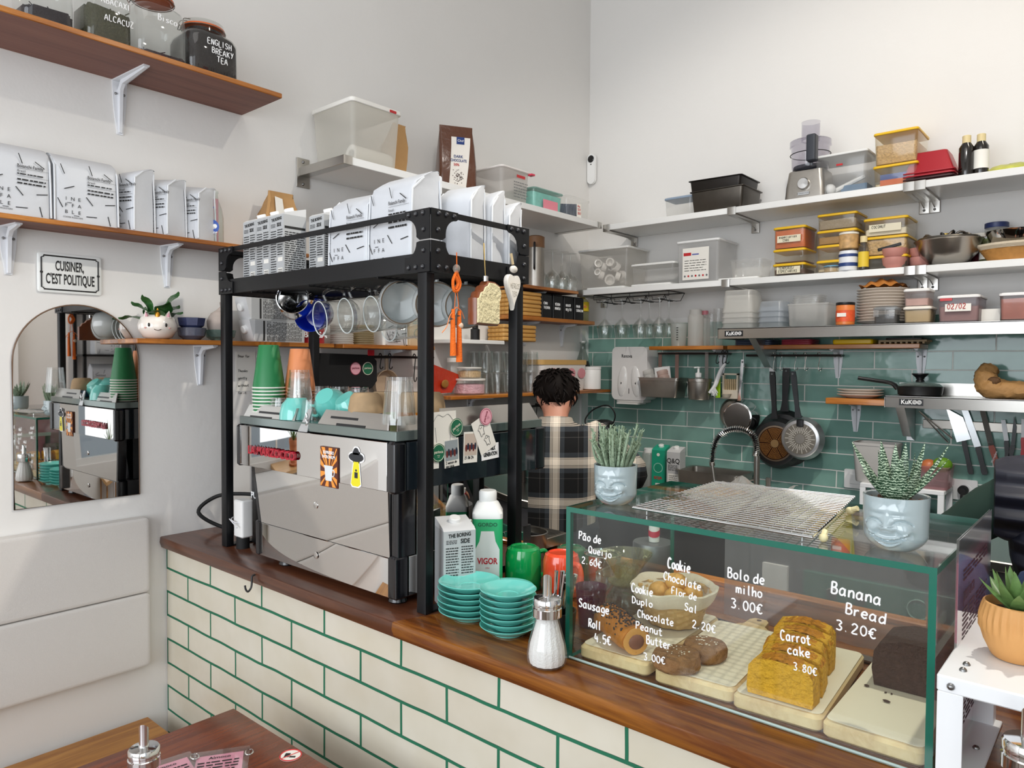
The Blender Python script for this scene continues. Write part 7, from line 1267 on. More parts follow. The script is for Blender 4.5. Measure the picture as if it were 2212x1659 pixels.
bottle('oil_bottle','gold-capped bottle behind the mixing bowl',(x - .03,3.44,JZ),[(.022,0),(.022,.10),(.012,.125),(.012,.14)],mat('5a4a28',.2),(mat('c9a84a',.3,.6),.014,.02),18); jar_round('big jar of white powder with dark blue lid behind the steel pan',(Yp(2152,500,3.40).x,3.41,JZ),.040,.165,glass('e8e8e4',.9,.05,1.2,.3),mat('23305e',.4),(mat('dcd8cf',.8),.6)); jar_round('jar of dark red jam behind the mixing bowl',(Yp(2120,500,3.42).x,3.42,JZ),.033,.13,mat('4a1820',.15),mat('c9c4ba',.4)); bottle('olive_jar','tall green jar with white label behind the mixing bowl',(Yp(2116,540,3.36).x + .03,3.37,JZ),[(.03,0),(.032,.004),(.032,.09),(.025,.1)],glass('b9c48a',.8,.05,1.2,.3),(PAINT,.026,.016),lab=(PAPER,.02,.055,INK,('OLIVE',)))
x = Yp(2188,555,3.30).x; t = thing('wicker_basket','oval wicker basket with cream cloth lining under a steel pan','basket',(x + .01,3.335,JZ)); m = MB(); n = 56
m.loft([[((.075 + .03 * i / 12) * (1.25 if 0 else 1.2) * (1 + .02 * math.sin(14 * a + (PI if i % 2 else 0))) * math.cos(a),(.065 + .022 * i / 12) * (1 + .02 * math.sin(14 * a + (PI if i % 2 else 0))) * math.sin(a),.002 + i * .0045) for a in [2 * PI * j / n for j in range(n)]] for i in range(13)],0,(True,False)); m.obj('wicker',mat('b5803f',.6,noise=.25,nscale=60),t); m = MB(); m.loft([[(s * 1.2 * (1 + .03 * math.sin(9 * a)) * math.cos(a),s * .86 * math.sin(a),z) for a in [2 * PI * j / n for j in range(n)]] for s,z in ((.100,.048),(.112,.060),(.112,.068),(.095,.060))],0,(False,True)); m.obj('cloth_liner',mat('d6c7ae',.9,bump=.2,bscale=150),t)
m = MB(); m.lathe([(.085,0),(.09,.004),(.106,.045),(.109,.046),(.103,.044),(.085,.006),(0,.005)],44); one(m,'steel_pan',CHROME,'shallow steel pan resting on the cloth-lined basket','pan',(x + .012,3.335,JZ + .0685))
# --- stainless shelf
def nest(n,pl,pr,pt,d,y,lab,mt,grp):
    x0,x1 = Yp(pl,700,y).x,Yp(pr,700,y).x; H = Yp((pl + pr) / 2,pt,y).z - KZ; pitch = .024; t0 = None
    for k in range(n):
        l = ('topmost ' if k == n - 1 else 'lower ') + lab
        if t0 is None: t0 = tub('plastic_tub',l,'tub',x0,x1,y,y + d,KZ,H - pitch * (n - 1),mt,None,.86,False,None,grp,True,.02)
        else: dup(t0,l,(t0.location.x,t0.location.y,KZ + pitch * k))
nest(4,1556,1624,626,.15,3.18,'upturned tub of the tall nested stack on the stainless shelf',MILKY,'tall nested tubs'); nest(4,1634,1690,650,.13,3.185,'upturned tub of the low nested stack on the stainless shelf',glass('e6ebf0',.94,.2,.6,.34),'low nested tubs')
T('square frosted tub holding nested lids on the stainless shelf',1700,1790,655,KZ,3.18,.15,MILKY,None,'plastic_tub','tub',taper=.92); l0 = None
for k in range(4):
    l = 'clear rectangular tub nested upright inside the square frosted tub'; x = Yp(1746,660,3.25).x
    if l0 is None: m = MB(); m.loft([rrect(-.055 * a,.055 * a,-.05 * a,.05 * a,.014,z,5) for a,z in ((.85,.02),(.87,.022),(1,.105),(1.06,.107),(1.06,.109),(.97,.107))]); l0 = one(m,'plastic_tub',CLW,l,'tub',(x,3.255,KZ),group='clear tubs nested in the square tub')
    else: dup(l0,l,(x + .002 * k,3.255,KZ + .009 * k))
x = Yp(1825,690,3.20).x; t = jar_round('orange-labelled sauce jar with black lid on the stainless shelf',(x,3.205,KZ),.036,.095,mat('d97a3a',.3),mat('17181a',.4)); MB().lathe([(.0368,.015),(.0368,.062)],30,caps=(False,False)).obj('label_band',mat('e2582c',.5,noise=.35,nscale=60),t); p = MB(); slab(p,-.022,.014,.035,.050,FR(.0378)); p.obj('label_patch',PAPER,t)
x = Yp(1906,650,3.29).x; stack('dinner_plate','plate','cream dinner plates piled on the stainless shelf','cream plates on the stainless shelf',(x,3.305,KZ),12,.0118,lambda: MB().lathe([(.06,0),(.064,.003),(.098,.015),(.102,.018),(.101,.0195),(.095,.017),(.062,.0065),(0,.0055)],44),mat('ddd2c6',.25,coat=.4))
m = MB(); m.grid(lambda u,v: (-.085 + .17 * u,-.07 + .14 * v,.004 + .030 * math.sin(PI * u) * math.sin(PI * v) ** .6 + .006 * math.sin(23 * u + 9 * v)),18,14); one(m,'paper_bag',mat('b2712f',.6,bump=.4,bscale=30),'crumpled brown paper lying on the plate pile','paper',(x,3.305,KZ + .1575))
t = T('small clip-lid box of black beans in front of the plate pile',1886,1940,664,KZ,3.172,.07,CLEAR,glass('dfe3e6',.85,.1,1,.3),content=(mat('1d1a1b',.6,noise=.5,nscale=200),.58),taper=.9); MB().box(-.042,-.022,-.0385,-.036,.03,.056).obj('clip',CLW,t); MB().box(.016,.036,-.0385,-.036,.03,.056).obj('clip',CLW,t)
T('lower beige tub with white lid beside the plate pile',1951,2013,658,KZ,3.18,.11,glass('e6d9c4',.9,.2,.7,.3),mat('e9e2d6',.4),content=(mat('cdbd9c',.8,noise=.2),.8),taper=.9,h=.064); T('upper tub of pink pieces stacked on the beige tub',1951,2008,624,KZ,3.185,.11,glass('e6dedc',.92,.2,.7,.25),mat('ebe9e6',.4),content=(mat('dcb7ac',.8,noise=.25),.45),taper=.9,z0=KZ + .0648)
t = T('grey lidded tub dated 02/02 on masking tape',2025,2118,638,KZ,3.18,.17,glass('cfc6cc',.85,.15,.9,.35),mat('e8e6e4',.4),'plastic_tub','tub',content=(mat('c99a8c',.7),.6),taper=.92); note(t,('02/02',),.085,.028,.055,.17,mat('b8342c',.5),.019,PAPER,lift=.004); p = MB(); slab(p,-.06,-.02,.082,.092,FR(.0865)); p.obj('print',RED,t)
T('lidded tub of pink meat at the end of the stainless shelf',2158,2250,632,KZ,3.18,.17,glass('e0cfcb',.88,.1,1,.15),mat('efeceb',.4),'plastic_tub','tub',content=(mat('c98d80',.6,noise=.3,nscale=18),.8),taper=.92); one(MB().box(-.03,.03,-.002,.002,0,.05),'price_card',PAPER,'small white card standing between the dated tub and the meat tub','card',(Yp(2140,690,3.25).x,3.25,KZ))
# --- wooden shelf under it
t = bottle('measuring_jug','frosted measuring jug on the wooden shelf above the towel dispenser',(Yp(1463,743,3.35).x,3.365,LZ),[(.034,0),(.036,.003),(.043,.115),(.045,.116)],MILKY); p = MB(); [p.box(.008,.018,-.0415,-.041,.03 + .012 * k,.034 + .012 * k) for k in range(6)]; p.obj('scale_mark',INK,t)
bottle('squeeze_bottle','tall frosted bottle on the wooden shelf above the towel dispenser',(Yp(1500,745,3.35).x,3.36,LZ),[(.036,0),(.038,.004),(.038,.145),(.035,.152),(.030,.156),(.030,.180),(.026,.182)],FROST); bottle('squeeze_bottle','pale bottle with pink cap half behind the tall frosted bottle',(Yp(1519,745,3.40).x,3.415,LZ),[(.024,0),(.026,.004),(.026,.14),(.016,.15),(.016,.17)],MILKY,(mat('d9828c',.4),.017,.02))
for k,(px,h) in enumerate(((1534,.16),(1549,.185))): bottle('plastic_beaker',('clear slim beaker beside the tall frosted bottle','taller clear slim beaker next to the stainless shelf end')[k],(Yp(px,745,3.39).x,3.40,LZ),[(.020,0),(.021,.002),(.024,h)],CLW)
stack('tub_cover','lid','grey clip lids piled under the stainless shelf','grey clip lids',(Yp(1632,742,3.36).x,3.385,LZ),3,.0085,lambda: MB().rbox(-.09,.09,-.065,.06,0,.0078,.02,.003),mat('4a5266',.3,noise=.4,nscale=20)); stack('tub_cover','lid','lids with red edge piled under the stainless shelf','red-edged lids',(Yp(1725,742,3.36).x,3.385,LZ),3,.0085,lambda: MB().rbox(-.07,.07,-.065,.06,0,.0078,.02,.003),mat('a83a4a',.35,noise=.3,nscale=20))
one(MB().rbox(-.082,.082,-.06,.06,0,.021,.014,.004),'yellow_tub',mat('f2c40c',.4),'shallow yellow tub on the wooden shelf under the stainless one','tub',(Yp(1844,742,3.34).x,3.375,LZ)); m = MB()
for k in range(9): m.box(-.09 + .0205 * k,-.082 + .0205 * k,-.05,.05,0,.008)
for k in range(5): m.box(-.09,.09,-.05 + .0235 * k,-.042 + .0235 * k,.008,.016)
one(m,'trivet',mat('a58d6c',.7),'slatted wooden trivet at the end of the wooden shelf','trivet',(Yp(1952,742,3.35).x,3.375,LZ)); one(MB().rbox(-.07,.07,-.045,.045,0,.008,.01,.002),'tub_cover',BLACK,'flat black lid lying on the slatted trivet','lid',(Yp(1955,742,3.35).x,3.375,LZ + .0165))
# --- lower stainless shelf
stack('dinner_plate','plate','cream plates on the dark wooden stub shelf','cream plates on the stub shelf',(Yp(1857,850,3.36).x + .0,3.365,1.4545),3,.011,lambda: MB().lathe([(.055,0),(.06,.003),(.090,.013),(.093,.0155),(.092,.017),(.058,.006),(0,.005)],44),mat('e2d5c8',.25,coat=.4))
x = Yp(1985,855,3.33).x; t = thing('saute_pan','black lidded saute pan with long handle on the lower stainless shelf','pan',(x,3.345,MZ)); m = MB(); m.lathe([(.075,0),(.08,.003),(.084,.036),(.086,.037),(.082,.036),(.076,.005),(0,.004)],44); m.obj('pan_body',mat('141416',.35),t); m = MB(); m.lathe([(.084,.037),(.07,.048),(.03,.056),(.016,.057)],40,caps=(False,False)); m.obj('glass_lid',glass('bccac4',.8,.05,1.3,.1),t); m = MB(); m.lathe([(.018,.056),(.012,.066),(.014,.07),(.030,.086),(.030,.090),(0,.091)],28); m.obj('lid_knob',mat('141416',.4),t); MB().lathe([(.0165,.0665),(.0185,.068),(.0165,.0695)],24,caps=(False,False)).obj('knob_ring',CHROME,t); m = MB(); m.tube(spline([(-.083,0,.026),(-.105,-.01,.048),(-.16,-.03,.058),(-.225,-.05,.068)],5),.008,8,radii=[.010] * 4 + [.008] * 12); m.obj('handle',mat('141416',.4),t)
x = Yp(2155,850,3.31).x; t = thing('paper_bag','crumpled brown paper bag slumped on the lower stainless shelf','paper bag',(x + .02,3.33,MZ)); m = MB(); P = spline([(-.05,.02,.115),(-.062,.0,.085),(-.050,-.02,.05),(-.015,-.03,.028),(.05,-.02,.030),(.12,0,.030)],5); rr = [.030 + .014 * math.sin(i / 25 * PI) for i in range(len(P))]; m.tube(P,.03,18,radii=rr); m.v = [(a + random.uniform(-.004,.004),b + random.uniform(-.004,.004),max(0.0005,c + random.uniform(-.004,.004))) for a,b,c in m.v]; m.obj('bag',mat('a97f4c',.7,noise=.15,nscale=20,bump=.9,bscale=22),t); m = MB(); m.sphere((-.028,-.055,.065),.022,12,0,(1,.5,.8)); m.obj('opening',mat('5c3f22',.8,bump=.8,bscale=40),t)
# ================================================================== BACK WALL: RAILS, PANS, KNIVES, SINK CORNER
WY = 3.462
q0,q1 = Yp(1312,880,3.36),Yp(1415,880,3.36); cx = (q0.x + q1.x) / 2 - .01; t = thing('towel_dispenser','white paper towel dispenser with wing-shaped relief on the green tiles','dispenser',(cx,WY,1.40)); w = .112; m = MB()
m.loft([[(x * k,y,z * 1.0) for x,z,_ in rrect(-w,w,.0,.285,.03,0,6)] for y,k in ((0,1),(-.085,1),(-.105,.97))]); m.obj('cover',mat('e6e4e2',.25,coat=.3),t)
for s_ in (-1,1):
    for (cx_,cz_,a_,b_,an) in ((.042 * s_,.10,.030,.085,-.10 * s_),(.045 * s_,.085,.018,.055,-.10 * s_)):
        m = MB().at((cx_,-.1035,cz_),ry=an); m.sphere((0,0,0),1,18,0,(a_,.010,b_)); m.obj('relief',mat('ecebe9',.15,coat=.5),t)
p = MB(); ptext(p,'Renova',.026,(-.015,-.1065,.235),FRONT,bold=.012,sx=.85); p.box(-.0015,.0015,-.1065,-.105,.035,.062); p.obj('lettering',INK,t); MB().rbox(-.085,.085,-.10,-.01,-.014,.002,.01,.003).obj('towel_slot',mat('d6d4d1',.4),t); m = MB(); m.box(-.07,.06,-.115,-.03,-.022,-.0145); m.obj('paper_towel',mat('e3e1dd',.8),t)
# rails
def rail(label,pl,pr,py,y):
    a,b = Yp(pl,py,y),Yp(pr,py,y); m = MB(); m.tube([a,b],.0055,8); m.tube([(a.x + .01,a.y,a.z),(a.x + .01,WY,a.z)],.006,6); m.tube([(b.x - .01,b.y,b.z),(b.x - .01,WY,b.z)],.006,6); one(m,'wall_rail',mat('55504c',.3,.8),label,'rail'); return a.z
RY = 3.405
z1 = rail('steel rail above the hanging steel containers',1422,1572,764,RY); z2 = rail('steel rail carrying the hooks and frying pans',1612,1818,768,RY)
def gx(px,py=800,y=RY): return Yp(px,py,y).x
x0,x1 = gx(1397),gx(1482); t = thing('steel_container','rectangular steel container hanging from the rail with squeeze bottles','container',((x0 + x1) / 2,3.375,1.423)); w = (x1 - x0) / 2; h = .098; m = MB(); m.loft([rrect(-w * a,w * a,-.06 * a,.06 * a,.015,z,5) for a,z in ((.88,0),(.9,.004),(.97,h * .86),(1,h * .87),(1.0,h),(1.04,h),(1.04,h + .003),(.96,h),(.89,.006))]); m.obj('container',BRSTEEL,t)
for x in (-.3 * w,.55 * w): MB().box(x - .01,x + .01,.028,.031,h,z1 - 1.423 + .007).obj('strap',mat('9b8078',.4,.6),t)
for (dx,ry,l,col) in ((-.055,-.28,'frosted squeeze bottle leaning in the steel container','efeeea'),(.030,-.30,'pinkish squeeze bottle leaning in the steel container','ecd6cc')): bottle('squeeze_bottle',l,((x0 + x1) / 2 + dx + .01,3.362,1.428),[(.026,0),(.030,.01),(.030,.105),(.026,.112),(.028,.115),(.028,.138),(.022,.140)],glass(col,.9,.2,.6,.6),ry=ry)
m = MB(); m.box(-.045,.045,-.002,.002,0,.15); o = one(m,'clipboard',PLAST,'clear pocket with pink printed sheet behind the squeeze bottles','document',((x0 + x1) / 2 + .0,3.395,1.43),0,None,0,-.12); p = MB(); lines(p,-.03,.035,.02,.13,9,FR(.0025)); p.obj('print',mat('c46a7a',.6),o)
x0,x1 = gx(1495),gx(1543); t = thing('steel_container','round steel container hanging from the rail with a pump bottle','container',((x0 + x1) / 2,3.37,1.418)); w = (x1 - x0) / 2; m = MB(); m.lathe([(w * .86,0),(w * .9,.004),(w * .96,.088),(w,.09),(w,.104),(w * 1.06,.105),(w * .95,.103),(w * .88,.006),(0,.005)],36); m.obj('container',BRSTEEL,t); MB().box(.012,.03,.030,.033,.10,z1 - 1.418 + .007).obj('strap',mat('8f8a86',.4,.6),t)
t = bottle('soap_pump','white pump soap bottle standing in the round steel container',((x0 + x1) / 2 - .005,3.365,1.425),[(.026,0),(.026,.09),(.014,.105),(.013,.12)],glass('eceae6',.9,.15,.8,.4)); m = MB(); m.lathe([(.015,.105),(.016,.125),(.006,.128),(.005,.148),(.010,.152),(.010,.156)],20); m.tube([(0,0,.154),(-.022,-.004,.152)],.004,7); m.obj('pump',PLAST,t)
x = gx(1553); m = MB(); m.rbox(-.012,.012,-.004,.004,-.10,.0,.004,.002); one(m,'peeler',mat('a8dc1c',.35),'lime green peeler hanging from the rail','utensil',(x,3.40,1.528)); 
for px in (1548,1562,1570): s_hook('black hook on the rail above the dish brush',(gx(px),RY,z1 + .006),.055,rz=0)
t = thing('dish_brush','white dish brush with curved handle hanging from the rail','brush',(gx(1570),3.385,z1 - .05)); m = MB(); m.tube(spline([(.006,-.01,.0),(-.012,-.018,-.03),(-.028,-.022,-.075),(-.038,-.03,-.11),(-.062,-.04,-.145)],6),.009,8,radii=[.006 + .005 * abs(math.sin(i / 24 * 3)) for i in range(25)]); m.obj('handle',PLAST,t); m = MB()
for k in range(40): a = Vector((-.055 + .022 * random.random(),-.035,-.135 + .02 * random.random())); d = Vector((random.uniform(-.2,.9),random.uniform(-.5,.5),-1)).normalized() * .03; m.tube([a,a + d],.0012,4)
o = m.obj('bristles',PLAST,t); o['kind'] = 'stuff'
x = gx(1580); t = thing('grater','cream slotted grater with juice cup hanging from the rail','grater',(x,3.40,1.425)); CM = mat('dccfba',.5); m = MB(); 
for s_ in (-1,1): m.box(s_ * .036 - .004,s_ * .036 + .004,-.008,.008,.03,.125)
m.box(-.04,.04,-.008,.008,.118,.126); m.box(-.04,.04,-.010,.010,.0,.045,0,.003); m.obj('frame',CM,t); m = MB()
for k in range(7): m.box(-.030 + .0095 * k,-.025 + .0095 * k,-.004,.004,.045,.098)
m.obj('slats',mat('d9bd92',.5),t); MB().at((-.012,-.02,.02)).lathe([(.014,-.012),(.024,.006),(.022,.006),(.012,-.009),(0,-.009)],24).obj('cup',CM,t)
for px,l in ((1672,'steel hook holding the black frying pan'),(1687,'steel hook holding the larger frying pan'),(1718,'steel hook holding the small silver pan'),(1740,'empty steel hook beside the silver pan'),(1770,'empty steel hook at the far end of the rail')): s_hook(l,(gx(px,770),RY,z2 + .006),.075,CHROME,0,.0016)
def hung_pan(label,px,py,R_,y,zt,mt,base,hmat,hx,basemk,hl_w=.012,ph=.035):
    """pan hanging bottom-out: disc centre at pixel (px,py) on plane y, handle rises to height zt at x=hx."""
    c = Yp(px,py,y); t = thing('frying_pan',label,'pan',(c.x,y,c.z)); m = MB().at((0,0,0),rx=PI / 2); m.lathe([(.002,.0),(R_ * .80,.0),(R_ * .86,-.003),(R_,-ph),(R_ * .98,-ph),(R_ * .84,-.006),(.002,-.005)],56); m.obj('pan_body',mt,t); basemk(t,R_)
    top = Vector((hx - c.x,.01,zt - c.z)); bot = Vector((top.x * .35,.012,R_ * .96)).lerp(Vector((top.x * .3,.012,R_ * .96)),.5)
    m = MB(); P = [bot.lerp(top,k / 8) for k in range(9)]; m.loft([[(p.x - w_,p.y - .006,p.z),(p.x + w_,p.y - .006,p.z),(p.x + w_,p.y + .006,p.z),(p.x - w_,p.y + .006,p.z)] for p,w_ in zip(P,[hl_w * k for k in (1.3,1.0,.8,.85,.95,1.0,1.05,1.1,.9)])]); o = m.obj('handle',hmat,t); MB().at((top.x,top.y - .0065,top.z - .012),rx=PI / 2).lathe([(.0045,0),(.0045,.0006)],14).obj('hanging_eye',mat('6c716f',.4),o); return t
BPAN = mat('161618',.4); CU = mat('4a2c18',.35,.7)
def copper_base(t,R_):
    MB().at((0,-.0005,0),rx=PI / 2).lathe([(R_ * .70,0),(R_ * .70,.0015),(R_ * .66,.002),(0,.002)],48).obj('base_disc',mat('8c7a68',.35,.8),t); MB().at((0,-.0028,0),rx=PI / 2).lathe([(R_ * .64,0),(R_ * .64,.0006),(0,.0006)],48).obj('inner_disc',CU,t); m = MB()
    for k in range(6):
        for i in range(9):
            rr = R_ * (.20 + .048 * i); nn = 3 + i
            for j in range(nn): a = 2 * PI * (k + (j + .5) / nn * .92 + .04) / 6; m.sphere((rr * math.cos(a),-.0036,rr * math.sin(a)),.0018,6,0,(1,.3,1))
    o = m.obj('dots',mat('b07a3c',.4,.6),t); o['kind'] = 'stuff'; MB().at((0,-.0036,0),rx=PI / 2).lathe([(R_ * .16,0),(R_ * .16,.001),(0,.001)],24).obj('centre_plate',mat('a8865a',.4,.7),t)
def silver_base(t,R_):
    MB().at((0,-.0005,0),rx=PI / 2).lathe([(R_ * .72,0),(R_ * .72,.0015),(0,.0015)],48).obj('base_disc',mat('8a8378',.4,.8),t); m = MB()
    for k in range(36):
        a = 2 * PI * k / 36; r0 = R_ * (.26 if k % 2 else .36); r1 = R_ * (.52 if k % 2 else .68); c,s = math.cos(a),math.sin(a); n_ = (-s * .0016,c * .0016)
        m.add([(r0 * c + n_[0],-.0027,r0 * s + n_[1]),(r1 * c + n_[0],-.0027,r1 * s + n_[1]),(r1 * c - n_[0],-.0027,r1 * s - n_[1]),(r0 * c - n_[0],-.0027,r0 * s - n_[1])],[(0,1,2,3)])
    m.obj('slot_pattern',mat('d9d3c8',.4,.5),t); MB().at((0,-.002,0),rx=PI / 2).lathe([(R_ * .22,0),(R_ * .22,.0012),(0,.0012)],24).obj('centre_plate',mat('9a948c',.4,.8),t)
def plain(t,R_): pass
hung_pan('largest black frying pan hanging behind the copper-based one',1690,948,.135,3.425,z2 - .06,BPAN,0,BPAN,gx(1694),plain,.015); hung_pan('black frying pan with dotted copper base hanging from the rail',1674,958,.120,3.375,z2 - .075,BPAN,0,BPAN,gx(1672),copper_base)
t = hung_pan('small silver frying pan with slotted base hanging from the rail',1728,948,.098,3.325,z2 - .072,mat('c5c6c8',.35,.9),0,mat('2a2c30',.5),gx(1725),silver_base,.011); MB().box(-.014,.016,-.012,.006,.055,.088,0,.003).obj('handle_bracket',BLACK,t)
def spun(t,R_): MB().at((0,-.0005,0),rx=PI / 2).lathe([(R_ * .78,0),(R_ * .78,.002),(0,.002)],48).obj('base_disc',mat('a09c98',.22,1.0),t)
hung_pan('polished steel saucepan hanging below the dish brush',1592,902,.084,3.355,z1 - .03,CHROME,0,CHROME,gx(1612),spun,.007,.07); t = hung_pan('second steel saucepan half hidden behind the polished one',1585,895,.084,3.43,z1 - .05,BRSTEEL,0,BRSTEEL,gx(1600),plain,.007,.02)
t = thing('bottle_brush','small white bottle brush hanging below the saucepan','brush',(gx(1563,950,3.44),3.445,1.27)); m = MB()
for k in range(46): a = 2 * PI * random.random(); z = random.uniform(-.035,.0); m.tube([(0,0,z),(.018 * math.cos(a),.010 * math.sin(a),z - .006)],.0009,4)
m.tube([(0,0,.09),(0,0,-.035)],.0016,5); o = m.obj('bristles',PLAST,t)
# knives on the magnetic strip
a,b = Yp(1994,914,3.455),Yp(2240,938,3.455); one(MB().rbox(a.x,b.x,3.448,WY + .001,1.333,1.370,.002),'magnetic_strip',BRSTEEL,'steel magnetic knife strip on the green tiles','knife rack')
def knife(name,label,p0,p1,p2,wb,wh,bm,hm,tip='pointed',y=3.444):
    A,B,C = Yp(*p0,y),Yp(*p1,y),Yp(*p2,y); t = thing(name,label,'knife' if 'knife' in name else 'utensil',(B.x,y,B.z)); A,C,B = A - B,C - B,Vector((0,0,0)); d = (A - B).normalized(); n_ = Vector((d.z,0,-d.x)); m = MB()
    out = [B - n_ * wb,A - n_ * wb * (.9 if tip != 'pointed' else .8) ,A + n_ * wb * (.9 if tip != 'pointed' else -.7),A.lerp(B,.35) + n_ * wb,B + n_ * wb]; m.loft([[(p.x,-.0012,p.z) for p in out],[(p.x,.0012,p.z) for p in out]]); m.obj('blade',bm,t)
    d2 = (C - B).normalized(); n2 = Vector((d2.z,0,-d2.x)); m = MB(); m.loft([[tuple(p + n2 * w_ * s + Vector((0,o,0))) for s,o in ((-1,-.005),(1,-.005),(1,.005),(-1,.005))] for p,w_ in ((B,wh * .8),(B.lerp(C,.12),wh),(B.lerp(C,.6),wh * .85),(B.lerp(C,.92),wh * 1.1),(C,wh * .8))]); m.obj('handle',hm,t); return t
BH = mat('141417',.4)
knife('chef_knife','broad chef knife with black handle on the magnetic strip',(2056,880),(2082,952),(2098,1024),.026,.009,mat('c4c6c8',.25,1),BH); knife('bread_knife','serrated bread knife on the magnetic strip',(2082,880),(2112,965),(2128,1025),.012,.010,mat('b4b6b8',.3,1),BH,'r')
t = knife('rasp_grater','long rasp grater with red-brown handle on the magnetic strip',(2122,886),(2141,962),(2156,1010),.010,.011,mat('9fa1a3',.35,1,bump=.8,bscale=500),mat('9a4a38',.5),'r'); p = MB(); ptext(p,'Microplane',.011,(.012,-.0056,-.045),((.3,0,.95),(-.95,0,.3))); p.obj('lettering',CHALK,t)
knife('paring_knife','white-sheathed paring knife with black handle on the strip',(2167,907),(2174,952),(2176,995),.008,.008,mat('e6e8ea',.3),BH,'r'); knife('steak_knife','dark serrated knife behind the white-sheathed one',(2194,900),(2188,962),(2180,1000),.007,.009,mat('1c1d20',.35),BH); knife('table_knife','red and white handled knife at the end of the magnetic strip',(2212,905),(2212,945),(2212,985),.009,.010,mat('e9e9ea',.3),RED,'r')
t = thing('tweezers','long steel kitchen tweezers hanging across the magnetic strip','tweezers',(0,0,0)); a,b = Yp(1985,888,3.44),Yp(2053,952,3.44)
for o in (-.004,.004): m = MB(); m.tube([a,a.lerp(b,.5) + Vector((o,0,o)),b + Vector((o * 2,0,o * 2))],.003,6,radii=[.002,.003,.004]); m.obj('arm',CHROME,t)
# sockets and switches
def plate_(label,px0,px1,py0,py1,kind):
    a,b = Yp(px0,py0,WY),Yp(px1,py1,WY); cx_,cz = (a.x + b.x) / 2,(a.z + b.z) / 2; t = thing('wall_socket' if kind else 'wall_switch',label,'socket' if kind else 'switch',(cx_,WY + .001,cz)); m = MB(); m.loft([[(x,y,z) for x,z,_ in rrect(-.046,.046,-.042,.042,.006,0,4)] for y in (0,-.010)]); m.obj('plate',PAINT,t)
    if kind: MB().at((0,-.010,0),rx=PI / 2).lathe([(.026,0),(.026,.001),(.021,.001),(.020,-.006)],28,caps=(False,True)).obj('recess',PLAST,t); m = MB(); m.at((-.002,-.012,0),rx=PI / 2).lathe([(.019,0),(.019,.02),(.012,.035),(0,.036)],24); m.T = None; m.tube(spline([(-.002,-.04,0),(-.004,-.045,-.02),(-.006,-.03,-.06),(0,-.02,-.09)],5),.005,7); m.obj('plug',RUBBER,t)
    else: m = MB(); m.box(-.022,.022,-.0125,-.0095,-.022,.022,0,.001); m.obj('rocker',PLAST,t)
plate_('white wall socket with black plug beside the dark vest',2056,2112,1036,1080,True); plate_('white double wall switch behind the striped succulent',1822,1875,1014,1055,False)
q = Yp(1660,1045,WY); one(MB().rbox(-.012,.012,-.006,0,-.025,.03,.003),'steel_hook_plate',BRSTEEL,'small steel wall plate with slot beside the tap','plate',(q.x,WY + .001,q.z))
# --- back worktop things
BCZ = .9505
def at_(px,py,y): return Yp(px,py,y)
x = at_(1400,1030,3.33).x; bottle('plastic_bottle','tall clear plastic bottle with white cap by the green carton',(x,3.34,BCZ),[(.036,0),(.038,.005),(.038,.17),(.030,.185),(.026,.188),(.026,.195)],MILKY,(PLAST,.028,.024))
carton('green drink carton with round emblem on the back worktop',(at_(1424,1030,3.32).x,3.335,BCZ),.12,.07,.07,.225,'1f9d7c','2aa586',kind='green'); carton('grey drink carton lettered Q and Q on the back worktop',(at_(1457,1030,3.30).x,3.315,BCZ),.08,.07,.07,.225,'c2c2c2','cfcfcf',kind='qq')
x = at_(1540,1035,3.33).x; m = MB(); m.loft([rrect(-.16 * a,.16 * a,-.095 * a,.095 * a,.02,z,5) for a,z in ((.9,.0),(.92,.004),(1,.118),(1.05,.12),(1.05,.124),(.97,.12),(.9,.008))]); one(m,'steel_tray',BRSTEEL,'deep steel tray on the back worktop behind the tap','tray',(x,3.35,BCZ))
t = thing('spring_tap','steel spring-neck kitchen tap rising from the back worktop','tap',(0,0,0)); ty = 3.12; pb,pt_ = Yp(1634,1060,ty),Yp(1632,985,ty); pl = Yp(1538,1000,ty); m = MB(); m.tube([(pb.x,ty,BCZ),(pb.x,ty,pt_.z)],.013,14); m.obj('riser',BRSTEEL,t)
arch = [Vector((pt_.x,ty,pt_.z)),Yp(1634,960,ty),Yp(1622,936,ty),Yp(1592,926,ty),Yp(1560,936,ty),Yp(1543,962,ty),pl]; P = spline(arch,8); MB().tube(P,.0065,8).obj('hose',RUBBER,t)
turns = 46; Q = []; nP = len(P)
for i in range(turns * 9):
    u = i / (turns * 9 - 1) * (nP - 1); i0 = min(int(u),nP - 2); p = P[i0].lerp(P[i0 + 1],u - i0); d = (P[i0 + 1] - P[i0]).normalized(); e1 = Vector((0,1,0)); e2 = d.cross(e1); a = 2 * PI * i / 9; Q.append(p + (e1 * math.cos(a) + e2 * math.sin(a)) * .0125)
MB().tube(Q,.0024,5).obj('spring',CHROME,t); m = MB(); e = Yp(1545,1052,ty); m.tube([pl,pl.lerp(e,.12),pl.lerp(e,.13),e],.008,12,radii=[.0125,.0125,.0075,.0085]); m.obj('spray_head',BRSTEEL,t); a = Yp(1632,1036,ty); b = Yp(1570,1048,ty); MB().tube([a,b],.004,8).obj('holder_arm',BRSTEEL,t)
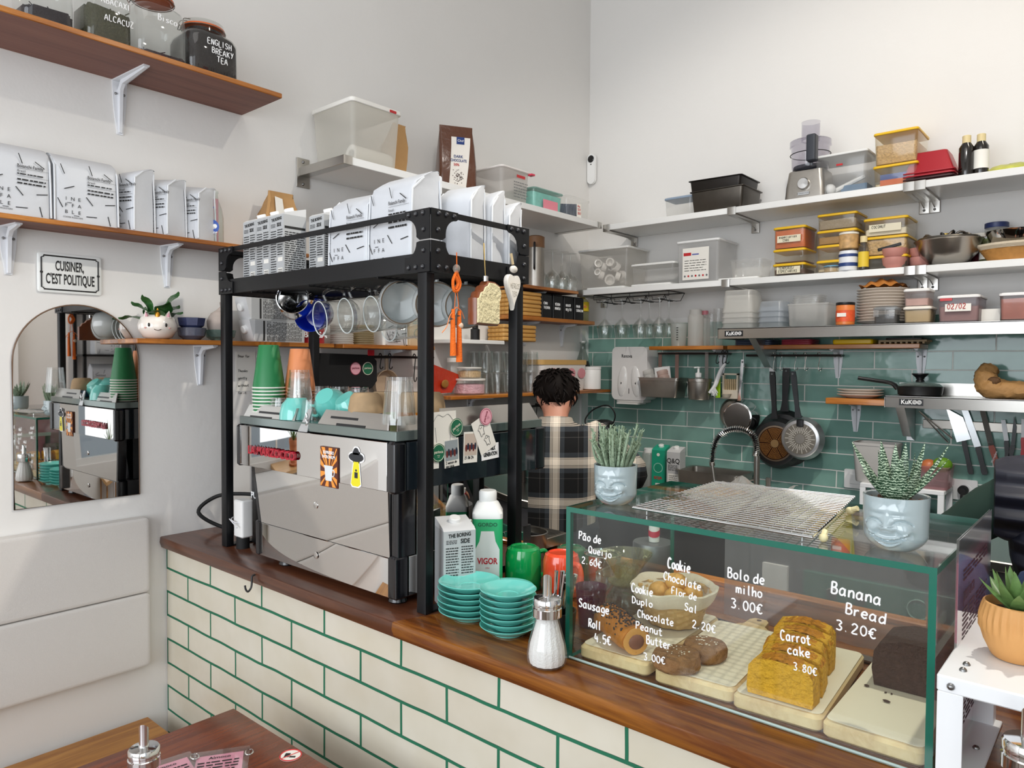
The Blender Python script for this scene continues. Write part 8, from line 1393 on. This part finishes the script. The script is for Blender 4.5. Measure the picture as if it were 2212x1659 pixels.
# white riser on back worktop with planter, fruit tub
x0,x1 = at_(1858,1060,3.26).x,at_(2040,1060,3.26).x; t = thing('white_riser','white metal riser on the back worktop under the grey planter','riser',((x0 + x1) / 2,3.33,BCZ)); w = (x1 - x0) / 2; rzt = Yp(1950,1052,3.26).z - BCZ; MB().box(-w,w,-.075,.11,rzt - .018,rzt,0,.002).obj('top',WM,t)
for x in (-w,w - .022):
    for y in (-.075,.09): MB().box(x,x + .022,y,y + .02,0,rzt - .018).obj('leg',WM,t)
m = MB(); m.lathe([(.035,0),(.04,.07),(.038,.07),(.033,.004),(0,.004)],24); one(m,'dark_pot',mat('3a332f',.4),'dark steel pot under the white riser on the back worktop','pot',((x0 + x1) / 2 + .05,3.33,BCZ))
rz_ = BCZ + rzt + .0005; xa,xb = at_(1838,980,3.27).x,at_(1935,980,3.27).x; T2 = tub('grey_planter','pale grey rectangular planter box behind the striped succulent','planter',xa,xb,3.27,3.40,rz_,Yp(1885,958,3.27).z - rz_,mat('b9b6b2',.5),None,.85,True,None,None,True,.02)
m = MB(); xa,xb = at_(1985,1000,3.27).x,at_(2050,1000,3.27).x; T3 = tub('fruit_tub','translucent pink tub holding a lime and an onion','tub',xa,xb,3.27,3.40,rz_,Yp(2015,1008,3.27).z - rz_,glass('e0b8bc',.88,.2,.7,.35),None,.88,True,None,None,True,.012); cxx = (xa + xb) / 2; zz = Yp(2015,1008,3.27).z
m = MB(); m.sphere((0,0,0),.033,18,0,(1.1,1,.92)); one(m,'lime',mat('5f8a1e',.4,bump=.2,bscale=200),'dark green lime lying in the pink tub','fruit',(cxx + .022,3.315,zz + .005)); m = MB(); m.sphere((0,0,0),.03,18); one(m,'onion',mat('b8683c',.4),'orange-brown onion beside the lime in the pink tub','vegetable',(cxx - .026,3.315,zz - .006))
# wine glass rack under the middle shelf with six hanging glasses
t = thing('glass_rack','black wire wine-glass rack fixed under the middle white shelf','glass rack',(0,0,0)); gz = 1.957; xs0,xs1 = Yp(1283,640,3.26).x,Yp(1445,640,3.26).x; m = MB(); m.box(xs0,xs1,3.255,3.262,gz,gz + .004); m.box(xs0,xs1,3.42,3.427,gz,gz + .004); m.box(xs0,xs0 + .006,3.255,3.427,gz,gz + .004); m.box(xs1 - .006,xs1,3.255,3.427,gz,gz + .004); m.obj('frame',BLKM,t); nn = 4; sp_ = (xs1 - xs0) / nn
for k in range(nn + 1):
    x = xs0 + sp_ * k; m = MB(); e = .011
    for s_ in ((1,) if k == 0 else ((-1,) if k == nn else (-1,1))): m.tube([(x,3.258,gz),(x,3.258,gz - .022),(x + s_ * .020,3.258,gz - .022),(x + s_ * .020,3.258,gz - .036),(x + s_ * .048,3.258,gz - .036),(x + s_ * .048,3.42,gz - .036),(x + s_ * .020,3.42,gz - .036),(x,3.42,gz)],.0018,5)
    m.obj('wire_channel',BLKM,t)
wv0 = None
for k,(ch,y,l) in enumerate(((0,3.285,'first stemmed glass hanging by the room corner'),(1,3.275,'second stemmed glass from the room corner'),(2,3.275,'third stemmed glass hanging above the towel dispenser'),(2,3.36,'stemmed glass hanging behind the third one'),(3,3.27,'fourth stemmed glass along the rack front'),(3,3.365,'last stemmed glass at the rack end near the wall'))):
    xx = xs0 + sp_ * (ch + .5)
    if wv0 is None: m = MB(); m.lathe([(.032,0),(.032,-.001),(.005,-.005),(.0036,-.09),(.009,-.098),(.042,-.135),(.044,-.145),(.034,-.198),(.0328,-.198),(.0425,-.146),(.040,-.137),(.004,-.100)],36); wv0 = one(m,'wine_glass',WG,l,'glass',(xx,y,gz - .0295),group='wine glasses in the hanging rack')
    else: dup(wv0,l,(xx,y,gz - .0295))
# ================================================================== PEOPLE
def skin(name,nodes,edges,mt,parent,sub=2):
    keys = list(nodes); me = bpy.data.meshes.new(name); me.from_pydata([nodes[k][0] for k in keys],[(keys.index(a),keys.index(b)) for a,b in edges],[]); o = bpy.data.objects.new(name,me); COL.objects.link(o)
    md = o.modifiers.new('s','SKIN'); md.use_smooth_shade = True; sd = me.skin_vertices[0].data
    for i,k in enumerate(keys): r_ = nodes[k][1]; sd[i].radius = r_ if isinstance(r_,tuple) else (r_,r_); sd[i].use_root = (i == 0)
    o.modifiers.new('u','SUBSURF').levels = sub; o.modifiers['u'].render_levels = sub
    m2 = bpy.data.meshes.new_from_object(o.evaluated_get(bpy.context.evaluated_depsgraph_get())); m2.materials.clear(); m2.materials.append(mt); bpy.data.objects.remove(o)
    o = bpy.data.objects.new(name,m2); COL.objects.link(o); o.parent = parent; m2.polygons.foreach_set('use_smooth',[True] * len(m2.polygons)); return o
def chain(*k): return list(zip(k[:-1],k[1:]))
def figure(label,loc,face,J,top,skinm,trous,hairm,headlean=.05,sleeves=None,vest=None):
    """standing figure; local +y = facing direction, x = its own side axis. J: joint overrides."""
    t = thing('person',label,'person',loc,face); V = Vector; b = {'pelvis': (V((0,0,.90)),.11),'waist': (V((0,.01,1.04)),.10),'chest': (V((0,.03,1.20)),.105),'neck0': (V((0,.04,1.335)),.055),'neck1': (V((0,.055 + headlean * .5,1.375)),.052),'head0': (V((0,.07 + headlean,1.425)),.073),'head1': (V((0,.075 + headlean * 1.4,1.475)),.077),'head2': (V((0,.07 + headlean * 1.4,1.515)),.055),'nose': (V((0,.175 + headlean * 1.4,1.45)),.010)}
    E = chain('pelvis','waist','chest','neck0','neck1','head0','head1','head2') + [('head0','nose')]
    for s,n in ((-1,'l'),(1,'r')):
        b['ear' + n] = (V((.086 * s,.065 + headlean,1.452)),(.010,.018)); E.append(('head0','ear' + n)); b['sh' + n] = (V((.17 * s,.03,1.295)),.055)
        b['el' + n] = (V((.26 * s,.02,1.06)),.042); b['wr' + n] = (V((.18 * s,.26,.98)),.028); b['pa' + n] = (V((.16 * s,.33,.975)),(.036,.016)); E += chain('chest','sh' + n,'el' + n,'wr' + n,'pa' + n)
        b['hip' + n] = (V((.09 * s,0,.84)),.085); b['kn' + n] = (V((.10 * s,.02,.48)),.058); b['an' + n] = (V((.10 * s,-.01,.09)),.038); b['toe' + n] = (V((.11 * s,.13,.035)),.034); E += chain('pelvis','hip' + n,'kn' + n,'an' + n,'toe' + n)
    for k,v in J.items(): b[k] = (V(v),b[k][1])
    for s,n in ((-1,'l'),(1,'r')):
        w_,p_ = b['wr' + n][0],b['pa' + n][0]; d = (p_ - w_).normalized(); sd = V((0,0,1)).cross(d).normalized()
        for i,(off,L) in enumerate(((-.028,.062),(-.010,.075),(.010,.070),(.027,.055))):
            a = p_ + d * .03 + sd * off; b['f%d%s' % (i,n)] = (a,.0095); b['g%d%s' % (i,n)] = (a + d * L * .6 - V((0,0,.012)),.0085); b['h%d%s' % (i,n)] = (a + d * L - V((0,0,.034)),.007); E += chain('pa' + n,'f%d%s' % (i,n),'g%d%s' % (i,n),'h%d%s' % (i,n))
        a = w_.lerp(p_,.5) - sd * .034 * s; b['t0' + n] = (a,.011); b['t1' + n] = (a + d * .045 - sd * .015 * s - V((0,0,.01)),.008); E += chain('pa' + n,'t0' + n,'t1' + n)
    skin('body',b,E,skinm,t)
    g = lambda k,dr: (b[k][0],tuple(q + dr for q in (b[k][1] if isinstance(b[k][1],tuple) else (b[k][1],) * 2)))
    def torso(k,zs=((.845,.178,.135),(.95,.172,.13),(1.06,.172,.125),(1.18,.198,.13),(1.265,.205,.115),(1.305,.175,.095),(1.335,.11,.078),(1.352,.072,.064))):
        return [[(w_ * k * (abs(math.cos(a)) ** .8) * (1 if math.cos(a) > 0 else -1),.02 + d_ * k * math.sin(a) + .004 * math.sin(6 * a + z * 40),z) for a in [2 * PI * j / 36 for j in range(36)]] for z,w_,d_ in zs]
    m = MB(); m.loft(torso(1.0),0,(True,False))
    for k in 'lr': a_,e_,w_ = b['sh' + k][0],b['el' + k][0],b['wr' + k][0]; P = spline([a_ + V((-.02 if k == 'r' else .02,0,-.02)),a_.lerp(e_,.12),e_,e_.lerp(w_,.97)],6); m.tube(P,.06,18,radii=[.074 - .03 * i / (len(P) - 1) + .003 * math.sin(i * 1.9) for i in range(len(P))])
    m.obj('shirt',top,t)
    if vest: m = MB(); m.loft(torso(1.13),0,(True,False)); [m.loft([[tuple(b['sh' + k][0] + V(((.035 + o) * s,r_ * math.cos(q),-.012 + r_ * math.sin(q)))) for q in [2 * PI * j / 24 for j in range(24)]] for o,r_ in ((-.05,.115),(-.01,.108),(.012,.098),(.014,.088))]) for k,s in (('l',-1),('r',1))]; m.obj('vest',vest,t)
    m = MB(); c = b['neck0'][0]; n = 28; m.loft([[tuple(c + V((r_ * math.cos(a),r_ * .92 * math.sin(a) - .004,z - .012 * math.sin(a)))) for a in [2 * PI * j / n for j in range(n)]] for r_,z in ((.092,-.040),(.074,.0),(.066,.028),(.070,.030),(.082,-.002),(.098,-.036))],0,(False,False)); m.obj('collar',top if not vest else vest,t)
    skin('trousers',{k: g(k,.022) for k in ('pelvis','hipl','hipr','knl','knr','anl','anr')},chain('pelvis','hipl','knl','anl') + chain('pelvis','hipr','knr','anr'),trous,t)
    for k in 'lr': m = MB(); q = b['an' + k][0]; m.loft([rrect(q.x - .045 * w_,q.x + .045 * w_,q.y - .06,q.y - .06 + .25 * l_,.04,z,5) for w_,l_,z in ((1,1,.001),(1.05,1.02,.02),(.95,.95,.06),(.8,.5,.10))]); m.obj('shoe',RUBBER,t)
    # hair: a cap over the skull with tousled locks
    c = b['head1'][0]; m = MB(); rings = []; n = 30
    for i in range(13):
        ph = .02 + i / 12 * 2.55; ring = []
        for j in range(n):
            a = 2 * PI * j / n; front = max(0,math.sin(a)); lim = min(ph,2.57 - 1.7 * front ** .7); k = 1 + .04 * math.sin(5 * a + 3 * ph) + random.uniform(-.012,.012)
            ring.append(tuple(c + V((.089 * math.sin(lim) ** .8 * math.cos(a) * k,.104 * math.sin(lim) ** .8 * math.sin(a) * k - .008,.004 + .088 * math.cos(lim) * k))))
        rings.append(ring)
    m.loft(rings)
    for k in range(190):
        a = random.uniform(0,2 * PI); lim = random.uniform(.1,2.4 - 1.55 * max(0,math.sin(a)) ** .7); q = c + V((.090 * math.sin(lim) ** .8 * math.cos(a),.105 * math.sin(lim) ** .8 * math.sin(a) - .008,.004 + .089 * math.cos(lim))); tn = V((math.cos(a) * math.cos(lim),math.sin(a) * math.cos(lim),-math.sin(lim))); tw = V((-math.sin(a),math.cos(a),0)) * random.uniform(-.8,.8); o = (q - c).normalized()
        m.tube([q - o * .004,q + o * .006 + (tn + tw) * .016,q + o * random.uniform(.0,.012) + (tn + tw) * .034],.004,5,radii=[.006,.0045,.0008])
    m.obj('hair',hairm,t); m = MB()
    for s in (-1,1): m.sphere(b['head0'][0] + V((.030 * s,.088,.042)),.011,10)
    m.obj('eyes',mat('e8e2da',.2),t); m = MB(); m.tube([b['head0'][0] + V((x,.088 - 18 * x * x,-.028)) for x in (-.022,-.01,0,.01,.022)],.004,6); m.obj('mouth',mat('a5605a',.5),t); return t
def plaid():
    m,nt,b,L = base('plaid_flannel'); tc = N(nt,'ShaderNodeTexCoord'); sp = N(nt,'ShaderNodeSeparateXYZ'); L(tc.outputs['Object'],sp.inputs[0])
    def band(sock,per,stops,off):
        ad = N(nt,'ShaderNodeMath',operation='ADD'); ad.inputs[1].default_value = off; L(sock,ad.inputs[0]); mo = N(nt,'ShaderNodeMath',operation='FLOORED_MODULO'); mo.inputs[1].default_value = per; L(ad.outputs[0],mo.inputs[0]); dv = N(nt,'ShaderNodeMath',operation='DIVIDE'); dv.inputs[1].default_value = per; L(mo.outputs[0],dv.inputs[0]); r_ = ramp(nt,stops); r_.color_ramp.interpolation = 'CONSTANT'; L(dv.outputs[0],r_.inputs[0]); return r_.outputs[0]
    st = [(0,'0c0d10'),(.26,'6e6a66'),(.27,'0c0d10'),(.30,'0c0d10'),(.40,'4a5056'),(.52,'f4e8d8'),(.545,'14151a'),(.555,'f4e8d8'),(.58,'14151a'),(.59,'f4e8d8'),(.74,'14151a'),(.75,'e9dccb'),(.78,'4a5056'),(.9,'0c0d10')]
    mx = N(nt,'ShaderNodeMix',data_type='RGBA',blend_type='MIX'); mx.inputs[0].default_value = .5; L(band(sp.outputs[0],.155,st,5.06),mx.inputs[6]); L(band(sp.outputs[2],.165,st,5.02),mx.inputs[7])
    cv = N(nt,'ShaderNodeGamma'); cv.inputs[1].default_value = 1.15; L(mx.outputs[2],cv.inputs[0]); L(cv.outputs[0],b.inputs['Base Color']); b.inputs['Roughness'].default_value = .95; return m
SKIN = mat('c48a72',.5,sub=.1); HAIR = mat('120c0a',.7,spec=.15,noise=.3,nscale=60)
figure('person seen from behind with dark tousled hair in a black and white plaid shirt',(.575,2.42,0),R(36),{'elr': (.335,.03,1.13),'wrr': (.20,.25,1.0),'par': (.17,.32,.985),'ell': (-.25,.06,1.06),'wrl': (-.26,.30,1.02),'pal': (-.26,.37,1.01)},plaid(),SKIN,mat('20242c',.8),HAIR,.045)
m_,nt_,b_,L_ = base('navy_quilted'); b_.inputs['Base Color'].default_value = lin('1a1d2b'); b_.inputs['Roughness'].default_value = .5; tc_ = N(nt_,'ShaderNodeTexCoord'); wv_ = N(nt_,'ShaderNodeTexWave',bands_direction='Z',wave_profile='SIN',i_Scale=5.5); L_(tc_.outputs['Object'],wv_.inputs[0]); bp_ = N(nt_,'ShaderNodeBump',i_Strength=.8,i_Distance=.03); L_(wv_.outputs[0],bp_.inputs['Height']); L_(bp_.outputs[0],b_.inputs['Normal'])
p2_ = figure('person in a navy quilted vest over dark green sleeves leaning behind the glass case',(2.415,2.16,0),R(8),{'ell': (-.40,.10,1.14),'wrl': (-.42,.30,1.02),'pal': (-.42,.37,1.0),'shl': (-.21,.04,1.335),'elr': (.30,.08,1.10)},mat('0f2b22',.85),SKIN,mat('20222a',.8),HAIR,.08,None,m_); p2_.scale = (1,1,.96)
# ================================================================== REST OF THE ROOM (seen in the mirror and the polished panels)
t = thing('window_table','pale wooden table at the shop window carrying a terracotta pot','table',(2.95,-.85,0)); MB().rbox(-.32,.32,-.55,.55,.73,.76,.004).obj('tabletop',wood('sunny_pine_wood',[(.3,'b58a5a'),(.6,'d3a873'),(.8,'dfba8a')],'y',.8,.4),t)
for x in (-.26,.26):
    for y in (-.48,.48): MB().rbox(x - .025,x + .025,y - .025,y + .025,0,.729,.004).obj('leg',PINE,t)
t = thing('terracotta_pot','large terracotta pot with green plant on the window table','plant pot',(2.88,-.92,.7605)); MB().lathe([(.13,0),(.15,.02),(.13,.022),(.10,.022),(.13,.17),(.14,.172),(.145,.21),(.135,.21),(.12,.18),(0,.18)],36).obj('pot',mat('c4805a',.8,noise=.12,nscale=12),t)
for i in range(14): m = MB(); leaf(m,(0,0,.18),2.4 * i,.5 + .05 * i,.28,.022,.006,-.6); m.obj('leaf',SPL,t)
t = thing('display_shelf','black metal shelf unit with coffee bags on the opposite wall','shelf',(3.19,2.42,0))
for x in (-.09,.09):
    for y in (-.55,0,.55): MB().box(x - .01,x + .01,y - .01,y + .01,0.001,2.3).obj('post',BLKM,t)
for z in (1.30,1.62,1.94): MB().box(-.1,.1,-.56,.56,z,z + .015).obj('shelf_board',BLKM,t)
for i,(z,y,k) in enumerate(((1.3155,-.40,0),(1.3155,-.13,1),(1.3155,.15,0),(1.3155,.40,1),(1.6355,-.38,0),(1.6355,-.12,0),(1.6355,.16,1),(1.6355,.42,1))):
    l = ('%s on the %s shelf of the black unit, position %d from the bar' % (('white coffee bag','kraft coffee bag')[k],('middle','lower')[z < 1.5],i % 4 + 1))
    if k: q = kraft_bag(l,(3.19,2.42 + y,z),-PI / 2,.17,.09,.25,'bags on the black shelf unit'); MB().box(-.05,.05,-.0475,-.0462,.03,.13).obj('label_panel',mat('e8dcdc',.6),q)
    else: coffee_bag(l,(3.19,2.42 + y,z),-PI / 2,.17,.25,.09,.3,'bags on the black shelf unit',seed=60 + i)
one(MB().rbox(-.05,.05,-.08,.08,0,.22,.005),'red_packet',mat('c23a44',.5),'tall red packet on the top shelf of the black unit','packet',(3.19,2.17,1.9555)); m = MB(); m.grid(lambda u,v: (3.275 - .02 * math.sin(u * 14),1.30 + .22 * u,2.2 - v * .95),16,8); one(m,'towel',mat('dedbd6',.9),'long white cloth hanging on the opposite wall','towel')
